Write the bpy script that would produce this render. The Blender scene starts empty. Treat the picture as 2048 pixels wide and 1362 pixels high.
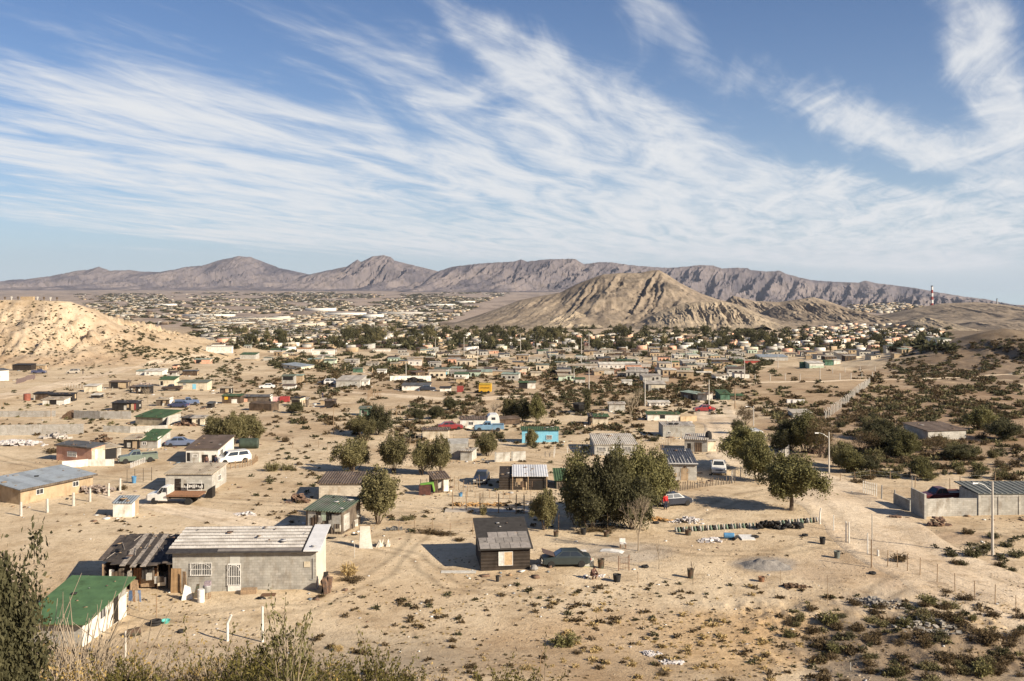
import bpy, bmesh, math, random
import numpy as np
from mathutils import Vector, Matrix
random.seed(7); RNG = np.random.default_rng(7)
R = math.radians
scene = bpy.context.scene
COL = scene.collection
# ------------------------------------------------------------------ camera, sky, sun, exposure
CAMZ = 25.0; F = 2000.0; CX = 1024.0; HY = 560.0          # photograph pixels (2048 x 1362)
cam_d = bpy.data.cameras.new('camera'); cam = bpy.data.objects.new('camera', cam_d); COL.objects.link(cam)
cam.location = (0, 0, CAMZ); cam.rotation_euler = (R(90), 0, 0)
cam_d.sensor_width = 36; cam_d.lens = 36 * F / 2048; cam_d.shift_y = -(681 - HY) / 2048
cam_d.clip_start = 0.5; cam_d.clip_end = 90000
scene.camera = cam
SUN_EL = 28.5; SUN_ROT = 122.0
scene.view_settings.view_transform = 'Standard'; scene.view_settings.look = 'None'
scene.view_settings.gamma = 1; scene.view_settings.use_curve_mapping = False
scene.view_settings.exposure = 0.88
sun_d = bpy.data.lights.new('sun', 'SUN'); sun_d.energy = 5.0; sun_d.angle = R(0.5); sun_d.color = (1, .88, .71)
sun = bpy.data.objects.new('sun', sun_d); COL.objects.link(sun)
sv = Vector((math.sin(R(SUN_ROT)) * math.cos(R(SUN_EL)), math.cos(R(SUN_ROT)) * math.cos(R(SUN_EL)), math.sin(R(SUN_EL))))
sun.rotation_euler = sv.to_track_quat('Z', 'Y').to_euler(); sun.location = (200, -100, 150)

def N(nt, typ, **kw):
    n = nt.nodes.new(typ)
    for k, v in kw.items():
        if k.startswith('i_'): n.inputs[int(k[2:])].default_value = v
        else: setattr(n, k, v)
    return n
def L(nt, a, ao, b, bi): nt.links.new(a.outputs[ao], b.inputs[bi])
def M(nt, op, a, b=None, c=None, clamp=False):
    n = nt.nodes.new('ShaderNodeMath'); n.operation = op; n.use_clamp = clamp
    for i, v in enumerate((a, b, c)):
        if v is None: continue
        if isinstance(v, (int, float)): n.inputs[i].default_value = v
        else: nt.links.new(v, n.inputs[i])
    return n.outputs[0]

world = bpy.data.worlds.new('World'); scene.world = world; world.use_nodes = True
nt = world.node_tree; nt.nodes.clear()
out = N(nt, 'ShaderNodeOutputWorld'); bg = N(nt, 'ShaderNodeBackground'); bg.inputs[1].default_value = 0.05
L(nt, bg, 0, out, 0)
sky = N(nt, 'ShaderNodeTexSky', sky_type='NISHITA', sun_disc=False, sun_elevation=R(SUN_EL), sun_rotation=R(SUN_ROT),
        altitude=1200, air_density=1.0, dust_density=0.6, ozone_density=2.2)
tc = N(nt, 'ShaderNodeTexCoord'); sep = N(nt, 'ShaderNodeSeparateXYZ'); L(nt, tc, 'Generated', sep, 0)
dx, dy, dz = sep.outputs[0], sep.outputs[1], sep.outputs[2]
zc = M(nt, 'MAXIMUM', dz, 0.004)
zz = M(nt, 'ADD', zc, 0.035)
u = M(nt, 'DIVIDE', dx, zz); v = M(nt, 'DIVIDE', dy, zz)
# streaks of cirrus run along one wind direction, 20 degrees east of north
ca, sa = math.cos(R(20.3)), math.sin(R(20.3))
al = M(nt, 'ADD', M(nt, 'MULTIPLY', u, sa), M(nt, 'MULTIPLY', v, ca))
cr = M(nt, 'SUBTRACT', M(nt, 'MULTIPLY', u, ca), M(nt, 'MULTIPLY', v, sa))
def cloudnoise(sx, sy, scale, det, rough, dist, off, sh=0):
    cmb = N(nt, 'ShaderNodeCombineXYZ'); nt.links.new(M(nt, 'MULTIPLY', al, sx), cmb.inputs[0]); nt.links.new(M(nt, 'MULTIPLY', M(nt, 'ADD', cr, M(nt, 'MULTIPLY', al, sh)), sy), cmb.inputs[1]); cmb.inputs[2].default_value = off
    n = N(nt, 'ShaderNodeTexNoise'); n.inputs['Scale'].default_value = scale; n.inputs['Detail'].default_value = det
    n.inputs['Roughness'].default_value = rough; n.inputs['Distortion'].default_value = dist
    L(nt, cmb, 0, n, 'Vector'); return n.outputs[0]
n1 = cloudnoise(.45, 1.6, 1.2, 8, .56, 1.7, 3.1, .10)
n2 = cloudnoise(.30, 1.5, .8, 6, .55, 1.3, 8.4)
n3 = cloudnoise(1.0, 3.6, 1.5, 7, .66, 1.9, 1.7, -.18)
# cloud banks placed in sky directions: (x/y, z/y) tangent coordinates, size, tilt, weight
hx = M(nt, 'DIVIDE', dx, M(nt, 'MAXIMUM', dy, .05)); hz = M(nt, 'DIVIDE', dz, M(nt, 'MAXIMUM', dy, .05))
banks = CLOUDS = [  # px, py, half length px, half width px, slope angle deg, weight
 (250,200,420,40,14,.9),(700,300,420,75,16,1.0),(330,330,520,70,8,1.0),(900,390,400,55,9,.9),(120,420,400,25,6,.7),
 (420,455,420,20,5,.6),(1000,85,230,35,36,1.0),(1180,180,260,45,26,1.0),(1330,40,110,50,45,1.05),(1250,300,330,75,16,.8),
 (1640,215,170,40,22,1.05),(1450,390,330,60,10,.85),(1440,450,360,28,6,.8),(1700,510,300,30,4,.8),(1300,480,300,22,4,.5),
 (1960,110,150,60,58,1.0),(1990,210,120,45,50,.9),(1960,340,190,50,25,1.0),(1860,420,170,30,8,.9),(1990,470,150,22,3,.6),
 (1740,375,90,22,15,.7),(520,60,300,22,14,.25),(860,180,260,55,30,.55),(60,260,300,40,8,.6),(1560,120,150,25,20,.3),
 (800,470,300,16,4,.45),(300,500,500,12,2,.3),(1050,420,250,30,8,.7),(600,370,350,40,7,.7),(900,500,300,12,3,.7),(1500,470,260,14,4,.6),(350,470,260,12,5,.5),(1750,515,220,14,2,.7),(1960,20,120,40,40,.5)]
acc = None
for (bx, by, hl, hw, ang, wgt) in banks:
    X0 = (bx - CX) / F; Z0 = (HY - by) / F; a = R(-ang)
    ddx = M(nt, 'SUBTRACT', hx, X0); ddz = M(nt, 'SUBTRACT', hz, Z0)
    p = M(nt, 'ADD', M(nt, 'MULTIPLY', ddx, math.cos(a) * F / hl), M(nt, 'MULTIPLY', ddz, math.sin(a) * F / hl))
    q = M(nt, 'ADD', M(nt, 'MULTIPLY', ddx, -math.sin(a) * F / hw), M(nt, 'MULTIPLY', ddz, math.cos(a) * F / hw))
    d2 = M(nt, 'ADD', M(nt, 'MULTIPLY', p, p), M(nt, 'MULTIPLY', q, q))
    g = M(nt, 'MULTIPLY', M(nt, 'EXPONENT', M(nt, 'MULTIPLY', d2, -.75)), wgt)
    acc = g if acc is None else M(nt, 'ADD', acc, g)
front = M(nt, 'MULTIPLY', M(nt, 'MINIMUM', acc, 1.0), M(nt, 'GREATER_THAN', dy, .05))
back = M(nt, 'MULTIPLY', M(nt, 'LESS_THAN', dy, .05), .5)
cov = M(nt, 'ADD', front, back)
nn = M(nt, 'ADD', M(nt, 'ADD', M(nt, 'MULTIPLY', n1, .55), M(nt, 'MULTIPLY', n2, .45)), M(nt, 'MULTIPLY', n3, .22))   # mean about .75
dens = M(nt, 'ADD', M(nt, 'MULTIPLY', cov, .72), M(nt, 'MULTIPLY', M(nt, 'MULTIPLY', M(nt, 'SUBTRACT', nn, .668), 2.6), M(nt, 'MULTIPLY', zc, 24.0, clamp=True)))
mask = N(nt, 'ShaderNodeMapRange', interpolation_type='SMOOTHERSTEP'); mask.inputs[1].default_value = -.08; mask.inputs[2].default_value = 1.05
mask.inputs[3].default_value = 0; mask.inputs[4].default_value = .93; nt.links.new(dens, mask.inputs[0])
mix = N(nt, 'ShaderNodeMix', data_type='RGBA'); mix.inputs[7].default_value = (9.2, 9.3, 9.4, 1)
tn = N(nt, 'ShaderNodeMix', data_type='RGBA', blend_type='MULTIPLY', i_0=1.0); L(nt, sky, 0, tn, 6); tn.inputs[7].default_value = (.60, .80, 1.06, 1)
lowair = N(nt, 'ShaderNodeMix', data_type='RGBA'); nt.links.new(M(nt, 'MULTIPLY', M(nt, 'EXPONENT', M(nt, 'MULTIPLY', zc, -9.0)), .78), lowair.inputs[0]); L(nt, tn, 2, lowair, 6); lowair.inputs[7].default_value = (7.0, 8.1, 8.8, 1)
L(nt, mask, 0, mix, 0); L(nt, lowair, 2, mix, 6); L(nt, mix, 2, bg, 0)

# ------------------------------------------------------------------ noise and terrain
_perm = np.random.default_rng(3).random((256, 256))
def vnoise(x, y):
    xi = np.floor(x).astype(int); yi = np.floor(y).astype(int); fx = x - xi; fy = y - yi
    fx = fx * fx * fx * (fx * (fx * 6 - 15) + 10); fy = fy * fy * fy * (fy * (fy * 6 - 15) + 10)
    g = lambda a, b: _perm[a & 255, b & 255]
    return (g(xi, yi) * (1 - fx) + g(xi + 1, yi) * fx) * (1 - fy) + (g(xi, yi + 1) * (1 - fx) + g(xi + 1, yi + 1) * fx) * fy
def fbm(x, y, o=4, lac=2.03, gain=.5):
    s = 0; a = 1; t = 0
    for i in range(o):
        s = s + a * vnoise(x + 17.3 * i, y - 9.1 * i); t += a; a *= gain; x = x * lac; y = y * lac
    return s / t
def ridged(x, y, o=4):
    s = 0; a = 1; t = 0
    for i in range(o):
        s = s + a * (1 - np.abs(2 * vnoise(x + 31.7 * i, y + 5.3 * i) - 1)); t += a; a *= .5; x = x * 2.1; y = y * 2.1
    return s / t
def sstep(a, b, x):
    t = np.clip((x - a) / (b - a), 0, 1); return t * t * (3 - 2 * t)
_PT = [(-400, 23.4), (0, 23.4), (12, 20), (25, 13), (40, 5.6), (50, 2.3), (58, .7), (66, 0), (100, 0), (150, -.8), (200, -2.2), (250, -4), (330, -7.5),
       (400, -11), (500, -15.5), (640, -20), (900, -28), (1300, -38), (2100, -60), (4000, -85), (8000, -100), (13000, -100), (60000, -60)]
_py = np.concatenate([np.linspace(-400, 200, 600), np.geomspace(201, 60000, 900)])
_pz = np.interp(_py, [a for a, b in _PT], [b for a, b in _PT])
_k = np.hanning(15); _k /= _k.sum(); _pz = np.convolve(np.pad(_pz, 7, 'edge'), _k, 'valid')
def prof(Y): return np.interp(Y, _py, _pz)
class Hill:
    def __init__(s, pts, Y0, Wf, Wb, rib=.25, lam=40, pw=1.0, top=0, wob=.1, seed=0, skew=0):
        s.px = np.array([p[0] for p in pts], float); s.X = (s.px - CX) / F * Y0
        s.z = CAMZ - (np.array([p[1] for p in pts], float) - HY) / F * Y0
        s.Y0, s.Wf, s.Wb, s.rib, s.lam, s.pw, s.top, s.wob, s.seed, s.skew = Y0, Wf, Wb, rib, lam, pw, top, wob, seed, skew
    def h(s, X, Y):
        b = prof(Y)
        o = s.seed * 13.7
        u = (s.Y0 - Y) / s.Wf; ub = (Y - s.Y0) / s.Wb
        w = s.wob * (fbm(X / (s.lam * 3) + o, Y / (s.lam * 3), 3) - .5) * 2
        uu = np.where(u > 0, np.clip(u * (1 + w) - s.top, 0, 1), np.clip(ub, 0, 1))
        zr = np.interp(X, s.X, s.z) + 0 * Y
        zr = zr + (ridged(X / (s.lam * .45) + o, 0 * X + o, 3) - .62) * s.rib * .10 * s.lam
        zb = float(prof(s.Y0)) - getattr(s, 'low', 0) * sstep(.10, .30, X / s.Y0) + 0 * Y; b = b - getattr(s, 'low', 0) * sstep(.10, .30, X / s.Y0)
        pr = (1 - uu) ** s.pw
        pr = pr * pr * (3 - 2 * pr) * .45 + pr * .55
        rise = np.maximum(zr - zb, 0)
        Xw = X + s.skew * uu * s.Wf + (fbm(X / s.lam + 3 + o, Y / s.lam, 3) - .5) * s.lam * .8
        g = 1 - ridged(Xw / s.lam + o, uu * 1.3 + o, 4)          # gullies
        g2 = fbm(X / (s.lam * .25), Y / (s.lam * .25), 3) - .5
        cut = s.rib * rise * (g * 1.6 * np.clip(uu * 5, 0, 1) * (1 - uu * .55) + g2 * .12 * np.clip(uu * 6, 0, 1))
        z = b + rise * pr - cut * np.clip(pr * 3, 0, 1)
        edge = (X < s.X[0]) | (X > s.X[-1]) | (uu >= 1)
        return np.where(edge, b - 6, z - np.where(uu > .93, (uu - .93) * 30, 0))
G_HILLS = [Hill([(-900, 640), (-300, 600), (0, 601), (60, 600), (140, 603), (172, 614), (230, 650), (310, 684), (380, 706), (440, 722), (500, 735)], 500, 85, 260, .34, 9, .9, .05, .15, 1),
           Hill([(1640, 745), (1720, 730), (1800, 716), (1850, 702), (1900, 690), (1940, 674), (1972, 664), (2005, 656), (2048, 662), (2200, 640), (2500, 650), (2900, 740)], 420, 150, 200, .22, 16, 1.3, .0, .2, 2)]
def groundz(X, Y):
    X = np.asarray(X, float); Y = np.asarray(Y, float)
    z = prof(Y) + 0 * X
    z = z - sstep(.13, .30, X / np.maximum(Y, 10)) * np.maximum(Y - 2600, 0) * .0245      # the plain falls away to the north-east
    far = np.clip((Y - 110) / 200, 0, 1)
    z = z + (fbm(X / 34 + 5, Y / 34 + 9, 3) - .5) * 1.5 * far * np.clip((1500 - Y) / 600, 0, 1)
    z = z + (fbm(X / 9 + 1, Y / 9 + 2, 3) - .5) * .36 * np.clip((Y - 50) / 30, .3, 1) * np.clip((900 - Y) / 400, 0, 1)
    # rough diggings in the right foreground
    m = np.exp(-(((X - 33) / 13) ** 2 + ((Y - 70) / 9) ** 2))
    z = z + m * (ridged(X / 5, Y / 5, 4) - .60) * 2.1
    m2 = np.exp(-(((X - 19) / 5) ** 2 + ((Y - 75) / 3.5) ** 2)); z = z + m2 * (ridged(X / 3 + 4, Y / 3, 3) - .6) * .9
    # a shallow spur running down from the camera's hill on the left
    z = z + 1.2 * np.exp(-(((X + 4) / 9) ** 2 + ((Y - 58) / 7) ** 2))
    return hillmax(z, X, Y, G_HILLS, .5)
def hillmax(z, X, Y, hs, nz=0):
    z = np.array(z, float); X = X + 0 * z; Y = Y + 0 * z
    for h in hs:
        m = (X > h.X[0]) & (X < h.X[-1]) & (Y > h.Y0 - h.Wf) & (Y < h.Y0 + h.Wb)
        if m.any():
            x, y = X[m], Y[m]; v = h.h(x, y)
            if nz: v = v + (fbm(x / 7, y / 7, 3) - .5) * nz
            z[m] = np.maximum(z[m], v)
    return z
F_HILLS = [
 Hill([(840, 664), (880, 655), (920, 642), (960, 629), (1000, 615), (1040, 600), (1080, 592), (1120, 585), (1150, 570), (1180, 558), (1205, 549), (1240, 546), (1280, 546), (1300, 541), (1318, 540), (1335, 549), (1360, 566), (1400, 586), (1440, 600), (1480, 610), (1540, 640), (1580, 660)], 1600, 330, 300, .12, 14, 1.2, 0, .25, 3, .3),
 Hill([(1250, 662), (1290, 640), (1320, 622), (1360, 608), (1400, 602), (1440, 602), (1480, 611), (1520, 630), (1550, 648), (1580, 665)], 1330, 110, 200, .22, 9, .7, 0, .2, 4),
 Hill([(1010, 668), (1060, 648), (1100, 634), (1150, 622), (1200, 640), (1250, 655), (1300, 668)], 1400, 120, 150, .26, 9, .9, 0, .25, 5, .4),
 Hill([(1490, 668), (1520, 632), (1550, 612), (1580, 604), (1620, 601), (1660, 608), (1700, 618), (1750, 630), (1800, 652)], 1750, 260, 250, .26, 14, 1.0, 0, .25, 6),
 Hill([(1420, 640), (1440, 612), (1465, 591), (1485, 596), (1510, 602), (1560, 604), (1600, 598), (1625, 594), (1650, 600), (1700, 618), (1760, 640)], 2300, 300, 250, .28, 18, 1.0, 0, .25, 7),
 Hill([(1660, 668), (1720, 648), (1780, 632), (1820, 619), (1880, 607), (1950, 604), (2000, 608), (2048, 617), (2200, 640), (2400, 670)], 2000, 420, 300, .18, 20, .9, 0, .2, 8),
 Hill([(1765, 674), (1790, 658), (1820, 641), (1850, 633), (1880, 640), (1905, 656), (1925, 674)], 1280, 90, 120, .26, 10, .65, 0, .2, 9),
 Hill([(1890, 676), (1920, 655), (1950, 644), (1990, 641), (2048, 645), (2150, 660), (2250, 690)], 1340, 110, 150, .26, 12, .7, 0, .2, 10),
]
def allz(X, Y):
    return hillmax(groundz(X, Y), np.asarray(X, float), np.asarray(Y, float), F_HILLS)
# where each line of sight meets the terrain, tabulated
_T = np.concatenate([np.geomspace(44, 400, 1100), np.geomspace(401, 12000, 900)]); _CP = np.arange(-240, 2400, 8.0)
_cx, _ct = np.meshgrid((_CP - CX) / F, _T); _cz = allz(_cx * _ct, _ct)
_env = np.minimum.accumulate(HY + F * (CAMZ - _cz) / _ct, axis=0)
def at(px, py):
    c = min(max((px - _CP[0]) / 8.0, 0), len(_CP) - 1.001); i = int(c); f = c - i; t = 0
    for j, w in ((i, 1 - f), (i + 1, f)): t += w * float(np.interp(-py, -_env[:, j], _T))
    return Vector(((px - CX) / F * t, t, CAMZ - (py - HY) / F * t))
def gz(x, y): return float(groundz(np.array([x]), np.array([y]))[0])
def topx(v): return (CX + F * v[0] / v[1], HY + F * (CAMZ - v[2]) / v[1])

# ------------------------------------------------------------------ materials
def newmat(name):
    m = bpy.data.materials.new(name); m.use_nodes = True; nt = m.node_tree; nt.nodes.clear()
    o = N(nt, 'ShaderNodeOutputMaterial'); b = N(nt, 'ShaderNodeBsdfPrincipled'); L(nt, b, 0, o, 0); return m, nt, b
def rgb(c): return (c[0], c[1], c[2], 1)
MATS = {}
def mat(name, c, c2=None, sc=2.0, rough=.85, pat=None, bump=.0, metal=0, spec=.3, rnd=.0, psc=1.0, island=False, stain=False):
    if name in MATS: return MATS[name]
    m, nt, b = newmat(name); b.inputs['Roughness'].default_value = rough; b.inputs['Metallic'].default_value = metal
    b.inputs['Specular IOR Level'].default_value = spec
    tc = N(nt, 'ShaderNodeTexCoord')
    if c2 is None: c2 = tuple(x * .72 for x in c)
    n = N(nt, 'ShaderNodeTexNoise'); n.inputs['Scale'].default_value = sc; n.inputs['Detail'].default_value = 7; n.inputs['Roughness'].default_value = .62
    L(nt, tc, 'Object', n, 'Vector')
    r = N(nt, 'ShaderNodeValToRGB'); r.color_ramp.elements[0].position = .36; r.color_ramp.elements[1].position = .66
    r.color_ramp.elements[0].color = rgb(c2); r.color_ramp.elements[1].color = rgb(c); L(nt, n, 0, r, 0)
    colo = r.outputs[0]; hgt = n.outputs[0]
    if pat:
        sp = N(nt, 'ShaderNodeSeparateXYZ'); L(nt, tc, 'Object', sp, 0)
        cm = N(nt, 'ShaderNodeCombineXYZ'); nt.links.new(M(nt, 'ADD', sp.outputs[0], sp.outputs[1]), cm.inputs[0]); nt.links.new(sp.outputs[2], cm.inputs[1])
        if pat == 'block':
            bt = N(nt, 'ShaderNodeTexBrick'); L(nt, cm, 0, bt, 'Vector'); bt.inputs['Scale'].default_value = 1
            bt.inputs['Brick Width'].default_value = .42 * psc; bt.inputs['Row Height'].default_value = .21 * psc; bt.inputs['Mortar Size'].default_value = .012
            bt.inputs['Color1'].default_value = (1, 1, 1, 1); bt.inputs['Color2'].default_value = (.78, .78, .77, 1); bt.inputs['Mortar'].default_value = (.70, .69, .67, 1)
            src = bt.outputs[0]
        elif pat in ('corrx', 'plank', 'corry', 'boards'):
            ax = {'corrx': sp.outputs[0], 'corry': sp.outputs[1], 'plank': cm.outputs[0], 'boards': sp.outputs[2]}[pat]
            if pat == 'plank': ax = M(nt, 'ADD', sp.outputs[0], sp.outputs[1])
            wv = M(nt, 'SINE', M(nt, 'MULTIPLY', ax, 2 * math.pi / (.3 * psc)))
            big = N(nt, 'ShaderNodeTexWhiteNoise', noise_dimensions='1D'); nt.links.new(M(nt, 'FLOOR', M(nt, 'MULTIPLY', ax, 1 / (.9 * psc))), big.inputs['W'])
            v1 = M(nt, 'ADD', M(nt, 'MULTIPLY', wv, .10), M(nt, 'ADD', M(nt, 'MULTIPLY', big.outputs[0], .22), .74))
            cc = N(nt, 'ShaderNodeCombineColor'); [nt.links.new(v1, cc.inputs[k]) for k in range(3)]
            src = cc.outputs[0]; hgt = wv
        mx = N(nt, 'ShaderNodeMix', data_type='RGBA', blend_type='MULTIPLY'); mx.inputs[0].default_value = 1
        nt.links.new(colo, mx.inputs[6]); nt.links.new(src, mx.inputs[7]); colo = mx.outputs[2]
    if pat or stain:
        mp = N(nt, 'ShaderNodeMapping'); mp.inputs['Scale'].default_value = (1.3, 1.3, .45) if pat in ('block', 'plank', 'boards', None) else (.5, .5, .5); L(nt, tc, 'Object', mp, 0)
        ns = N(nt, 'ShaderNodeTexNoise'); ns.inputs['Scale'].default_value = 1.1; ns.inputs['Detail'].default_value = 8; ns.inputs['Roughness'].default_value = .72; L(nt, mp, 0, ns, 'Vector')
        ms_ = N(nt, 'ShaderNodeMapRange'); ms_.inputs[1].default_value = .50; ms_.inputs[2].default_value = .68; ms_.inputs[4].default_value = .75; L(nt, ns, 0, ms_, 0)
        mw = N(nt, 'ShaderNodeMix', data_type='RGBA', blend_type='MULTIPLY'); L(nt, ms_, 0, mw, 0); nt.links.new(colo, mw.inputs[6]); mw.inputs[7].default_value = (.62, .54, .45, 1); colo = mw.outputs[2]
    if rnd or island:
        if island:
            gi = N(nt, 'ShaderNodeNewGeometry'); rv = gi.outputs['Random Per Island']
        else:
            oi = N(nt, 'ShaderNodeObjectInfo'); rv = oi.outputs['Random']
        hs = N(nt, 'ShaderNodeHueSaturation'); nt.links.new(colo, hs.inputs['Color'])
        nt.links.new(M(nt, 'ADD', M(nt, 'MULTIPLY', rv, rnd * 2), 1 - rnd), hs.inputs['Value'])
        nt.links.new(M(nt, 'ADD', M(nt, 'MULTIPLY', rv, rnd * .07), .5 - rnd * .035), hs.inputs['Hue'])
        colo = hs.outputs[0]
    nt.links.new(colo, b.inputs['Base Color'])
    if bump:
        bp = N(nt, 'ShaderNodeBump'); bp.inputs['Strength'].default_value = min(1, bump); bp.inputs['Distance'].default_value = .06
        nt.links.new(hgt, bp.inputs['Height']); L(nt, bp, 0, b, 'Normal')
    MATS[name] = m; return m
def wallmat(k):
    T = {'W': ((.74, .72, .66), (.56, .53, .46)), 'C': ((.62, .55, .42), (.45, .39, .29)), 'G': ((.43, .41, .365), (.31, .295, .265)), 'L': ((.52, .50, .45), (.38, .36, .32)),
         'T': ((.44, .33, .21), (.33, .25, .16)), 'B': ((.15, .10, .065), (.07, .05, .035)), 'K': ((.035, .030, .027), (.018, .016, .015)),
         'S': ((.72, .43, .30), (.60, .34, .23)), 'U': ((.22, .50, .62), (.16, .40, .52)), 'E': ((.12, .22, .15), (.06, .12, .08)), 'P': ((.46, .54, .42), (.36, .42, .33)),
         'R': ((.36, .06, .05), (.22, .05, .04)), 'Y': ((.80, .50, .05), (.6, .36, .04)), 'D': ((.20, .16, .12), (.09, .07, .055)), 'N': ((.060, .045, .035), (.032, .025, .02))}
    a, b2 = T[k]
    pat = 'block' if k in 'GL' else ('plank' if k in 'BKDE' else ('boards' if k == 'N' else None))
    return mat('wall_' + k, a, b2, 1.1, .9, pat, .35, rnd=.10, stain=True)
def roofmat(k):
    T = {'g': ((.07, .125, .05), (.05, .09, .038)), 'k': ((.05, .045, .045), (.025, .023, .022)), 'l': ((.53, .48, .41), (.34, .30, .25)), 'b': ((.17, .125, .095), (.10, .07, .05)),
         's': ((.30, .34, .37), (.26, .29, .32)), 't': ((.36, .43, .36), (.22, .28, .22)), 'w': ((.74, .69, .60), (.50, .46, .39)), 'd': ((.14, .14, .14), (.075, .075, .075)), 'c': ((.55, .46, .34), (.38, .31, .22)),
         'o': ((.50, .24, .09), (.35, .16, .07)), 'm': ((.20, .19, .16), (.10, .14, .09))}
    a, b2 = T[k]
    return mat('roof_' + k, a, b2, .7, .7, 'corrx', .5, rnd=.10)

# ------------------------------------------------------------------ mesh building
class MB:
    def __init__(s): s.v = []; s.f = []; s.m = []
    def add(s, vs, fs, mi=0):
        o = len(s.v); s.v += [tuple(p) for p in vs]; s.f += [tuple(i + o for i in f) for f in fs]; s.m += [mi] * len(fs); return s
    def box(s, x0, x1, y0, y1, z0, z1, mi=0, M4=None):
        vs = [Vector((x, y, z)) for z in (z0, z1) for y in (y0, y1) for x in (x0, x1)]
        if M4 is not None: vs = [M4 @ p for p in vs]
        return s.add(vs, [(0, 2, 3, 1), (4, 5, 7, 6), (0, 1, 5, 4), (2, 6, 7, 3), (0, 4, 6, 2), (1, 3, 7, 5)], mi)
    def hexa(s, b, t, mi=0):   # bottom four (ccw) and top four
        return s.add(list(b) + list(t), [(3, 2, 1, 0), (4, 5, 6, 7), (0, 1, 5, 4), (1, 2, 6, 5), (2, 3, 7, 6), (3, 0, 4, 7)], mi)
    def tube(s, p0, p1, r0, r1=None, n=6, mi=0, cap=True):
        p0 = Vector(p0); p1 = Vector(p1); r1 = r0 if r1 is None else r1; d = (p1 - p0)
        if d.length < 1e-6: return s
        q = d.to_track_quat('Z', 'Y'); vs = []
        for p, r in ((p0, r0), (p1, r1)):
            for k in range(n):
                a = 2 * math.pi * k / n; vs.append(p + q @ Vector((math.cos(a) * r, math.sin(a) * r, 0)))
        fs = [(k, (k + 1) % n, n + (k + 1) % n, n + k) for k in range(n)]
        if cap: fs += [tuple(range(n - 1, -1, -1)), tuple(range(n, 2 * n))]
        return s.add(vs, fs, mi)
    def path(s, pts, r0, r1, n=5, mi=0):
        k = len(pts) - 1
        for i in range(k): s.tube(pts[i], pts[i + 1], r0 + (r1 - r0) * i / k, r0 + (r1 - r0) * (i + 1) / k, n, mi)
        return s
    def prism(s, poly, ax, a0, a1, mi=0):  # polygon in the plane across axis ax
        n = len(poly); vs = []
        for a in (a0, a1):
            for (p, q) in poly: vs.append((a, p, q) if ax == 'x' else ((p, a, q) if ax == 'y' else (p, q, a)))
        fs = [(k, (k + 1) % n, n + (k + 1) % n, n + k) for k in range(n)] + [tuple(range(n - 1, -1, -1)), tuple(range(n, 2 * n))]
        return s.add(vs, fs, mi)
    def lathe(s, prof_, n=12, c=(0, 0, 0), mi=0, q=None):
        vs = []; c = Vector(c)
        for (r, z) in prof_:
            for k in range(n):
                a = 2 * math.pi * k / n; p = Vector((r * math.cos(a), r * math.sin(a), z)); vs.append(c + (q @ p if q else p))
        fs = []
        for i in range(len(prof_) - 1):
            for k in range(n): fs.append((i * n + k, i * n + (k + 1) % n, (i + 1) * n + (k + 1) % n, (i + 1) * n + k))
        fs += [tuple(range(n - 1, -1, -1)), tuple((len(prof_) - 1) * n + k for k in range(n))]
        return s.add(vs, fs, mi)
    def mesh(s, name, mats):
        me = bpy.data.meshes.new(name); me.from_pydata(s.v, [], s.f)
        for m in (mats if isinstance(mats, (list, tuple)) else [mats]): me.materials.append(m)
        if any(s.m): me.polygons.foreach_set('material_index', s.m)
        me.update(); return me
    def build(s, name, mats, parent=None, smooth=False):
        me = s.mesh(name, mats)
        if smooth: me.polygons.foreach_set('use_smooth', [True] * len(me.polygons))
        o = bpy.data.objects.new(name, me); COL.objects.link(o)
        if parent is not None: o.parent = parent
        return o
def npmesh(name, V, Fq, mats, mi=None, smooth=False, tri=False):
    me = bpy.data.meshes.new(name); n = len(V); k = 3 if tri else 4; Fq = np.asarray(Fq, np.int32)
    me.vertices.add(n); me.vertices.foreach_set('co', np.asarray(V, np.float32).ravel())
    me.loops.add(len(Fq) * k); me.loops.foreach_set('vertex_index', Fq.ravel())
    me.polygons.add(len(Fq)); me.polygons.foreach_set('loop_start', np.arange(0, len(Fq) * k, k, dtype=np.int32)); me.polygons.foreach_set('loop_total', np.full(len(Fq), k, np.int32))
    for m in (mats if isinstance(mats, (list, tuple)) else [mats]): me.materials.append(m)
    if mi is not None: me.polygons.foreach_set('material_index', np.asarray(mi, np.int32))
    if smooth: me.polygons.foreach_set('use_smooth', np.ones(len(Fq), bool))
    me.update(calc_edges=True); return me
def link(name, me, parent=None):
    o = bpy.data.objects.new(name, me); COL.objects.link(o)
    if parent is not None: o.parent = parent
    return o
REG = []      # things whose label still needs the words that single it out
MARKS = []    # landmarks (px, py, words)
def thing(name, label, cat, loc=(0, 0, 0), rz=0, group=None):
    o = bpy.data.objects.new(name, None); COL.objects.link(o); o.location = loc; o.rotation_euler = (0, 0, rz); o.empty_display_size = .3
    return tag(o, label, cat, group)
def tag(o, label, cat, group=None):
    o['label'] = label; o['category'] = cat
    if group: o['group'] = group
    return o
def auto(o, desc, cat, px, py, group): o['category'] = cat; o['group'] = group; REG.append((o, desc, px, py)); return o
def struct(o): o['kind'] = 'structure'; return o
def copy_tree(o, parent=None):
    c = o.copy(); COL.objects.link(c)
    if parent is not None: c.parent = parent
    for ch in list(o.children): copy_tree(ch, c)
    return c
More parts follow.
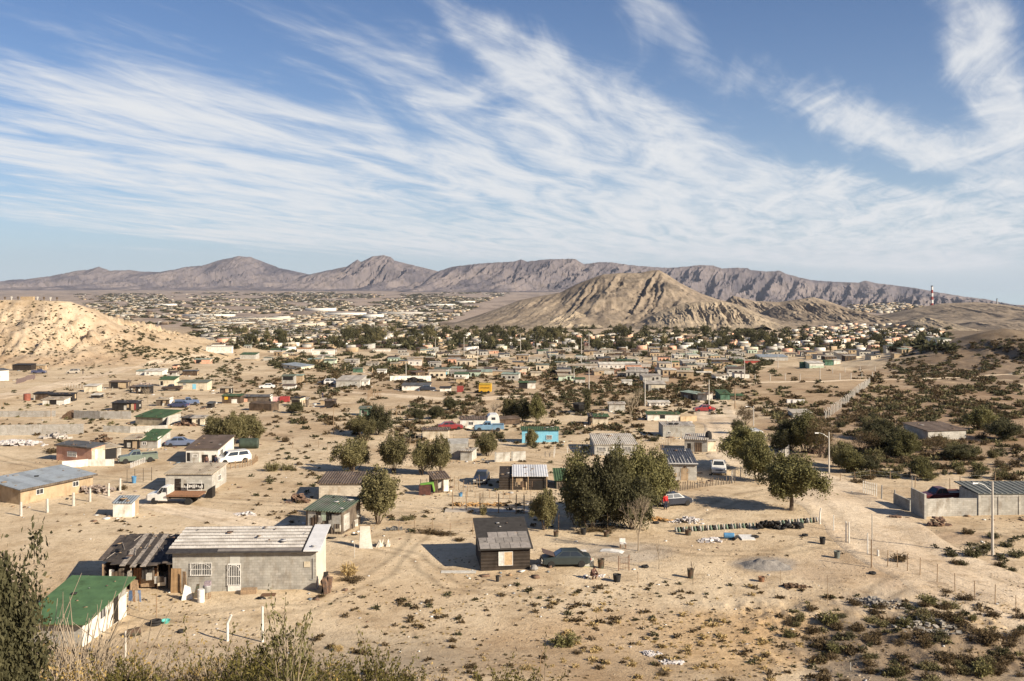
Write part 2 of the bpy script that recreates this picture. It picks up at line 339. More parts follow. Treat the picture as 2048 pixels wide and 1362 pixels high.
# ------------------------------------------------------------------ ground sheet
def ground_mat(name='soil', rock=False):
    m, nt, b = newmat(name); b.inputs['Roughness'].default_value = .95; b.inputs['Specular IOR Level'].default_value = .15
    tc = N(nt, 'ShaderNodeTexCoord'); at_ = N(nt, 'ShaderNodeAttribute', attribute_name='tint')
    col = at_.outputs['Color']
    def layer(scale, lo, hi, c, fac, det=8, rough=.65, off=0, stretch=None):
        nonlocal col
        n = N(nt, 'ShaderNodeTexNoise'); n.inputs['Scale'].default_value = scale; n.inputs['Detail'].default_value = det; n.inputs['Roughness'].default_value = rough
        mp = N(nt, 'ShaderNodeMapping'); mp.inputs['Location'].default_value = (off, off * .7, 0); L(nt, tc, 'Object', mp, 0); L(nt, mp, 0, n, 'Vector')
        if stretch: mp.inputs['Scale'].default_value = stretch
        mr = N(nt, 'ShaderNodeMapRange'); mr.inputs[1].default_value = lo; mr.inputs[2].default_value = hi; mr.inputs[3].default_value = 0; mr.inputs[4].default_value = fac; L(nt, n, 0, mr, 0)
        mx = N(nt, 'ShaderNodeMix', data_type='RGBA', blend_type='MULTIPLY'); L(nt, mr, 0, mx, 0); nt.links.new(col, mx.inputs[6]); mx.inputs[7].default_value = rgb(c); col = mx.outputs[2]
        return n
    layer(.045, .45, .62, (.78, .73, .68), 1, off=3)
    layer(.30, .48, .66, (.72, .68, .63), .9, off=11)
    na = layer(1.6, .52, .72, (.62, .58, .54), .9, off=21)
    layer(1.9, .56, .66, (1.16, 1.15, 1.12), 1, off=31)
    nb = layer(7.0, .56, .70, (.60, .55, .50), .9, off=41, det=4)
    layer(22.0, .60, .70, (.55, .5, .46), .8, off=5, det=3)
    nt.links.new(col, b.inputs['Base Color'])
    bp = N(nt, 'ShaderNodeBump'); bp.inputs['Strength'].default_value = .8; bp.inputs['Distance'].default_value = .14
    nt.links.new(M(nt, 'ADD', na.outputs[0], M(nt, 'MULTIPLY', nb.outputs[0], .5)), bp.inputs['Height']); L(nt, bp, 0, b, 'Normal')
    return m
SOIL = ground_mat()
SAND = np.array([.575, .46, .312])
# soft patches of other soil: px, py, rx, ry (px), colour, strength
PATCH = [(1850, 840, 330, 110, (.32, .225, .145), .9), (1980, 710, 200, 70, (.25, .185, .125), .95), (2010, 672, 150, 28, (.19, .145, .10), .95), (1620, 770, 200, 40, (.40, .29, .18), .8), (1230, 745, 190, 20, (.33, .16, .09), .9),
         (860, 738, 120, 14, (.42, .26, .15), .8), (1000, 800, 330, 30, (.42, .31, .20), .6), (1350, 765, 150, 20, (.38, .25, .155), .7),
         (1250, 1290, 330, 75, (.46, .335, .205), .75), (1400, 1340, 200, 50, (.40, .30, .19), .7), (1000, 1320, 260, 40, (.42, .32, .21), .6), (1500, 1290, 170, 70, (.52, .37, .21), .8), (1850, 1310, 280, 85, (.27, .215, .155), .9), (60, 680, 260, 45, (.42, .32, .215), .9), (120, 640, 160, 30, (.47, .365, .25), .8), (300, 690, 160, 30, (.45, .345, .23), .7), (150, 720, 200, 14, (.40, .29, .19), .7), (1100, 770, 700, 26, (.42, .315, .205), .7), (1650, 1000, 60, 60, (.40, .30, .20), .5), (1900, 1075, 140, 14, (.42, .31, .21), .7), (1850, 1200, 160, 40, (.46, .39, .30), .7),
         (1530, 1128, 70, 16, (.30, .27, .235), .8), (1240, 1105, 110, 20, (.40, .345, .28), .7), (1800, 1130, 220, 45, (.47, .36, .25), .6), (700, 1300, 250, 40, (.40, .32, .22), .6), (300, 1330, 350, 60, (.42, .33, .23), .6),
         (500, 700, 200, 25, (.52, .41, .27), .6), (60, 660, 200, 60, (.52, .42, .30), .7), (700, 665, 350, 22, (.37, .28, .19), .8), (1300, 690, 700, 24, (.36, .29, .215), .8), (550, 860, 160, 40, (.47, .36, .24), .5)]
def tintof(X, Y, z):
    px = CX + F * X / np.maximum(Y, 5); py = HY + F * (CAMZ - z) / np.maximum(Y, 5)
    c = SAND[None, :] * (1 + 0 * X[:, None])
    fp = sstep(750, 1600, Y)[:, None]
    mott = fbm(X / 90 + 3, Y / 260, 5)[:, None]
    farc = np.array([.37, .30, .245]) * (1 - sstep(.45, .62, mott)) + np.array([.25, .205, .17]) * sstep(.45, .62, mott)
    c = c * (1 - fp) + farc * fp
    n = (fbm(X / 6, Y / 9, 4) - .5) * 1.6
    for (a, b_, rx, ry, cc, s) in PATCH:
        d = ((px - a) / rx) ** 2 + ((py - b_) / ry) ** 2
        w = (s * (1 - sstep(.45, 1.25, d + n * .8)) * (Y > 8))[:, None]
        c = c * (1 - w) + np.array(cc) * w
    return c
TRACKS = [[(1180, 1110), (1300, 1092), (1420, 1108), (1560, 1104), (1640, 1088), (1730, 1070)], [(540, 1058), (700, 1082), (830, 1112), (900, 1172), (1100, 1182)], [(2000, 1075), (1860, 1120), (1770, 1180), (1700, 1250)],
          [(430, 1000), (600, 1012), (700, 1012), (830, 1022)], [(1330, 1052), (1400, 1024), (1500, 988), (1620, 972)], [(860, 902), (1000, 907), (1150, 932), (1330, 918), (1440, 902)], [(-40, 905), (150, 950), (300, 962), (450, 950), (700, 912), (900, 892)],
          [(560, 872), (700, 852), (840, 884)], [(2080, 1060), (1900, 1066), (1790, 1090)], [(600, 830), (760, 848), (900, 872), (1100, 868)], [(120, 1300), (300, 1240), (480, 1225), (620, 1215), (760, 1150), (850, 1060)]]
def rutted(X, Y, c):
    c = c.copy(); dz_ = np.zeros(len(X)); sel = np.where((Y > 50) & (Y < 330) & (np.abs(X) < 130))[0]; x, y = X[sel], Y[sel]
    for t in TRACKS:
        P_ = [at(*p) for p in t]; best = np.full(len(x), 99.0)
        for a, b in zip(P_[:-1], P_[1:]):
            d = b - a; L2 = d.x ** 2 + d.y ** 2; u = np.clip(((x - a.x) * d.x + (y - a.y) * d.y) / L2, 0, 1); best = np.minimum(best, np.hypot(x - a.x - u * d.x, y - a.y - u * d.y))
        best = best + (fbm(x / 5, y / 5, 2) - .5) * .9; w = y / 100
        rut = np.exp(-((best - .85) / (.22 + .12 * w)) ** 2); mid = np.exp(-(best / 1.6) ** 2); c[sel] *= (1 - .34 * rut + .09 * mid)[:, None]
    return c
def settint(me, c):
    a = me.attributes.new('tint', 'FLOAT_COLOR', 'POINT'); a.data.foreach_set('color', np.concatenate([c, np.ones((len(c), 1))], 1).astype(np.float32).ravel())
ang = np.concatenate([np.arange(-180, -40, 4), np.linspace(-40, -30, 20), np.linspace(-29.9, 29.9, 660), np.linspace(30, 40, 20), np.arange(44, 181, 4)])
rad = np.concatenate([np.linspace(1, 40, 40)[:-1], np.geomspace(40, 1500, 640), np.geomspace(1510, 60000, 170)])
A_, R_ = np.meshgrid(np.radians(ang), rad)
GX = (R_ * np.sin(A_)).ravel(); GY = (R_ * np.cos(A_)).ravel(); GZ = groundz(GX, GY)
na_, nr_ = len(ang), len(rad); idx = np.arange(na_ * nr_).reshape(nr_, na_)
Fq = np.stack([idx[:-1, :-1], idx[:-1, 1:], idx[1:, 1:], idx[1:, :-1]], -1).reshape(-1, 4)[:, ::-1]
me = npmesh('ground', np.stack([GX, GY, GZ], 1), Fq, SOIL, smooth=True)
settint(me, rutted(GX, GY, tintof(GX, GY, GZ))); struct(link('ground', me))

# ------------------------------------------------------------------ dirt roads
def road(name, pts, wpx0, wpx1):
    P_ = [at(*p) for p in pts]; seg = []
    for i in range(len(P_) - 1):
        n = max(2, int((P_[i + 1] - P_[i]).length / 1.2))
        for k in range(n): seg.append(P_[i].lerp(P_[i + 1], k / n))
    seg.append(P_[-1]); S = np.array([[p.x, p.y] for p in seg])
    k = np.hanning(9); k /= k.sum(); S = np.stack([np.convolve(np.pad(S[:, j], 4, 'edge'), k, 'valid') for j in (0, 1)], 1)
    T = np.gradient(S, axis=0); T /= np.linalg.norm(T, axis=1)[:, None]; Nn = np.stack([-T[:, 1], T[:, 0]], 1)
    W = np.linspace(wpx0, wpx1, len(S)) / 2; K = 17; V = []
    for j in range(K):
        f = (j / (K - 1) - .5) * 2; w = W * f * (1 + .12 * (fbm(np.arange(len(S)) / 6.0 + j * 0, np.full(len(S), 4.0 + (f > 0)), 2) - .5) * 4 * abs(f))
        xy = S + Nn * w[:, None]; z = groundz(xy[:, 0], xy[:, 1]) + .06 - (.14 if abs(f) > .95 else 0) + (.03 if .75 < abs(f) < .95 else 0) - (.05 if abs(abs(f) - .42) < .1 else 0)
        V.append(np.column_stack([xy, z]))
    V = np.array(V); idx = np.arange(K * len(S)).reshape(K, len(S))
    Fq = np.stack([idx[:-1, :-1], idx[:-1, 1:], idx[1:, 1:], idx[1:, :-1]], -1).reshape(-1, 4)
    V = V.reshape(-1, 3); me = npmesh(name, V, Fq, SOIL, smooth=True)
    fr = np.repeat(np.abs(np.linspace(-1, 1, K)), len(S)); tr_ = 1 - .16 * np.exp(-((fr - .42) / .09) ** 2) - .20 * sstep(.80, 1.0, fr) + .05 * np.exp(-((fr - .15) / .15) ** 2); c = np.array([.67, .55, .40])[None, :] * tr_[:, None] * (1 + .10 * (fbm(V[:, 0], V[:, 1], 3)[:, None] - .5)); settint(me, c); struct(link(name, me))
road('dirt_road', [(1425, 800), (1432, 822), (1445, 845), (1462, 872), (1490, 915), (1560, 945), (1640, 972), (1700, 1015), (1760, 1070), (1830, 1120), (1930, 1160), (2060, 1200), (2300, 1260)], 7.5, 13)
road('dirt_road', [(-120, 815), (0, 792), (60, 782), (130, 768), (190, 752), (250, 736), (330, 722), (420, 712)], 8, 9)
road('dirt_track', [(1400, 772), (1500, 766), (1620, 763), (1740, 760), (1860, 757), (1960, 752), (2060, 745)], 5, 4)
road('dirt_track', [(210, 985), (330, 1012), (470, 1040), (560, 1060)], 4, 5)
road('dirt_track', [(560, 782), (700, 785), (830, 794), (930, 800), (1090, 790), (1200, 775)], 7, 6)

# ------------------------------------------------------------------ hills and mountains
def rock_mat(name, a, b2, c3, sc):
    m, nt, b = newmat(name); b.inputs['Roughness'].default_value = .95; b.inputs['Specular IOR Level'].default_value = .1
    tc = N(nt, 'ShaderNodeTexCoord'); g = N(nt, 'ShaderNodeNewGeometry')
    n = N(nt, 'ShaderNodeTexNoise'); n.inputs['Scale'].default_value = sc; n.inputs['Detail'].default_value = 9; n.inputs['Roughness'].default_value = .68; L(nt, tc, 'Object', n, 'Vector')
    r = N(nt, 'ShaderNodeValToRGB'); e = r.color_ramp.elements; e[0].position = .38; e[0].color = rgb(c3); e[1].position = .62; e[1].color = rgb(a); k = e.new(.5); k.color = rgb(b2); L(nt, n, 0, r, 0)
    n2 = N(nt, 'ShaderNodeTexNoise'); n2.inputs['Scale'].default_value = sc * 9; n2.inputs['Detail'].default_value = 5; L(nt, tc, 'Object', n2, 'Vector')
    mr = N(nt, 'ShaderNodeMapRange'); mr.inputs[1].default_value = .5; mr.inputs[2].default_value = .66; mr.inputs[3].default_value = 0; mr.inputs[4].default_value = .7; L(nt, n2, 0, mr, 0)
    mx = N(nt, 'ShaderNodeMix', data_type='RGBA', blend_type='MULTIPLY'); L(nt, mr, 0, mx, 0); L(nt, r, 0, mx, 6); mx.inputs[7].default_value = (.55, .55, .5, 1); L(nt, mx, 2, b, 'Base Color')
    bp = N(nt, 'ShaderNodeBump'); bp.inputs['Strength'].default_value = .9; bp.inputs['Distance'].default_value = .5 / sc * .12; L(nt, n, 0, bp, 'Height'); L(nt, bp, 0, b, 'Normal')
    return m
HB = rock_mat('hill_rock', (.31, .25, .185), (.245, .195, .145), (.165, .135, .105), .022)
HL = rock_mat('hill_sand', (.37, .30, .215), (.31, .25, .18), (.215, .175, .13), .025)
MF = rock_mat('mountain_rock', (.185, .155, .145), (.14, .12, .12), (.075, .068, .078), .0016)
def hillmesh(name, h, m, nx, ny, padb=.7):
    xs = np.linspace(h.X[0], h.X[-1], nx); ys = np.linspace(h.Y0 - h.Wf, h.Y0 + h.Wb * padb, ny)
    gx, gy = np.meshgrid(xs, ys); z = h.h(gx, gy); idx = np.arange(nx * ny).reshape(ny, nx)
    Fq = np.stack([idx[:-1, :-1], idx[:-1, 1:], idx[1:, 1:], idx[1:, :-1]], -1).reshape(-1, 4)
    me = npmesh(name, np.stack([gx.ravel(), gy.ravel(), z.ravel()], 1), Fq, m, smooth=True); return struct(link(name, me))
for i, h in enumerate(F_HILLS): hillmesh('rocky_hill', h, (HB, HL, HL, HB, HB, HB, HL, HB)[i], 420, 150)
SIL1 = [(-500, 600), (-200, 580), (0, 565), (27, 559), (51, 559), (102, 552), (157, 541), (178, 539), (198, 533), (219, 541), (260, 540), (284, 543), (321, 544), (372, 534), (403, 531), (444, 519), (478, 512), (502, 514), (547, 531), (560, 536), (615, 548), (660, 556), (720, 572), (800, 590)]
SIL2 = [(560, 586), (600, 553), (649, 542), (694, 533), (707, 524), (715, 519), (722, 524), (744, 513), (768, 510), (782, 514), (789, 521), (830, 531), (878, 543), (930, 560), (1000, 590)]
SIL3 = [(820, 590), (860, 552), (880, 541), (905, 533), (967, 526), (1028, 523), (1042, 518), (1055, 523), (1083, 519), (1141, 517), (1151, 518), (1168, 528), (1202, 524), (1223, 524), (1247, 528), (1281, 532), (1325, 535), (1348, 535), (1399, 530), (1427, 531), (1444, 537), (1471, 535), (1495, 536), (1502, 540), (1533, 543), (1560, 541), (1574, 548), (1621, 560), (1669, 563), (1717, 565), (1731, 561), (1751, 566), (1826, 575), (1867, 583), (1929, 593), (1970, 598), (2010, 606), (2080, 618), (2200, 640)]
MH = [Hill(SIL1, 16000, 4200, 1500, .75, 170, 1.4, 0, .2, 21, .35), Hill(SIL2, 13200, 2100, 1500, .65, 130, 1.3, 0, .2, 22, .4), Hill(SIL3, 12000, 1700, 1500, .65, 130, 1.0, 0, .15, 23, .45)]
MH[2].low = 260
for h, nx in zip(MH, (1200, 700, 1700)): hillmesh('mountain_range', h, MF, nx, 170, .35)

# ------------------------------------------------------------------ leaves, trees, shrubs
def leafmat(name, a, b2, rnd=.35):
    m, nt, b = newmat(name); b.inputs['Roughness'].default_value = .75; b.inputs['Specular IOR Level'].default_value = .2
    gi = N(nt, 'ShaderNodeNewGeometry'); mx = N(nt, 'ShaderNodeMix', data_type='RGBA'); L(nt, gi, 'Random Per Island', mx, 0); mx.inputs[6].default_value = rgb(a); mx.inputs[7].default_value = rgb(b2)
    oi = N(nt, 'ShaderNodeObjectInfo'); hs = N(nt, 'ShaderNodeHueSaturation'); L(nt, mx, 2, hs, 'Color'); nt.links.new(M(nt, 'ADD', M(nt, 'MULTIPLY', oi.outputs['Random'], .4), .8), hs.inputs['Value'])
    L(nt, hs, 0, b, 'Base Color'); tr = N(nt, 'ShaderNodeBsdfTranslucent'); L(nt, hs, 0, tr, 0); ms = N(nt, 'ShaderNodeMixShader', i_0=.22); o = [n for n in nt.nodes if n.type == 'OUTPUT_MATERIAL'][0]
    L(nt, b, 0, ms, 1); L(nt, tr, 0, ms, 2); L(nt, ms, 0, o, 0); MATS[name] = m; return m
LEAF = leafmat('leaf_olive', (.14, .122, .052), (.20, .176, .085)); LEAFD = leafmat('leaf_dark', (.060, .058, .028), (.10, .092, .044)); LEAFB = leafmat('leaf_brown', (.085, .058, .030), (.14, .10, .05))
LEAFG = leafmat('leaf_green', (.115, .108, .042), (.175, .160, .066)); GRASS = leafmat('dry_grass', (.36, .26, .11), (.50, .38, .19)); TWIG = mat('twig', (.36, .29, .21), (.24, .19, .13), 3, rnd=.1); BARK = mat('bark', (.16, .12, .085), (.09, .065, .045), 4)
TWIGD = mat('twig_dark', (.15, .11, .075), (.08, .06, .04), 3)
def rdir(n, up=0.0):
    d = RNG.normal(size=(n, 3)); d[:, 2] = d[:, 2] + up; return d / np.linalg.norm(d, axis=1)[:, None]
def leafquads(C, D, ln, wd):   # centres, directions, length, width arrays
    n = len(C); s = np.cross(D, rdir(n)); s /= np.maximum(np.linalg.norm(s, axis=1)[:, None], 1e-6)
    a = D * (ln / 2)[:, None]; b = s * (wd / 2)[:, None]
    V = np.stack([C - a - b * .5, C - a * .1 - b * 1.0 + a * 0, C + a, C - a * .1 + b], 1).reshape(-1, 3)
    return V, np.arange(4 * n).reshape(-1, 4)
def crown_mesh(name, n, cl, rx, rz, zc, ls, m, droop=0.0, seed=0, hollow=.45, top=1.0):
    """leaf clumps through an uneven crown: cl clumps of n/cl leaves"""
    rg = np.random.default_rng(seed); d = rg.normal(size=(cl, 3)); d /= np.linalg.norm(d, axis=1)[:, None]
    r = rg.uniform(hollow, 1.0, cl) ** .7; lump = 1 + .20 * np.sin(d[:, 0] * 4 + seed) + .16 * np.cos(d[:, 1] * 5 + d[:, 2] * 4 + seed * 2)
    cc = d * (r * lump)[:, None] * np.array([rx, rx, rz]); cc[:, 2] = np.where(cc[:, 2] < 0, cc[:, 2] * .85, cc[:, 2] * top) + zc
    k = n // cl; cr = rg.uniform(.13, .25, cl) * rx * 1.1
    C = np.repeat(cc, k, 0); o = rg.normal(size=(len(C), 3)) * .55; C = C + o * np.repeat(cr, k)[:, None] * np.array([1, 1, 1.25])
    D = rdir(len(C), droop); ln = rg.uniform(.7, 1.4, len(C)) * ls; V, Fq = leafquads(C, D, ln, ln * .5)
    return npmesh(name, V, Fq, m), cc
def stems(cc, zb, r, nst, seed, spread=.12, m=None, single=False):
    rg = np.random.default_rng(seed + 99); b = MB(); pick = cc[rg.choice(len(cc), min(nst, len(cc)), replace=False)]
    if single:
        top = Vector((0, 0, zb * 1.0)); b.path([(0, 0, -.15), (r * .4, 0, zb * .5), top], r * 1.25, r * .85, 7)
    for p in pick:
        a = Vector(((rg.random() - .5) * spread, (rg.random() - .5) * spread, -.1)) if not single else Vector((0, 0, zb * .95)); e = Vector(p)
        mid = a.lerp(e, .45) + Vector((rg.normal() * .04, rg.normal() * .04, .06)); mid2 = a.lerp(e, .75) + Vector((rg.normal() * .04, rg.normal() * .04, .05))
        b.path([a, mid, mid2, e], r * (.6 if not single else .5), r * .12, 5)
    return b
TREES = {}
def make_tree(key, n, cl, rx, rz, zc, ls, m, nst, single, seed, r=.022, droop=-.5, hollow=.45, top=1.0, tname='tree'):
    cm, cc = crown_mesh('crown', n, cl, rx, rz, zc, ls, m, droop, seed, hollow, top)
    st = stems(cc, zc - rz * .6, r, nst, seed, .10, BARK, single)
    TREES[key] = (cm, st.mesh('trunk', BARK), tname)
# unit height trees (scaled per copy); width about one unit
make_tree('a', 15000, 110, .42, .40, .56, .045, LEAF, 9, False, 1, hollow=.3); make_tree('b', 15000, 100, .43, .38, .60, .045, LEAF, 8, False, 2, hollow=.3); make_tree('c', 14000, 90, .40, .42, .57, .046, LEAF, 8, False, 3, hollow=.3)
make_tree('r', 20000, 130, .42, .41, .60, .042, LEAFG, 10, True, 4, .030, hollow=.3); make_tree('d', 16000, 120, .43, .46, .53, .042, LEAFD, 8, False, 5, hollow=.25)
make_tree('w', 3200, 60, .46, .36, .58, .036, LEAFB, 12, False, 6, .018, hollow=.3)
make_tree('g', 14000, 100, .46, .44, .55, .044, LEAFG, 9, False, 8, hollow=.25)
for k, (rx, rz, lm_, sd) in {'f1': (.40, .46, LEAFD, 11), 'f2': (.46, .42, LEAFD, 12), 'f3': (.26, .50, LEAFD, 13), 'f4': (.46, .40, LEAF, 14)}.items():
    make_tree(k, 1400, 34, rx, rz, .52, .085, lm_, 4, True, sd, .03, hollow=.2)
def bare_tree_mesh(seed, depth=4, spread=.55, r0=.022, tw=3):
    rg = random.Random(seed); b = MB()
    def br(p, d, ln, r, k):
        q = p + d * ln; b.tube(p, q, r, r * .68, 5 if k > 2 else 3, cap=False)
        if k == 0: return
        for _ in range(tw if k < depth else tw + 1):
            nd = (d + Vector((rg.gauss(0, spread), rg.gauss(0, spread), rg.gauss(.18, spread * .5)))).normalized(); br(q, nd, ln * rg.uniform(.62, .88), r * .6, k - 1)
    br(Vector((0, 0, -.05)), Vector((.04, 0, 1)).normalized(), .30, r0, depth); return b
TREES['bare'] = (bare_tree_mesh(5, 5, .42, .02, 3).mesh('branches', TWIG), None, 'bare_tree')
TREES['bare2'] = (bare_tree_mesh(9, 4, .40, .032, 2).mesh('branches', TWIG), None, 'bare_tree')
TREES['stick'] = (bare_tree_mesh(12, 3, .25, .014, 3).mesh('branches', TWIGD), None, 'bare_tree')
def put_tree(key, px, py, wpx, hpx, desc=None, label=None, name=None, group='trees among the houses', lm=None, rz=None):
    cm, tm, tn = TREES[key]; p = at(px, py); s = p.y / F; h = hpx * s; w = wpx * s
    o = thing(name or ('bare_tree' if 'bare' in key or key == 'stick' else 'tree'), 'x', 'tree', p, random.uniform(0, 6.28) if rz is None else rz)
    sx = w / .86 if key[0] != 'b' else w; o.scale = (sx, sx, h)
    if tm is None: link('branches', cm, o)
    else: link('crown', cm, o); link('trunk', tm, o)
    if label: tag(o, label, 'tree', group)
    else: auto(o, desc, 'tree', px, py, group)
    if lm: MARKS.append((px, py, lm))
    return o
def shrub_mesh(seed, nst, leaf, m, flat=.5, ls=.10, nl=9, twig=TWIGD, up=.5):
    rg = np.random.default_rng(seed); C = []; D = []; b = MB()
    for i in range(nst):
        a = rg.uniform(0, 6.28); e = rg.uniform(.15, 1.0); d = np.array([math.cos(a) * (1.1 - e * .7), math.sin(a) * (1.1 - e * .7), flat * (e + .25)]); d = d * rg.uniform(.3, .52)
        b.path([(d[0] * .06, d[1] * .06, -.03), tuple(d * .5 + np.array([0, 0, .03])), tuple(d)], .010, .004, 3)
        for k in range(nl):
            t = rg.uniform(.35, 1.05); C.append(d * t + rg.normal(size=3) * .045); D.append(d + rg.normal(size=3) * .25)
    C = np.array(C); D = np.array(D); D /= np.linalg.norm(D, axis=1)[:, None]; C[:, 2] = np.abs(C[:, 2])
    V, Fq = leafquads(C, D, rg.uniform(.6, 1.3, len(C)) * ls, rg.uniform(.25, .6, len(C)) * ls * leaf)
    o = len(V); sv_ = np.array(b.v); sf = np.array([f for f in b.f if len(f) == 4]) + o
    return npmesh('shrub', np.concatenate([V, sv_]), np.concatenate([Fq, sf]), [m, twig], [0] * len(Fq) + [1] * len(sf))
SHR = {'dark': [shrub_mesh(50 + i, 46, .9, LEAFB if i % 2 else LEAFD, .42, .09, 14) for i in range(4)],
       'green': [shrub_mesh(60 + i, 60, .8, LEAFG if i % 2 else LEAF, .62, .10, 14) for i in range(3)],
       'grass': [shrub_mesh(70 + i, 90, .35, GRASS, .55, .22, 5, TWIG) for i in range(3)],
       'brown': [shrub_mesh(80 + i, 50, .8, LEAFB, .40, .09, 13) for i in range(3)]}
# ------------------------------------------------------------------ houses
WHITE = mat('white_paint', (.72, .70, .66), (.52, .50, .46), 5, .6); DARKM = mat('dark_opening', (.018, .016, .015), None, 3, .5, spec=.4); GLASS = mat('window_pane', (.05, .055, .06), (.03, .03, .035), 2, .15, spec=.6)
WOOD = mat('weathered_wood', (.36, .25, .15), (.20, .14, .09), 6, .85, bump=.3); WOODR = mat('red_wood', (.34, .17, .08), (.20, .10, .05), 6, .8); RUST = mat('rust', (.26, .13, .07), (.13, .08, .05), 5, .8)
CURT = mat('curtain', (.62, .60, .56), (.45, .43, .40), 6, .9); STEEL = mat('grey_steel', (.36, .36, .35), (.26, .26, .25), 3, .5, metal=.3); RUBBER = mat('tyre_rubber', (.030, .028, .027), (.018, .017, .016), 8, .85)
def window(par, x0, x1, z0, z1, y=-.0, axis='x', grille=False, fm=None, pane=None, nb=None):
    """a framed window on a wall plane; axis x = front wall (y = const), axis y = side wall (x = const)"""
    fm = fm or WHITE; t = min(.07, (x1 - x0) * .12); b = MB(); d0, d1 = -.05, .0
    def bx(b, a0, a1, c0, c1, e0, e1):
        if axis == 'x': b.box(a0, a1, y + e0, y + e1, c0, c1)
        else: b.box(y - e1, y - e0, a0, a1, c0, c1)
    bx(b, x0, x1, z0, z0 + t, d0, d1); bx(b, x0, x1, z1 - t, z1, d0, d1); bx(b, x0, x0 + t, z0 + t, z1 - t, d0, d1); bx(b, x1 - t, x1, z0 + t, z1 - t, d0, d1); bx(b, (x0 + x1) / 2 - t * .35, (x0 + x1) / 2 + t * .35, z0 + t, z1 - t, d0 + .01, d1)
    w = b.build('window', fm, par); p = MB(); bx(p, x0 + t * .6, x1 - t * .6, z0 + t * .6, z1 - t * .6, -.016, .0); p.build('pane', pane or GLASS, w)
    if grille:
        g = MB(); n = nb or max(4, int((x1 - x0) / .14))
        for i in range(n + 1):
            xx = x0 + (x1 - x0) * i / n; bx(g, xx - .014, xx + .014, z0 - .03, z1 + .03, -.11, -.085)
        for zz in (z0, z0 + (z1 - z0) * .5, z1): bx(g, x0 - .03, x1 + .03, zz - .014, zz + .014, -.125, -.108)
        if grille == 2:
            for i in range(8):
                a0 = math.pi * i / 8; a1 = math.pi * (i + 1) / 8; cx = (x0 + x1) / 2; rr = (x1 - x0) * .46
                if axis == 'x': g.tube((cx + rr * math.cos(a0), y - .12, z1 - rr * .75 + rr * .7 * math.sin(a0)), (cx + rr * math.cos(a1), y - .12, z1 - rr * .75 + rr * .7 * math.sin(a1)), .014, n=4)
        g.build('grille', fm, w)
    return w
def door(par, x0, x1, z0, z1, m, y=0, axis='x', frame=None, handle=True):
    b = MB()
    def bx(b, a0, a1, c0, c1, e0, e1):
        if axis == 'x': b.box(a0, a1, y + e0, y + e1, c0, c1)
        else: b.box(y - e1, y - e0, a0, a1, c0, c1)
    bx(b, x0, x1, z0, z1, -.045, 0)
    for k in (0, 1):
        zz0 = z0 + (z1 - z0) * (.08 + .46 * k); bx(b, x0 + (x1 - x0) * .15, x1 - (x1 - x0) * .15, zz0, zz0 + (z1 - z0) * .38, -.06, -.045)
    d = b.build('door', m, par)
    if handle: h = MB(); bx(h, x1 - .12, x1 - .06, z0 + .95, z0 + 1.05, -.09, -.06); h.build('handle', STEEL, d)
    return d
HOUSES = []
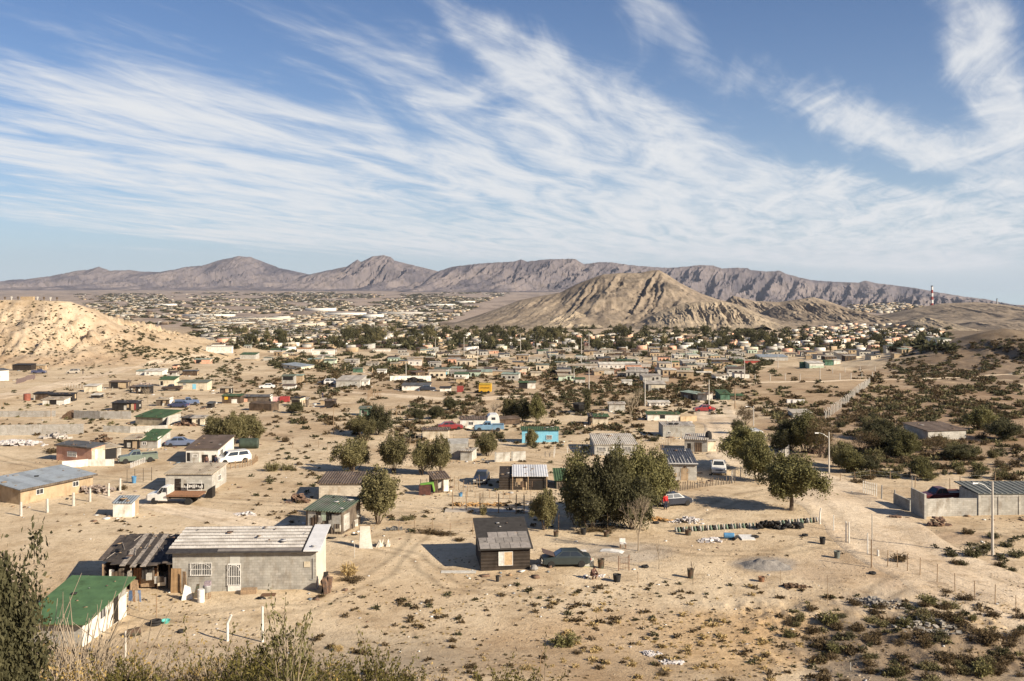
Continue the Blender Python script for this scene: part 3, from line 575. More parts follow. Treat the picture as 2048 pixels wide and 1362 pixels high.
def house(x1, y1, x2, y2, hpx, yb, wall, roof, label, lm=None, s=.06, ov=.22, ops=(), sops=(), name='house', kind='mono', D=None, cat='house', group=None, thick=.09, roofobj=True, wm=None, rm=None, desc=None, yaw=None, lip=None, hm=None):
    A = at(x1, y1); B = at(x2, y2)
    if y1 == y2: B = Vector((A.y * (x2 - CX) / F, A.y, B.z))
    k = A.y / F; w = math.hypot(B.x - A.x, B.y - A.y); a = math.atan2(B.y - A.y, B.x - A.x) if yaw is None else R(yaw)
    if yaw is not None: w = (x2 - x1) * k / max(.3, math.cos(a))
    h = hpx * k if hm is None else hm; z0 = A.z - .02
    if D is None:
        zt = z0 + h; D = ((CAMZ - zt) * F - (yb - HY) * A.y) / ((yb - HY) + F * s); D = min(max(D, 2.4), 13)
    o = thing(name, label or 'x', cat, (A.x, A.y, z0), a, group)
    hb = h + s * D
    b = MB()
    rise = min(.9, max(.35, h * .3)) if kind == 'gable' else 0
    if kind == 'gable': b.prism([(0, -1.2), (D, -1.2), (D, h), (D / 2, h + rise - .03), (0, h)], 'x', 0, w)
    elif kind == 'gabley': b.prism([(0, -1.2), (w, -1.2), (w, h), (w / 2, h + rise - .03), (0, h)], 'y', 0, D)
    else: b.prism([(0, -1.2), (D, -1.2), (D, hb - .02), (0, h - .02)], 'x', 0, w)
    b.build('wall', wm or wallmat(wall), o)
    if roofobj and roof:
        r = MB(); t = thick
        if kind == 'gable':
            e = ov * rise / (D / 2)
            r.prism([(-ov, h - e), (D / 2, h + rise), (D + ov, h - e), (D + ov, h - e + t), (D / 2, h + rise + t), (-ov, h - e + t)], 'x', -ov, w + ov)
        elif kind == 'gabley':
            r.prism([(-ov, h - .03), (w / 2, h + rise), (w + ov, h - .03), (w + ov, h + t), (w / 2, h + rise + t), (-ov, h + t)], 'y', -ov, D + ov)
        else:
            q = lambda y: h + s * y
            r.prism([(-ov, q(-ov)), (D + ov, q(D + ov)), (D + ov, q(D + ov) + t), (-ov, q(-ov) + t)], 'x', -ov, w + ov)
        ro = r.build('roof', rm or roofmat(roof), o)
        if lip:
            l_ = MB(); q0 = h - s * ov; l_.box(-ov - .01, w + ov + .01, -ov - .05, -ov - .004, q0 - .12, q0 + t + .02); l_.build('fascia', wallmat(lip) if len(lip) == 1 else mat(lip, (.1, .1, .1)), o)
    X = lambda px: (px - x1) / (x2 - x1) * w
    for op in ops:
        ty, a0, a1, zt_, zb_ = op[:5]; yb0 = y1 + (y2 - y1) * ((a0 + a1) / 2 - x1) / (x2 - x1)
        v0 = max(0, (yb0 - zb_) * k); v1 = (yb0 - zt_) * k
        if ty == 'win': window(o, X(a0), X(a1), v0, v1)
        elif ty == 'bars': window(o, X(a0), X(a1), v0, v1, grille=op[5] if len(op) > 5 else 1)
        elif ty == 'door': door(o, X(a0), X(a1), max(v0, 0), v1, wallmat(op[5]) if len(op) > 5 else WOOD)
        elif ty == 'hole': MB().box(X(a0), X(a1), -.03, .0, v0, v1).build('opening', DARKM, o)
        elif ty == 'panel': MB().box(X(a0), X(a1), -.04, -.001, v0, v1).build('panel', wallmat(op[5]), o)
    for op in sops:      # right ('R') or left ('L') side wall: kind, side, y0 frac, y1 frac, z0 m, z1 m
        ty, sd, f0, f1, v0, v1 = op[:6]; xx = w if sd == 'R' else 0
        if sd == 'R':
            if ty == 'win': window(o, f0 * D, f1 * D, v0, v1, y=xx, axis='y')
            elif ty == 'door': door(o, f0 * D, f1 * D, v0, v1, wallmat(op[6]) if len(op) > 6 else WOOD, y=xx, axis='y')
            elif ty == 'panel': MB().box(xx, xx + .03, f0 * D, f1 * D, v0, v1).build('panel', wallmat(op[6]), o)
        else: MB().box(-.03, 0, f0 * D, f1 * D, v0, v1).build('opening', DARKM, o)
    o['dim'] = (w, D, h)
    if label is None: auto(o, desc, cat, (x1 + x2) / 2, y1, group)
    if lm: MARKS.append(((x1 + x2) / 2, y1, lm))
    HOUSES.append((o, w, D, h)); return o

# ---- the long concrete block house with ribbed white roof
A1 = house(345, 1184, 630, 1186, 82, 1067, 'G', None, 'long grey concrete block house with white barred window and door under a striped metal roof', 'long block house', s=.10, D=5.3, ops=[('bars', 381, 423, 1126, 1151, 2)], yaw=2.2)
w_, D_, h_ = A1['dim']
rb = MB(); nrow = 8; q = lambda y: h_ + .10 * y
for i in range(nrow):      # overlapping metal sheets with tarred gaps
    y0 = -.35 + (D_ + .55) * i / nrow; y1 = -.35 + (D_ + .55) * (i + 1) / nrow
    xr = w_ - 1.15
    x0 = -.45 if i else -.3
    if i == 0: x0 = 3.6
    rb.prism([(y0 + .14, q(y0) + .03), (y1 - .20, q(y1) + .03), (y1 - .20, q(y1) + .085), (y0 + .14, q(y0) + .085)], 'x', x0, xr, 0 if i not in (0,) else 2)
    for j in range(int((xr - x0) / .34)):
        xx = x0 + .2 + j * .34
        if i: rb.prism([(y0 + .15, q(y0) + .085), (y1 - .21, q(y1) + .085), (y1 - .21, q(y1) + .10), (y0 + .15, q(y0) + .10)], 'x', xx, xx + .05, 0)
rb.prism([(-.42, q(-.42) - .06), (D_ + .3, q(D_ + .3) - .06), (D_ + .3, q(D_ + .3) + .028), (-.42, q(-.42) + .028)], 'x', -.42, w_ + .2, 1)
rb.prism([(-.45, q(-.45) + .03), (D_ + .32, q(D_ + .32) + .03), (D_ + .32, q(D_ + .32) + .13), (-.45, q(-.45) + .13)], 'x', w_ - .95, w_ + .38, 3)
rb.build('roof', [mat('roof_sheet_white', (.66, .62, .56), (.42, .38, .33), .8, .6), mat('roof_tar', (.06, .055, .05), (.035, .03, .03), 3, .8), mat('roof_sheet_grey', (.22, .20, .18), (.14, .12, .11), 2, .7), mat('roof_sheet_end', (.66, .65, .64), (.52, .51, .50), 1, .5)], A1)
# plastered right end wall and door with an iron gate
MB().box(w_, w_ + .02, .02, D_ - .02, 0, h_ + .15).build('plaster', mat('plaster_pale', (.62, .56, .46), (.50, .45, .37), 1.2, .9), A1)
MB().box(4.55, 5.35, -.012, 0, .0, 2.9).build('render_patch', mat('render_patch', (.46, .45, .41), (.38, .37, .34), 1.5, .9), A1)
k_ = A1.location.y / F; dx0 = (455 - 345) / 285 * w_; dx1 = (480 - 345) / 285 * w_
d_ = MB().box(dx0, dx1, -.06, 0, .05, 2.25); d_.box(dx0, dx1, -.09, -.06, .05, .55); dd = d_.build('door', WHITE, A1)
g_ = MB()
for i in range(8): xx = dx0 + (dx1 - dx0) * i / 7; g_.box(xx - .017, xx + .017, -.13, -.10, .55, 2.2)
for zz in (.55, 1.25, 2.2): g_.box(dx0 - .02, dx1 + .02, -.15, -.13, zz - .02, zz + .02)
for i in range(10):
    a0 = math.pi * i / 10; a1 = math.pi * (i + 1) / 10; cx = (dx0 + dx1) / 2; rr = (dx1 - dx0) * .45
    g_.tube((cx + rr * math.cos(a0), -.14, 1.7 + rr * math.sin(a0)), (cx + rr * math.cos(a1), -.14, 1.7 + rr * math.sin(a1)), .018, n=4)
g_.build('grille', mat('white_iron', (.76, .74, .70), None, 6, .5), dd)
p_ = MB(); p_.box(dx0 + .06, dx1 - .06, -.075, -.062, .6, 2.15); p_.build('pane', GLASS, dd)
MB().box((606 - 345) / 285 * w_, (618 - 345) / 285 * w_, -.05, 0, 1.9, 2.35).build('vent_board', wallmat('C'), A1)
e_ = MB(); xx = (624 - 345) / 285 * w_; e_.tube((xx, -.04, .9), (xx, -.04, 2.6), .03); e_.tube((xx - .25, -.04, .9), (xx, -.04, .9), .03); e_.build('drain_pipe', STEEL, A1)
# ---- collapsing dark open shed on its left
S1 = house(205, 1180, 338, 1183, 50, 1080, 'B', None, 'open lean-to shed with dark ragged streaked roof against the long block house', 'ragged lean-to shed', s=.13, D=5.2, yaw=3, name='shed', cat='shed')
S1.children[0].name = 'wall'
w, D, h = S1['dim']
me = S1.children[0].data; bpy.data.objects.remove(S1.children[0])
b = MB(); b.box(0, w, D - .1, D, -.5, 2.3); b.box(0, .1, 0, D - .12, -.5, 2.0); b.box(.1, 1.9, .0, .08, -.5, 1.0); b.box(1.4, 2.2, .9, .98, -.5, 1.9); b.build('wall', wallmat('B'), S1)
b = MB(); b.box(2.3, 4.2, .6, .66, .3, 1.55)
for i in range(9): b.box(2.3 + i * .21, 2.46 + i * .21, .5, .58, .2, 1.6)
b.build('plank_front', WOODR, S1)
b = MB(); b.box(2.9, 4.0, .35, .45, .1, .9); b.box(2.1, 2.7, .1, .7, -.2, .7); b.build('bench', WOOD, S1)
for i, (x, y) in enumerate([(.05, -.1), (2.2, .1), (4.3, .2), (w - .1, .1)]): MB().tube((x, y, -.5), (x, y, 2.15 + .13 * y), .06).build('post', WOOD, S1)
b = MB(); rg = random.Random(4)
for i in range(15):
    x0 = -.5 + i * (w + .8) / 15; e = rg.uniform(-.8, -.2) + max(0, 4 - i) * .28; zz = rg.uniform(-.04, .08); sag = .16 * math.sin(i / 14 * 3.1)
    b.prism([(e, 2.25 + .12 * e + zz - sag), (D + .5, 2.35 + .12 * D + zz), (D + .5, 2.41 + .12 * D + zz), (e, 2.31 + .12 * e + zz - sag)], 'x', x0, x0 + (w + .8) / 15 * 1.06, rg.choice([0, 0, 0, 1, 1, 2]))
for i in range(12):
    x = rg.uniform(0, w); y = rg.uniform(0, D); z = 2.44 + .12 * y; b.tube((x, y, z), (x + rg.uniform(-1.2, 1.2), y + rg.uniform(.8, 2), z + .2), .03, n=4, mi=2)
b.build('roof', [mat('shed_roof', (.075, .062, .052), (.03, .026, .024), 2.2, .8), mat('shed_roof_b', (.14, .11, .09), (.05, .042, .036), 3, .8), mat('shed_roof_c', (.38, .33, .28), (.14, .12, .10), 4, .8)], S1)
# ---- green roofed house at the left front
G1 = house(53, 1290, 168, 1290, 44, 1140, 'G', None, 'small rendered house with plain bright green roof in the left foreground', 'green-roofed front house', s=.13, D=6.6, yaw=-4)
w, D, h = G1['dim']; q = lambda y: h + .22 + .13 * y
MB().prism([(-.55, q(-.55)), (D + .45, q(D + .45)), (D + .45, q(D + .45) + .07), (-.55, q(-.55) + .07)], 'x', -.5, w + .55).build('roof', mat('green_sheet', (.085, .155, .065), (.062, .115, .050), .9, .6, stain=True), G1)
b = MB(); [b.box(x, x + .1, 0, D, 0, .01) for x in ()]; b.prism([(.1, h - .1), (D - .1, h + .13 * D - .1), (D - .1, q(D - .1) - .003), (.1, q(.1) - .003)], 'x', .15, w - .15); b.build('eave_gap_shade', DARKM, G1)  # dark block filling the eave gap, the shade there put in as colour
MB().box(w, w + .015, .0, D, -.4, h + .05).build('whitewash', mat('whitewash', (.68, .65, .58), (.52, .49, .42), 1.5, .9), G1)
window(G1, 2.4, 3.3, .95, 1.85, y=w + .015, axis='y', fm=CURT); door(G1, 4.5, 5.2, .0, 2.1, DARKM, y=w + .015, axis='y')
# ---- black tarpaper hut
B1 = house(962, 1142, 1060, 1139, 45, 1042, 'N', None, 'black tarpaper hut with patched grey shingle roof and half boarded window', 'black tarpaper hut', s=.23, D=5.2, yaw=7, ops=[])
w, D, h = B1['dim']; q = lambda y: h + .23 * y
MB().prism([(-.35, q(-.35) + .01), (D + .3, q(D + .3) + .01), (D + .3, q(D + .3) + .09), (-.35, q(-.35) + .09)], 'x', -.25, w + .25).build('roof', mat('tar_felt', (.045, .041, .038), (.028, .025, .023), 2, .9), B1)
b = MB(); rg = random.Random(2)
for r_ in range(3):
    n = 5 + r_ % 2
    for i in range(n):
        x0 = -.1 + (w + .2) * (i + .0) / n; x1 = x0 + (w + .2) / n - .04; y0 = -.33 + r_ * .98; y1 = y0 + 1.02; zz = .095 + rg.uniform(0, .02) + (2 - r_) * .003
        if r_ == 2 and i == 0: continue
        b.prism([(y0, q(y0) + zz + .02), (y1, q(y1) + zz), (y1, q(y1) + zz + .02), (y0, q(y0) + zz + .045)], 'x', max(x0, -.24), min(x1, w + .24), rg.choice([0, 0, 1]))
b.build('shingles', [mat('shingle', (.29, .26, .235), (.20, .18, .165), 3, .85), mat('shingle_b', (.23, .205, .185), (.16, .145, .13), 3, .85)], B1)
b = MB()
for i in range(9): b.box(-.015, w + .015, -.03 - .012 * (i % 2), 0, -.1 + i * .235, .12 + i * .235)
b.build('boards', wallmat('N'), B1)
k_ = B1.location.y / F
fw = MB(); x0 = 36 * k_; x1 = 63 * k_; z0 = 11 * k_; z1 = 37 * k_; fw.box(x0 - .04, x1 + .04, -.09, -.03, z0 - .04, z0); fw.box(x0 - .04, x1 + .04, -.09, -.03, z1, z1 + .04); fw.box(x0 - .04, x0, -.09, -.03, z0, z1); fw.box(x1, x1 + .04, -.09, -.03, z0, z1); fw.box(x0 + .42, x0 + .46, -.09, -.03, z0, z1)
wn = fw.build('window', WHITE, B1); MB().box(x0, x0 + .42, -.07, -.03, z0, z1).build('pane', CURT, wn); MB().box(x0 + .46, x1, -.08, -.03, z0, z1).build('boarded_half', mat('raw_ply', (.52, .38, .23), (.38, .27, .16), 4, .85), wn)
# ---- the rest of the near houses
house(41, 1010, 186, 980, 25, 927, 'T', 's', 'tan single-storey house with smooth blue-grey roof at the left edge', 'tan blue-roofed house', s=.10, D=5.6, ov=.35, hm=1.75, lip='D', name='house')
HH = HOUSES[-1][0]; w, D, h = HOUSES[-1][1:]
window(HH, w * .20, w * .30, .75, 1.4, fm=CURT); window(HH, w * .70, w * .79, .75, 1.4, fm=CURT)
house(331, 984, 424, 984, 36, 938, 'L', 'c', 'whitewashed block house behind the flatbed truck with brown door and plank-strewn roof', 'whitewashed block house', s=.03, D=6.0, ops=[('door', 350, 362, 957, 982, 'N')], sops=[('win', 'R', .4, .6, .8, 1.5)])
house(612, 1065, 683, 1069, 46, 1002, 'D', 'm', 'patchwork shack of rags and white boards with torn green roof', 'patchwork rag shack', s=.10, D=4.4, ops=[('panel', 616, 632, 1022, 1058, 'L'), ('panel', 634, 641, 1030, 1060, 'W'), ('hole', 654, 661, 1024, 1064), ('panel', 664, 681, 1028, 1054, 'L'), ('panel', 643, 652, 1022, 1040, 'P')], sops=[('panel', 'R', .1, .4, .3, 1.9, 'L'), ('panel', 'R', .5, .8, .6, 2.1, 'D')], name='shack', cat='shack')
house(638, 1000, 757, 1000, 33, 945, 'C', 'b', 'long cream block house with ribbed brown roof behind the round bushy tree', 'cream brown-roofed house', s=.05, ov=.2, wm=mat('cream_block', (.60, .54, .44), (.48, .42, .34), 1, .9, 'block', .3))
house(226, 1034, 264, 1034, 28, 997, 'W', 's', 'tiny white tin outhouse with tilted grey roof and wooden side', 'white tin outhouse', s=.16, D=1.9, ov=.1, name='outhouse', cat='outhouse', sops=[('panel', 'R', .45, 1.0, .0, 1.7, 'T')])
house(113, 920, 183, 927, 31, 882, 'S', 'd', 'salmon pink house with dark ribbed roof and barred window', 'salmon pink house', s=.09, ops=[('bars', 136, 154, 903, 913)], sops=[('door', 'R', .25, .4, 0, 1.9, 'W'), ('panel', 'R', .0, .24, .0, 1.8, 'C'), ('panel', 'R', .41, .99, .0, 1.85, 'C')], lip='D')
house(207, 922, 243, 918, 24, 893, 'D', 'c', 'open porch on posts beside the salmon pink house', None, s=.05, D=3.5, name='porch', cat='porch', ops=[('hole', 209, 232, 897, 918), ('panel', 234, 242, 897, 917, 'L')])
house(279, 897, 314, 897, 17, 863, 'G', 'g', 'grey block house with green sloping roof and white side door', 'green-roofed grey house', s=.12, D=6, ops=[('win', 285, 293, 883, 890)], sops=[('door', 'R', .05, .28, 0, 1.7, 'W'), ('panel', 'R', .29, 1.0, -.2, 1.7, 'L'), ('win', 'R', .75, .88, .9, 1.6)])
house(247, 897, 278, 897, 18, 874, 'K', 'c', 'black wooden shed joined to the green-roofed grey house', None, s=.04, D=4, name='shed', cat='shed')
house(271, 849, 325, 852, 16, 822, 'D', 'g', 'rough house with faded green roof beside the debris and ruined walls', 'faded green-roofed house', s=.12, D=5.5, wm=mat('rough_mix', (.42, .36, .26), (.20, .17, .12), 1, .9), sops=[('panel', 'R', 0, 1, -.2, 1.6, 'L')])
house(372, 926, 436, 926, 28, 890, 'W', 'b', 'white house with brown corrugated roof and cluttered yard front', 'white cluttered house', s=.08, D=8, ops=[('hole', 374, 380, 905, 922), ('panel', 381, 398, 905, 925, 'L'), ('panel', 404, 416, 909, 929, 'N'), ('win', 385, 396, 908, 914), ('hole', 424, 433, 910, 926)], sops=[('win', 'R', .12, .3, .9, 1.7)])
house(845, 879, 897, 879, 19, 855, 'C', 'b', 'windowless beige block store with thin brown roof near the red car', 'beige windowless store', s=.03, name='store_room', cat='building')
house(891, 917, 934, 917, 30, 883, 'L', None, 'roofless pale concrete house shell by the twin bushy trees', 'roofless concrete shell', s=.0, D=5, roofobj=False, name='house_shell')
house(921, 921, 944, 922, 20, 899, 'L', 'l', 'small pale block cubicle in front of the concrete house shell', None, s=.0, D=2.6, name='block_hut', cat='hut')
house(1044, 886, 1117, 886, 26, 857, 'U', 'g', 'bright sky blue house with dark green roof', 'sky blue house', s=.05, ops=[('bars', 1093, 1104, 870, 878), ('door', 1051, 1057, 866, 884, 'G')])
house(998, 980, 1095, 980, 26, 938, 'N', None, 'dark brown plank stable under a white sheet canopy', 'white-canopied plank stable', s=.04, D=6, name='stable', cat='shed', ops=[('hole', 1066, 1092, 962, 979)])
HH = HOUSES[-1][0]; w, D, h = HOUSES[-1][1:]
MB().prism([(-.3, h + .12), (D, h + .35), (D, h + .42), (-.3, h + .19)], 'x', w * .27, w + .1).build('roof', mat('canopy_white', (.66, .66, .66), (.55, .55, .56), .6, .5, 'corrx', .3), HH)
for x in (w * .28, w * .6, w * .98):
    MB().tube((x, -.25, -.3), (x, -.25, h + .14), .05).build('post', WOOD, HH)
house(868, 986, 897, 984, 28, 953, 'B', 'b', 'slatted driftwood hut beside the lime green tarpaulin', 'slatted driftwood hut', s=.08, D=3, name='shack', cat='shack', ops=[('panel', 887, 897, 956, 982, 'W'), ('hole', 876, 884, 960, 980)])
house(1189, 911, 1275, 911, 22, 876, 'L', 'l', 'pale grey block house with two barred windows and flat pale roof', 'flat-roofed grey house', s=.02, D=9, ops=[('bars', 1197, 1212, 894, 902), ('door', 1223, 1230, 892, 911, 'W'), ('bars', 1248, 1262, 893, 902)], ov=.12)
house(1326, 874, 1390, 874, 22, 847, 'G', 'l', 'plain grey block building with two tyres on its pale flat roof', 'grey block building', s=.0, D=5, ov=.05, ops=[('win', 1335, 1342, 862, 868)])
house(1369, 903, 1414, 904, 25, 872, 'G', 'l', 'shaded grey house with pale roof beside the road', 'roadside grey house', s=.02, D=5, ops=[('hole', 1375, 1382, 886, 903), ('panel', 1390, 1404, 884, 903, 'B')])
house(1415, 904, 1432, 903, 22, 880, 'C', 'l', 'pale cube room carrying a black water tank', None, s=0, D=3.6, name='block_hut', cat='hut')
house(1340, 960, 1393, 960, 32, 911, 'L', None, 'grey shed with wooden door and dark roof weighted with pale strips', 'dark-roofed grey shed', s=.07, D=8, yaw=-3, ops=[('door', 1362, 1376, 936, 960, 'T'), ('hole', 1342, 1350, 950, 960)], name='shed', cat='shed')
HH = HOUSES[-1][0]; w, D, h = HOUSES[-1][1:]; q = lambda y: h + .07 * y; b = MB()
b.prism([(-.3, q(-.3)), (D + .2, q(D + .2)), (D + .2, q(D + .2) + .08), (-.3, q(-.3) + .08)], 'x', -.25, w + .2)
for i in range(8): b.prism([(-.28, q(-.28) + .083), (D * .3 + i % 3, q(D * .3 + i % 3) + .083), (D * .3 + i % 3, q(D * .3 + i % 3) + .12), (-.28, q(-.28) + .12)], 'x', -.1 + i * w / 8, -.02 + i * w / 8, 1)
b.prism([(-.34, q(-.3) + .1), (.05, q(.05) + .1), (.05, q(.05) + .16), (-.34, q(-.3) + .16)], 'x', -.2, w + .15, 1)
b.build('roof', [mat('dark_steel_roof', (.075, .08, .095), (.04, .042, .05), 1, .6, 'corrx', .4), mat('pale_batten', (.52, .50, .46), (.36, .34, .31), 3, .8)], HH)
house(1112, 978, 1132, 978, 18, 949, 'E', 'g', 'dark green roofed shed half hidden by the big tree clump', None, s=.08, D=5, name='shed', cat='shed')
# ---- walled yard and house at the right edge
house(1957, 1031, 2150, 1031, 42, 963, 'G', None, 'grey block house with ribbed dark metal roof cut by the right edge', 'right-edge block house', s=.0, D=4.6, ops=[])
HH = HOUSES[-1][0]; w, D, h = HOUSES[-1][1:]; q = lambda y: h + .05 + .03 * y; b = MB(); x = -2.1
b.prism([(-.1, q(-.1)), (D + 1.2, q(D + 1.2)), (D + 1.2, q(D + 1.2) + .07), (-.1, q(-.1) + .07)], 'x', -.1, w + .2)
for i in range(16): b.prism([(-.1, q(-.1) + .073), (D + 1.1, q(D + 1.1) + .073), (D + 1.1, q(D + 1.1) + .13), (-.1, q(-.1) + .13)], 'x', -.05 + i * .62, .06 + i * .62, 1)
b.build('roof', [mat('steel_roof_green', (.13, .135, .115), (.085, .09, .08), 1, .6), mat('roof_rib_pale', (.30, .30, .27), (.2, .2, .18), 2, .6)], HH)
for i in (0, 2.1, 4.3): MB().box(i - .02, i + .22, -.06, 0, -.6, h - .05).build('pilaster', wallmat('L'), HH)
MB().box(.25, w, -.03, 0, h - .25, h - .02).build('beam', wallmat('L'), HH)
house(1856, 880, 1932, 878, 18, 853, 'L', 'b', 'low pale house with dark brown roof half hidden in the right scrub', 'house in the right scrub', s=.05, D=7, name='house')
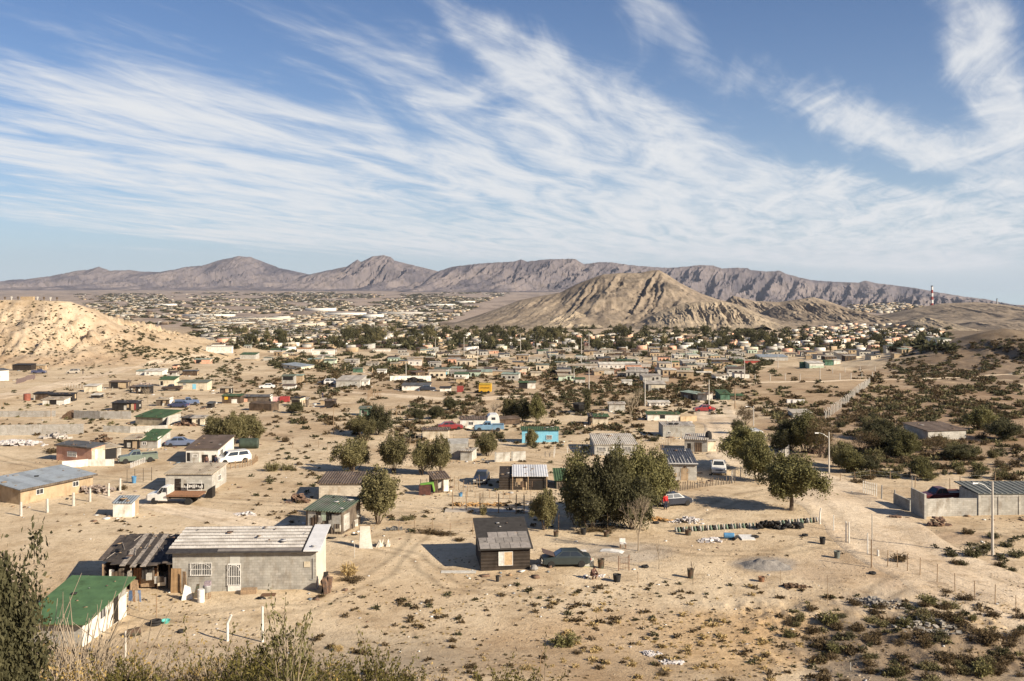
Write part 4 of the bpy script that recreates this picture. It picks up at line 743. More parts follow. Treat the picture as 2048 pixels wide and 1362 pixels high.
# ---- mid distance, left
T_ = [
 (-14, 762, 18, 761, 20, 738, 'W', 'd', 'white house with dark roof at the very left edge', 'left-edge white house', dict(s=.10)),
 (25, 741, 62, 741, 11, 727, 'N', 'k', 'long black open barn under the pale left hill', 'long black barn', dict()),
 (63, 739, 90, 739, 8, 729, 'T', 'c', 'tan board annex on the right end of the long black barn', None, dict(name='shed', cat='shed')),
 (67, 800, 97, 800, 13, 785, 'B', 'k', 'brown shack with flat dark roof beside the red tank', 'brown flat-roofed shack', dict(name='shack', cat='shack')),
 (97, 803, 145, 803, 14, 786, 'K', 'k', 'low black tarred shed behind the white-walled low house', 'low black tarred shed', dict(name='shed', cat='shed')),
 (85, 810, 128, 810, 11, 794, 'W', 'c', 'low white house with an open dark middle', 'open-middled white house', dict(ops=[('hole', 99, 113, 799, 809)])),
 (168, 784, 194, 784, 12, 768, 'C', 'w', 'small tan house with a white roof edge', 'small white-edged house', dict()),
 (218, 777, 256, 777, 13, 762, 'D', 'b', 'brown lattice-walled shack with rough upright poles', 'lattice-walled shack', dict(name='shack', cat='shack', ops=[('hole', 222, 236, 765, 776), ('panel', 240, 252, 766, 776, 'T')])),
 (272, 787, 298, 788, 14, 771, 'K', 'd', 'black box shack with white patch on its front', 'white-patched black shack', dict(name='shack', cat='shack', ops=[('panel', 277, 281, 778, 783, 'W')])),
 (259, 783, 272, 783, 9, 773, 'K', 'b', 'low dark lean-to left of the white-patched black shack', None, dict(name='shed', cat='shed')),
 (182, 796, 199, 796, 6, 787, 'K', 'w', 'small dark table-like shelter with white top', None, dict(name='shelter', cat='shelter')),
 (224, 821, 272, 821, 15, 801, 'K', 'k', 'black barrel-topped shack with dark tarred roof', 'black barrel-topped shack', dict(name='shack', cat='shack', ops=[('panel', 262, 268, 808, 820, 'T'), ('panel', 268, 272, 806, 821, 'R')], s=.05)),
 (272, 750, 290, 750, 8, 739, 'W', 't', 'pale green roofed wing on the left of a white house', None, dict()),
 (289, 751, 324, 751, 9, 737, 'W', 'w', 'white house with one square window below the left hill', 'one-window white house', dict(ops=[('win', 293, 298, 744, 748)])),
 (335, 752, 352, 752, 7, 742, 'L', 'b', 'short white shed between two dark roofs', None, dict(name='shed', cat='shed')),
 (365, 751, 394, 751, 9, 740, 'B', 'd', 'dark brown flat shed right of the short white shed', 'dark brown flat shed', dict(name='shed', cat='shed')),
 (345, 739, 354, 739, 8, 729, 'S', 'k', 'tiny pinkish hut on the slope', None, dict(name='hut', cat='hut')),
 (319, 772, 349, 772, 13, 753, 'C', 'g', 'cream house with deep green roof and junk at its door', 'deep green-roofed house', dict(s=.12, ops=[('hole', 321, 326, 762, 771)])),
 (355, 779, 414, 779, 14, 760, 'C', 'm', 'long cream house with grey-green roof edge', 'long cream house', dict(ops=[('win', 366, 372, 766, 770), ('panel', 385, 392, 768, 778, 'U')])),
 (388, 727, 420, 727, 8, 717, 'S', 't', 'open shed with long teal-white roof on the slope', 'teal-roofed open shed', dict(name='shed', cat='shed', ops=[('hole', 392, 402, 720, 727)])),
 (440, 787, 461, 787, 11, 774, 'K', 'c', 'small black shed with pale roof above the green-roofed stall', 'pale-topped black shed', dict(name='shed', cat='shed')),
 (444, 807, 481, 807, 15, 790, 'B', 'g', 'dark stall with green roof, yellow board and white sheet', 'green-roofed stall', dict(name='stall', cat='stall', ops=[('panel', 449, 456, 793, 799, 'Y'), ('panel', 463, 474, 798, 807, 'W')])),
 (486, 804, 540, 804, 11, 792, 'D', 'd', 'long grey roofed shack behind the dark plank yard wall', 'long grey-roofed shack', dict(name='shack', cat='shack', ops=[('panel', 488, 495, 797, 804, 'S')], sops=[('panel', 'R', 0, 1, 0, 1.6, 'W')])),
 (498, 821, 543, 822, 15, 806, 'B', None, 'dark brown plank yard wall enclosure with clutter on top', 'plank enclosure', dict(name='enclosure', cat='enclosure', D=3)),
 (312, 812, 339, 812, 13, 797, 'D', 'c', 'olive-brown shed with cream roof left of the blue car', 'cream-topped brown shed', dict(name='shed', cat='shed', sops=[('panel', 'R', 0, 1, 0, 1.8, 'W')])),
 (363, 850, 383, 851, 15, 834, 'N', 'd', 'dark tarpaper shack near the wide bush group', 'dark tarpaper shack', dict(name='shack', cat='shack')),
 (384, 852, 408, 852, 16, 832, 'C', 'l', 'pale rough shack right of the dark tarpaper shack', 'pale rough shack', dict(name='shack', cat='shack', ops=[('hole', 396, 400, 838, 852)])),
 (414, 816, 423, 816, 9, 806, 'K', 'd', 'small black cabin alone on the sand', None, dict(name='hut', cat='hut')),
 (412, 702, 464, 702, 9, 692, 'W', 'w', 'row of white workshops behind the low tan wall', 'white workshops', dict(name='building', cat='building')),
 (480, 718, 511, 718, 9, 705, 'L', 'g', 'whitish house with green roof on the near town edge', 'whitish green-roofed house', dict()),
 (540, 705, 572, 705, 5, 697, 'W', 'g', 'long building with plain green roof behind others', None, dict()),
 (563, 737, 602, 738, 9, 724, 'C', 's', 'cream house with bluish roof and two windows', 'cream two-window house', dict(ops=[('win', 575, 579, 729, 733), ('win', 589, 593, 729, 733)])),
 (564, 768, 588, 768, 16, 749, 'G', 'm', 'grey house with dark porch roof and low front wall', 'grey porch house', dict(ops=[('hole', 566, 586, 753, 760)])),
 (589, 766, 605, 766, 15, 750, 'T', 't', 'tan shelter with thin teal roof', None, dict(name='shelter', cat='shelter')),
 (565, 779, 590, 779, 8, 769, 'W', 'b', 'white box wall room with brown capping', None, dict(name='hut', cat='hut')),
 (672, 775, 720, 775, 14, 751, 'L', 'l', 'large grey house with broad pale hipped roof', 'large pale-roofed house', dict(ops=[('win', 710, 714, 763, 767)], s=.02)),
 (723, 773, 737, 773, 12, 758, 'W', 'w', 'small square white house right of the large grey house', 'small square white house', dict(ops=[('win', 729, 732, 763, 767)])),
 (648, 728, 670, 728, 7, 718, 'P', 'm', 'mint green box-like house', 'mint green house', dict()),
 (688, 728, 717, 728, 8, 718, 'L', 'l', 'grey flat house behind the orange fence posts', None, dict()),
 (706, 745, 724, 745, 8, 736, 'E', 'm', 'dark green-grey low house near the tan posts', None, dict()),
 (754, 749, 772, 749, 9, 739, 'W', 'w', 'little bright white house with dark opening', 'little bright white house', dict(ops=[('hole', 761, 768, 744, 749)])),
 (583, 813, 600, 814, 17, 794, 'C', 'k', 'dark-roofed cream shack beside the round green bush', 'dark-roofed cream shack', dict(name='shack', cat='shack', ops=[('panel', 584, 600, 800, 808, 'N')])),
 (603, 812, 613, 812, 13, 798, 'D', 'l', 'cluttered plank hut of pale posts', None, dict(name='hut', cat='hut')),
 (649, 815, 669, 815, 13, 801, 'N', 'b', 'brown cabin with flat top and beige end wall', 'brown flat cabin', dict(name='cabin', cat='cabin')),
 (641, 809, 648, 809, 9, 800, 'T', 'c', 'plain beige box room left of the brown cabin', None, dict(name='hut', cat='hut')),
 (719, 832, 740, 832, 15, 816, 'E', 'm', 'dark green shed partly behind the tall bushy tree', 'dark green shed', dict(name='shed', cat='shed', ops=[('hole', 723, 729, 820, 826)])),
 (594, 704, 622, 704, 3, 696, 'W', 'o', 'low hall with orange pitched roof', 'orange-roofed hall', dict(kind='gabley', hm=2.0, D=10)),
 (624, 709, 668, 709, 9, 699, 'W', 'w', 'long white school-like building with green stripe', 'green-striped white building', dict(ops=[('panel', 640, 656, 705, 708, 'E')])),
 (745, 703, 780, 703, 5, 697, 'W', 'c', 'long low white building among dark trees', None, dict()),
 (816, 731, 843, 731, 10, 720, 'W', 'w', 'bright white house with two blue-grey windows', 'bright two-window house', dict(ops=[('win', 820, 824, 724, 728), ('win', 833, 837, 724, 728)])),
 (855, 732, 871, 732, 8, 721, 'W', 'k', 'cream cottage with black window and dark roof', 'cream cottage', dict(kind='gabley', ops=[('hole', 858, 861, 725, 728)])),
 (832, 752, 850, 751, 7, 743, 'B', 'b', 'brown board box beside the red-brown yard', None, dict(name='shed', cat='shed')),
 (866, 751, 897, 751, 9, 740, 'P', 'w', 'white and teal low house', 'white and teal house', dict(ops=[('panel', 889, 894, 744, 752, 'U')])),
 (928, 750, 943, 750, 6, 741, 'C', 'g', 'pale yellow house with olive roof', None, dict()),
 (945, 751, 990, 751, 7, 738, 'C', 't', 'long cream house with teal-white roof', 'long teal-roofed house', dict(D=6)),
 (804, 781, 859, 781, 10, 766, 'W', 'd', 'white walled yard house with black clutter on top', 'white walled yard', dict(ops=[('win', 808, 812, 771, 775)])),
 (880, 783, 901, 783, 7, 775, 'W', 'k', 'short white wall room left of the yellow trailer', None, dict(name='hut', cat='hut')),
 (912, 766, 928, 766, 9, 755, 'T', 'c', 'tan cube house behind the yellow trailer', None, dict()),
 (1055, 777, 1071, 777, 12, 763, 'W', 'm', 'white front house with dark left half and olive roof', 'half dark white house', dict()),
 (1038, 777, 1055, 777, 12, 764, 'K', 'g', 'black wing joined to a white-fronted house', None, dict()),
 (1062, 752, 1083, 752, 7, 743, 'C', 'c', 'plain pale cream box house', None, dict()),
 (920, 857, 972, 857, 19, 837, 'W', 'b', 'long white house with one dark window next to the camper', 'long white house', dict(ops=[('win', 937, 947, 843, 850)], name='house')),
 (997, 850, 1040, 848, 11, 837, 'B', 'b', 'dark plank shelter with low brown roof', 'dark plank shelter', dict(name='shelter', cat='shelter')),
 (1199, 738, 1282, 738, 9, 720, 'W', 'w', 'long white community hall with pitched white roof', 'long white hall', dict(kind='gable', D=12, ops=[('win', 1203 + 9 * i, 1206 + 9 * i, 731, 735) for i in range(9)], name='hall', cat='hall')),
 (1124, 737, 1196, 737, 6, 728, 'L', 'c', 'long grey wall building left of the white hall', 'long grey wall building', dict(name='building', cat='building')),
 (1245, 772, 1264, 772, 11, 760, 'W', 'w', 'white cottage among dark bushes', 'white cottage', dict(kind='gabley')),
 (1236, 753, 1256, 753, 7, 745, 'C', 'c', 'cream block room below the white hall', None, dict()),
 (1151, 766, 1170, 766, 8, 755, 'L', 'g', 'grey-white house with green roof left of the street pole', None, dict()),
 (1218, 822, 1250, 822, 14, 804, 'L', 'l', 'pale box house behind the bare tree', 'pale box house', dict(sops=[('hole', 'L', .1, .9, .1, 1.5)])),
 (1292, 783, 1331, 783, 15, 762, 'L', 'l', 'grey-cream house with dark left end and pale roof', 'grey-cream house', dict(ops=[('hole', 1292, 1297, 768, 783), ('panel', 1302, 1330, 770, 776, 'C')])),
 (1298, 812, 1339, 812, 7, 802, 'W', 'w', 'long white shed with a row of dark windows', 'long white shed', dict(ops=[('win', 1304 + 6 * i, 1307 + 6 * i, 806, 810) for i in range(5)], name='shed', cat='shed')),
 (1295, 841, 1359, 841, 13, 824, 'W', 'g', 'white house with green and grey roof and dark central doorway', 'white central-door house', dict(ops=[('hole', 1320, 1330, 830, 837)])),
 (1361, 843, 1394, 842, 10, 831, 'T', None, 'tan roofless wall room on the right of a white house', None, dict(roofobj=False, name='enclosure', cat='enclosure')),
 (1185, 849, 1216, 849, 16, 829, 'C', 'g', 'beige cube house with dark left side and green roof', 'green-topped cube house', dict(ops=[('panel', 1188, 1214, 833, 838, 'D')])),
 (1178, 850, 1184, 850, 17, 832, 'K', 'k', 'narrow black side shed of the beige cube house', None, dict(name='shed', cat='shed', D=3)),
 (1361, 797, 1393, 801, 14, 781, 'D', 't', 'ramshackle dark shack of boards by the road bend', 'ramshackle road shack', dict(name='shack', cat='shack', ops=[('panel', 1368, 1376, 789, 799, 'G'), ('panel', 1382, 1386, 788, 800, 'K')])),
 (1395, 801, 1414, 802, 13, 784, 'L', 'b', 'whitish block room joined to the ramshackle shack', None, dict(name='hut', cat='hut')),
 (1441, 800, 1460, 800, 12, 785, 'E', 'g', 'dark green open hut left of the wooden pole', 'dark green open hut', dict(name='hut', cat='hut', D=6)),
 (1461, 799, 1486, 799, 8, 788, 'D', 'g', 'green-roofed shelter right of the dark green hut', None, dict(name='shelter', cat='shelter')),
 (1586, 836, 1624, 836, 10, 819, 'L', 'l', 'pale flat shed above the roadside grove', 'pale flat shed', dict(name='shed', cat='shed')),
 (1603, 736, 1618, 736, 11, 723, 'E', 'g', 'green gabled school block', 'green school block', dict(kind='gabley', name='building', cat='building')),
 (1619, 737, 1648, 737, 10, 722, 'P', 'w', 'mint and white school building with red-brown roof line', 'mint school building', dict(name='building', cat='building', ops=[('panel', 1619, 1648, 728, 731, 'W')])),
 (1650, 731, 1667, 731, 9, 720, 'E', 'g', 'small green wing behind the school building', None, dict(name='building', cat='building')),
 (1668, 729, 1681, 729, 9, 719, 'W', 'w', 'white cube building right of the green school', 'white school cube', dict(name='building', cat='building')),
 (1520, 722, 1576, 722, 8, 712, 'L', 's', 'long bluish-roofed school building', 'blue-roofed school', dict(name='building', cat='building', D=10)),
 (1472, 727, 1486, 727, 7, 720, 'E', 'g', 'dark teal box building at the school', None, dict(name='building', cat='building')),
 (1488, 727, 1520, 727, 6, 719, 'R', 'c', 'low school building with red-brown wall', None, dict(name='building', cat='building')),
 (1395, 750, 1424, 750, 5, 743, 'C', 'w', 'pale open shed with white roof edge', None, dict(name='shed', cat='shed', ops=[('hole', 1408, 1422, 746, 750)])),
 (1458, 753, 1475, 753, 6, 745, 'W', 'w', 'small white house left of the pale posts', None, dict()),
]
for (x1, y1, x2, y2, hp, yb, wc, rc, lb, lm, kw) in T_:
    if rc is None: kw['roofobj'] = False
    house(x1, y1, x2, y2, hp, yb, wc, rc, lb, lm, **kw)
# ---- free-standing walls
def wallrun(pts, hm, m, label, lm=None, name='block_wall', t=.16, cap=True, step=3.0):
    P_ = [at(*p) for p in pts]; o = thing(name, label, 'wall', (P_[0].x, P_[0].y, P_[0].z)); b = MB(); pl = MB()
    for i in range(len(P_) - 1):
        a, c = P_[i] - P_[0], P_[i + 1] - P_[0]; d = (c - a); n = max(1, int(d.length / step)); q = Vector((-d.y, d.x, 0)).normalized() * t / 2
        for k in range(n):
            u = a.lerp(c, k / n); v_ = a.lerp(c, (k + 1) / n); zt = max(u.z, v_.z) + hm
            b.hexa([u - q - Vector((0, 0, 1)), v_ - q - Vector((0, 0, 1)), v_ + q - Vector((0, 0, 1)), u + q - Vector((0, 0, 1))], [Vector(((u - q).x, (u - q).y, zt)), Vector(((v_ - q).x, (v_ - q).y, zt)), Vector(((v_ + q).x, (v_ + q).y, zt)), Vector(((u + q).x, (u + q).y, zt))])
            if cap: pl.box(u.x - .11, u.x + .11, u.y - .11, u.y + .11, u.z - .8, zt + .05)
    b.build('wall', m, o)
    if cap: pl.build('pillars', wallmat('L'), o)
    if lm: MARKS.append((pts[0][0] * .5 + pts[-1][0] * .5, pts[0][1], lm))
    return o
BLK = wallmat('G'); BLL = mat('pale_blockwork', (.38, .36, .33), (.32, .30, .27), .6, .9, 'block', .2)
wallrun([(-60, 873), (0, 871), (80, 870), (167, 868)], 1.75, BLL, 'long plain pale grey block wall beneath the rubble slope at left', 'long plain wall', cap=False)
wallrun([(-40, 834), (0, 834), (111, 833)], 1.15, BLL, 'low grey block wall at the left edge before the debris heap', cap=False)
wallrun([(148, 837), (200, 838), (262, 838)], 1.5, BLL, 'grey block wall below the black barrel-topped shack', cap=False)
wallrun([(1853, 1033), (1905, 1032), (1953, 1031)], 1.85, wallmat('L'), 'half white block yard wall left of the right-edge house', 'white block yard wall', cap=True, step=2.3)
wallrun([(1850, 1038), (1823, 1024)], 2.6, BLK, 'tall shaded grey yard wall beside the dirt road', cap=True, step=4)
wallrun([(1821, 1022), (1788, 1007)], 1.15, BLK, 'low stepped shaded yard wall at its road end', cap=True, step=4)
wallrun([(207, 864), (260, 866), (334, 863)], 1.1, wallmat('L'), 'ruined low grey wall with broken top behind the salmon house', cap=False)
wallrun([(334, 863), (336, 850)], 1.5, wallmat('L'), 'short leaning grey wall end of the ruin', cap=False)
wallrun([(991, 924), (1020, 923)], 1.3, wallmat('L'), 'pale grey yard wall piece left of the fence planks', cap=True, step=2); wallrun([(1024, 922), (1051, 921)], 1.3, wallmat('L'), 'pale grey yard wall piece with a door gap beside it', cap=True, step=2)
wallrun([(780, 762), (862, 762)], 1.6, wallmat('W'), 'long low white wall behind the white walled yard', cap=False)
wallrun([(124, 936), (176, 932), (228, 932)], .9, wallmat('W'), 'whitewashed low wall behind the tan blue-roofed house', cap=False)

def patches(o, w, D, h, n, kinds, seed, side=True):
    rg = random.Random(seed)
    for k in range(n):
        m = wallmat(rg.choice(kinds)); b = MB(); a = rg.uniform(0, w * .85); c = min(w, a + rg.uniform(.25, .8)); z0 = rg.uniform(-.1, h * .55); z1 = min(h - .05, z0 + rg.uniform(.4, 1.2)); t = .012 + .004 * k
        if side and rg.random() < .4: a = rg.uniform(.1, D * .8); c = min(D, a + rg.uniform(.3, .9)); b.add([(w + t, a, z0), (w + t, c, z0 + rg.uniform(-.1, .1)), (w + t, c + rg.uniform(-.1, 0), z1), (w + t, a, z1 + rg.uniform(-.15, .0)), (w, a, z0), (w, c, z0), (w, c, z1), (w, a, z1)], [(0, 1, 2, 3), (0, 4, 5, 1), (1, 5, 6, 2), (2, 6, 7, 3), (3, 7, 4, 0)])
        else: b.add([(a, -t, z0), (c, -t, z0 + rg.uniform(-.1, .1)), (c + rg.uniform(-.1, .1), -t, z1), (a, -t, z1 + rg.uniform(-.2, .0)), (a, 0, z0), (c, 0, z0), (c, 0, z1), (a, 0, z1)], [(3, 2, 1, 0), (1, 5, 4, 0), (2, 6, 5, 1), (3, 7, 6, 2), (0, 4, 7, 3)])
        b.build('patch', m, o)
for i, (o, w, D, h) in enumerate(HOUSES):
    lb = str(o.get('label', ''))
    if 'rag' in lb: patches(o, w, D, h, 20, 'LWLWKDBC', 5)
    elif o.name.startswith(('shack', 'stable')) or 'shed' in o.name: patches(o, w, D, h, 6, 'BDTLK', i)
# ------------------------------------------------------------------ vehicles
def paint(name, c, rough=.35): return mat('paint_' + name, c, tuple(x * .8 for x in c), 1.5, rough, spec=.5)
CGLASS = mat('car_glass', (.03, .035, .04), (.02, .025, .03), 1, .12, spec=.7); HUB = mat('hubcap', (.50, .49, .47), (.36, .35, .34), 4, .4, metal=.4); LAMP = mat('lamp_glass', (.70, .66, .56), (.6, .55, .45), 4, .2); CHR = mat('bumper_grey', (.22, .22, .22), (.14, .14, .14), 3, .5)
REDL = mat('tail_red', (.40, .03, .02), None, 3, .4)
def hull(secs, w):   # secs: list of (x, z0, z1, halfwidth factor)
    b = MB(); V = []
    for (x, z0, z1, f) in secs:
        hw = w / 2 * f; c = .08
        V.append([(x, -hw, z0 + c), (x, -hw * .96, z0), (x, hw * .96, z0), (x, hw, z0 + c), (x, hw, z1 - c), (x, hw * .90, z1), (x, -hw * .90, z1), (x, -hw, z1 - c)])
    vs = [p for r in V for p in r]; n = 8; fs = []
    for i in range(len(V) - 1):
        for k in range(n): fs.append((i * n + k, i * n + (k + 1) % n, (i + 1) * n + (k + 1) % n, (i + 1) * n + k))
    fs += [tuple(range(n - 1, -1, -1)), tuple((len(V) - 1) * n + k for k in range(n))]
    b.add(vs, fs); return b
def wheel(par, x, y, r=.32, wd=.2, side=1):
    t = MB(); q = Vector((0, side, 0)).to_track_quat('Z', 'Y'); t.lathe([(r * .62, -wd / 2), (r * .94, -wd / 2), (r, -wd * .3), (r, wd * .3), (r * .94, wd / 2), (r * .62, wd / 2)], 16, (x, y, r), q=q)
    wl = t.build('wheel', RUBBER, par); MB().lathe([(r * .6, -wd * .4), (r * .6, wd * .35), (r * .5, wd * .48), (r * .15, wd * .40)], 12, (x, y, r), q=q).build('rim', HUB, wl); return wl
def quadp(b, pts, mi=0): b.add(pts, [(0, 1, 2, 3)], mi)
def cabin(par, xs, z0, z1, w, wt, col):   # xs: base front, top front, top rear, base rear
    xf, xtf, xtr, xr = xs; b = MB(); a = [(xf, -w / 2, z0), (xr, -w / 2, z0), (xr, w / 2, z0), (xf, w / 2, z0)]; c = [(xtf, -wt / 2, z1), (xtr, -wt / 2, z1), (xtr, wt / 2, z1), (xtf, wt / 2, z1)]
    b.hexa([Vector(p) for p in a], [Vector(p) for p in c]); b.build('cabin', col, par)
    g = MB(); e = .012
    def lerp(p, q, t): return tuple(p[i] + (q[i] - p[i]) * t for i in range(3))
    def inset(p00, p10, p11, p01, n, m0=.08, m1=.14):
        def uv(u, v_): return lerp(lerp(p00, p10, u), lerp(p01, p11, u), v_)
        for i in range(n):
            u0 = m0 + (1 - 2 * m0) * i / n + (.02 if i else 0); u1 = m0 + (1 - 2 * m0) * (i + 1) / n - (.02 if i < n - 1 else 0)
            q = [Vector(uv(u0, m1)), Vector(uv(u1, m1)), Vector(uv(u1, 1 - m1 * .7)), Vector(uv(u0, 1 - m1 * .7))]; nn = (q[1] - q[0]).cross(q[3] - q[0]).normalized() * e
            quadp(g, [tuple(p + nn) for p in q])
    inset(a[0], a[1], c[1], c[0], 2); inset(a[2], a[3], c[3], c[2], 2); inset(a[3], a[0], c[0], c[3], 1); inset(a[1], a[2], c[2], c[1], 1)
    g.build('windows', CGLASS, par)
def car(kind, px, py, head, col, label, lm=None, sc=1.0, cat='car', hood_up=False, name=None):
    """head: degrees, direction of the car's nose, 0 = right, 90 = away from the camera"""
    p = at(px, py); o = thing(name or 'parked_car', label, cat, p, R(head) + math.pi); o.scale = (sc,) * 3     # nose along local -x
    L_, W_ = 4.4, 1.72
    if kind == 'sedan':
        hull([(-2.2, .38, .62, .86), (-2.05, .28, .80, .97), (-1.0, .26, .94, 1), (.9, .26, .97, 1), (1.9, .28, .96, .98), (2.2, .40, .86, .88)], W_).build('body', col, o); cabin(o, (-1.05, -.35, 1.05, 1.7), .93, 1.40, 1.60, 1.22, col); wb = (-1.35, 1.35)
    elif kind == 'hatch':
        hull([(-1.95, .36, .62, .86), (-1.8, .28, .80, .97), (-.9, .26, .94, 1), (1.6, .26, .98, 1), (1.95, .36, .92, .9)], W_).build('body', col, o); cabin(o, (-.95, -.3, 1.25, 1.85), .93, 1.42, 1.60, 1.24, col); wb = (-1.25, 1.25)
    elif kind == 'van':
        hull([(-2.3, .38, .72, .86), (-2.1, .30, .92, .97), (-1.4, .30, 1.08, 1), (2.1, .30, 1.12, 1), (2.35, .38, 1.1, .96)], 1.86).build('body', col, o); cabin(o, (-1.5, -.8, 2.0, 2.34), 1.08, 1.72, 1.76, 1.5, col); wb = (-1.45, 1.4); W_ = 1.86
        b = MB(); [b.box(-.5, 1.7, s * .6 - .02, s * .6 + .02, 1.76, 1.80) for s in (-1, 1)]; b.build('roof_rack', CHR, o)
    elif kind in ('pickup', 'stake'):
        hull([(-2.6, .46, .80, .88), (-2.45, .38, 1.00, .98), (-1.2, .36, 1.10, 1), (2.55, .40, 1.10, 1), (2.6, .46, 1.08, .97)], 1.9).build('body', col, o); cabin(o, (-1.2, -.65, .25, .5), 1.09, 1.68, 1.74, 1.4, col); wb = (-1.7, 1.55); W_ = 1.9
        b = MB(); b.box(.62, 2.5, -.8, .8, 1.08, 1.11); b.build('load_bed', DARKM, o)
        r = MB(); r.box(.55, 2.6, -.94, -.82, 1.10, 1.22); r.box(.55, 2.6, .82, .94, 1.10, 1.22); r.box(2.48, 2.6, -.82, .82, 1.10, 1.22); r.build('bed_rail', col, o)
    for i, wx in enumerate(wb):
        for s in (-1, 1): wheel(o, wx, s * (W_ / 2 - .07), .31 if kind in ('sedan', 'hatch') else .38, side=s)
    L0 = {'sedan': 2.2, 'hatch': 1.95, 'van': 2.3, 'pickup': 2.6, 'stake': 2.6}[kind]; zl = .66 if kind in ('sedan', 'hatch') else .82
    for s in (-1, 1):
        MB().box(-L0 - .012, -L0 + .05, s * W_ * .36 - .16, s * W_ * .36 + .16, zl - .08, zl + .06).build('headlight', LAMP, o); MB().box(L0 - .05, L0 + .012, s * W_ * .38 - .12, s * W_ * .38 + .12, zl - .05, zl + .12).build('tail_light', REDL, o)
    for s in (-1, 1): MB().box(s * (L0 + .01) - .06, s * (L0 + .01) + .06, -W_ * .45, W_ * .45, .38, .52).build('bumper', CHR, o)
    g = MB(); g.box(-L0 - .02, -L0 + .02, -W_ * .24, W_ * .24, zl - .08, zl + .05); g.build('grille', DARKM, o)
    if hood_up: h = MB(); M4 = Matrix.Translation((-1.05, 0, .97)) @ Matrix.Rotation(R(18), 4, 'Y'); h.box(-1.1, 0, -.76, .76, 0, .04, M4=M4); h.build('bonnet', paint('primer', (.09, .06, .05), .7), o)
    if lm: MARKS.append((px, py, lm))
    return o
BLK_ = paint('dark_green', (.035, .045, .045)); WHT = paint('white', (.70, .68, .64)); BLU = paint('blue', (.13, .16, .24)); LBL = paint('light_blue', (.17, .29, .40)); REDP = paint('red', (.24, .035, .035)); DKB = paint('black', (.03, .035, .05)); SILV = paint('silver', (.45, .44, .42), .3); GRNP = paint('grey_green', (.16, .19, .15)); MAR = paint('maroon', (.10, .022, .022))
car('sedan', 1131, 1130, 184, BLK_, 'dark green saloon car with raised rusty bonnet beside the black tarpaper hut', 'dark saloon car', hood_up=True, sc=.98)
car('van', 466, 926, 215, WHT, 'white van with dark windows parked against the white cluttered house', 'parked white van')
car('pickup', 276, 924, 205, GRNP, 'grey-green pickup with black cab behind the white rag fence', 'grey-green pickup')
car('sedan', 361, 892, 8, BLU, 'pale lavender and blue old saloon beside the green-roofed grey house', 'blue old saloon')
car('sedan', 963, 964, 265, DKB, 'black car facing the camera alone on the sand by the plank stable', 'black lone car')
car('pickup', 1437, 945, 260, WHT, 'white and light blue pickup parked in tree shade', 'shaded white pickup')
car('hatch', 1348, 1010, 20, DKB, 'black hatchback beside the person in red', 'black hatchback')
car('pickup', 1882, 1004, 188, MAR, 'maroon pickup behind the white block yard wall', 'maroon pickup')
car('sedan', 901, 859, 10, REDP, 'small red car at the corner of the beige windowless store', 'small red car')
car('pickup', 978, 862, 182, LBL, 'light blue pickup in front of the white camper', 'light blue pickup')
car('sedan', 357, 815, 175, paint('navy', (.05, .06, .12)), 'dark blue saloon with open shine right of the cream-topped brown shed', 'navy saloon')
car('pickup', 374, 810, 20, paint('blue2', (.12, .16, .25)), 'blue-grey pickup just behind the dark blue saloon')
car('sedan', 534, 777, 188, WHT, 'white saloon alone on bare sand above the shacks', 'lone white saloon')
car('pickup', 344, 781, 182, paint('brown', (.07, .05, .04)), 'dark brown pickup loaded beside the long cream house')
car('pickup', 78, 747, 5, paint('ink', (.07, .08, .15)), 'dark blue pickup with pale load by the long black barn', 'barn pickup')
car('sedan', 650, 769, 175, paint('slate', (.09, .09, .11)), 'slate car left of the large pale-roofed house')
car('van', 664, 769, 5, WHT, 'white van close beside the large pale-roofed house')
car('sedan', 855, 781, 10, DKB, 'black wreck car behind the white walled yard', name='wrecked_car')
car('sedan', 1408, 823, 185, REDP, 'dark red car stopped at the road pole far off')
car('van', 1504, 884, 95, WHT, 'white van seen from behind on the road between trees', 'white road van', sc=1.25)
car('van', 146, 747, 190, paint('cream', (.46, .41, .34)), 'faded cream camper truck parked on the slope below the hill')
# ---- flatbed truck
p = at(349, 1006); T1 = thing('flatbed_truck', 'white cab flatbed truck with brown wooden deck and tyres at left', 'truck', p, R(-3)); sc = .98; T1.scale = (sc,) * 3; MARKS.append((349, 1006, 'flatbed truck'))
hull([(-2.95, .55, .98, .84), (-2.8, .45, 1.18, .96), (-1.75, .42, 1.30, 1), (-.55, .42, 1.34, 1)], 1.95).build('body', WHT, T1); cabin(T1, (-1.75, -1.15, -.66, -.57), 1.32, 2.0, 1.86, 1.6, WHT)
MB().box(-.5, 3.1, -.42, .42, .62, .86).build('chassis', DARKM, T1)
b = MB(); 
for i in range(13): b.box(-.45 + i * .28, -.19 + i * .28, -1.15, 1.15, 1.08, 1.15)
b.build('deck', WOODR, T1); b = MB(); b.box(-.5, 3.22, -1.22, -1.15, .98, 1.18); b.box(-.5, 3.22, 1.15, 1.22, .98, 1.18); b.box(3.2, 3.27, -1.15, 1.15, .98, 1.18); b.build('deck_frame', RUST, T1)
b = MB(); b.box(-.5, -.44, -1.0, 1.0, 1.18, 2.0); b.build('headboard', mat('headboard', (.60, .57, .52), (.4, .37, .33), 3, .8), T1)
for x, ys in ((-1.95, (.86,)), (2.0, (.78, 1.0))):
    for s in (-1, 1):
        for yy in ys: wheel(T1, x, s * yy, .42, .22, side=s)
for s in (-1, 1): MB().box(-2.97, -2.88, s * .66 - .17, s * .66 + .17, .80, 1.0).build('headlight', LAMP, T1)
MB().box(-3.02, -2.9, -.9, .9, .5, .64).build('bumper', CHR, T1)
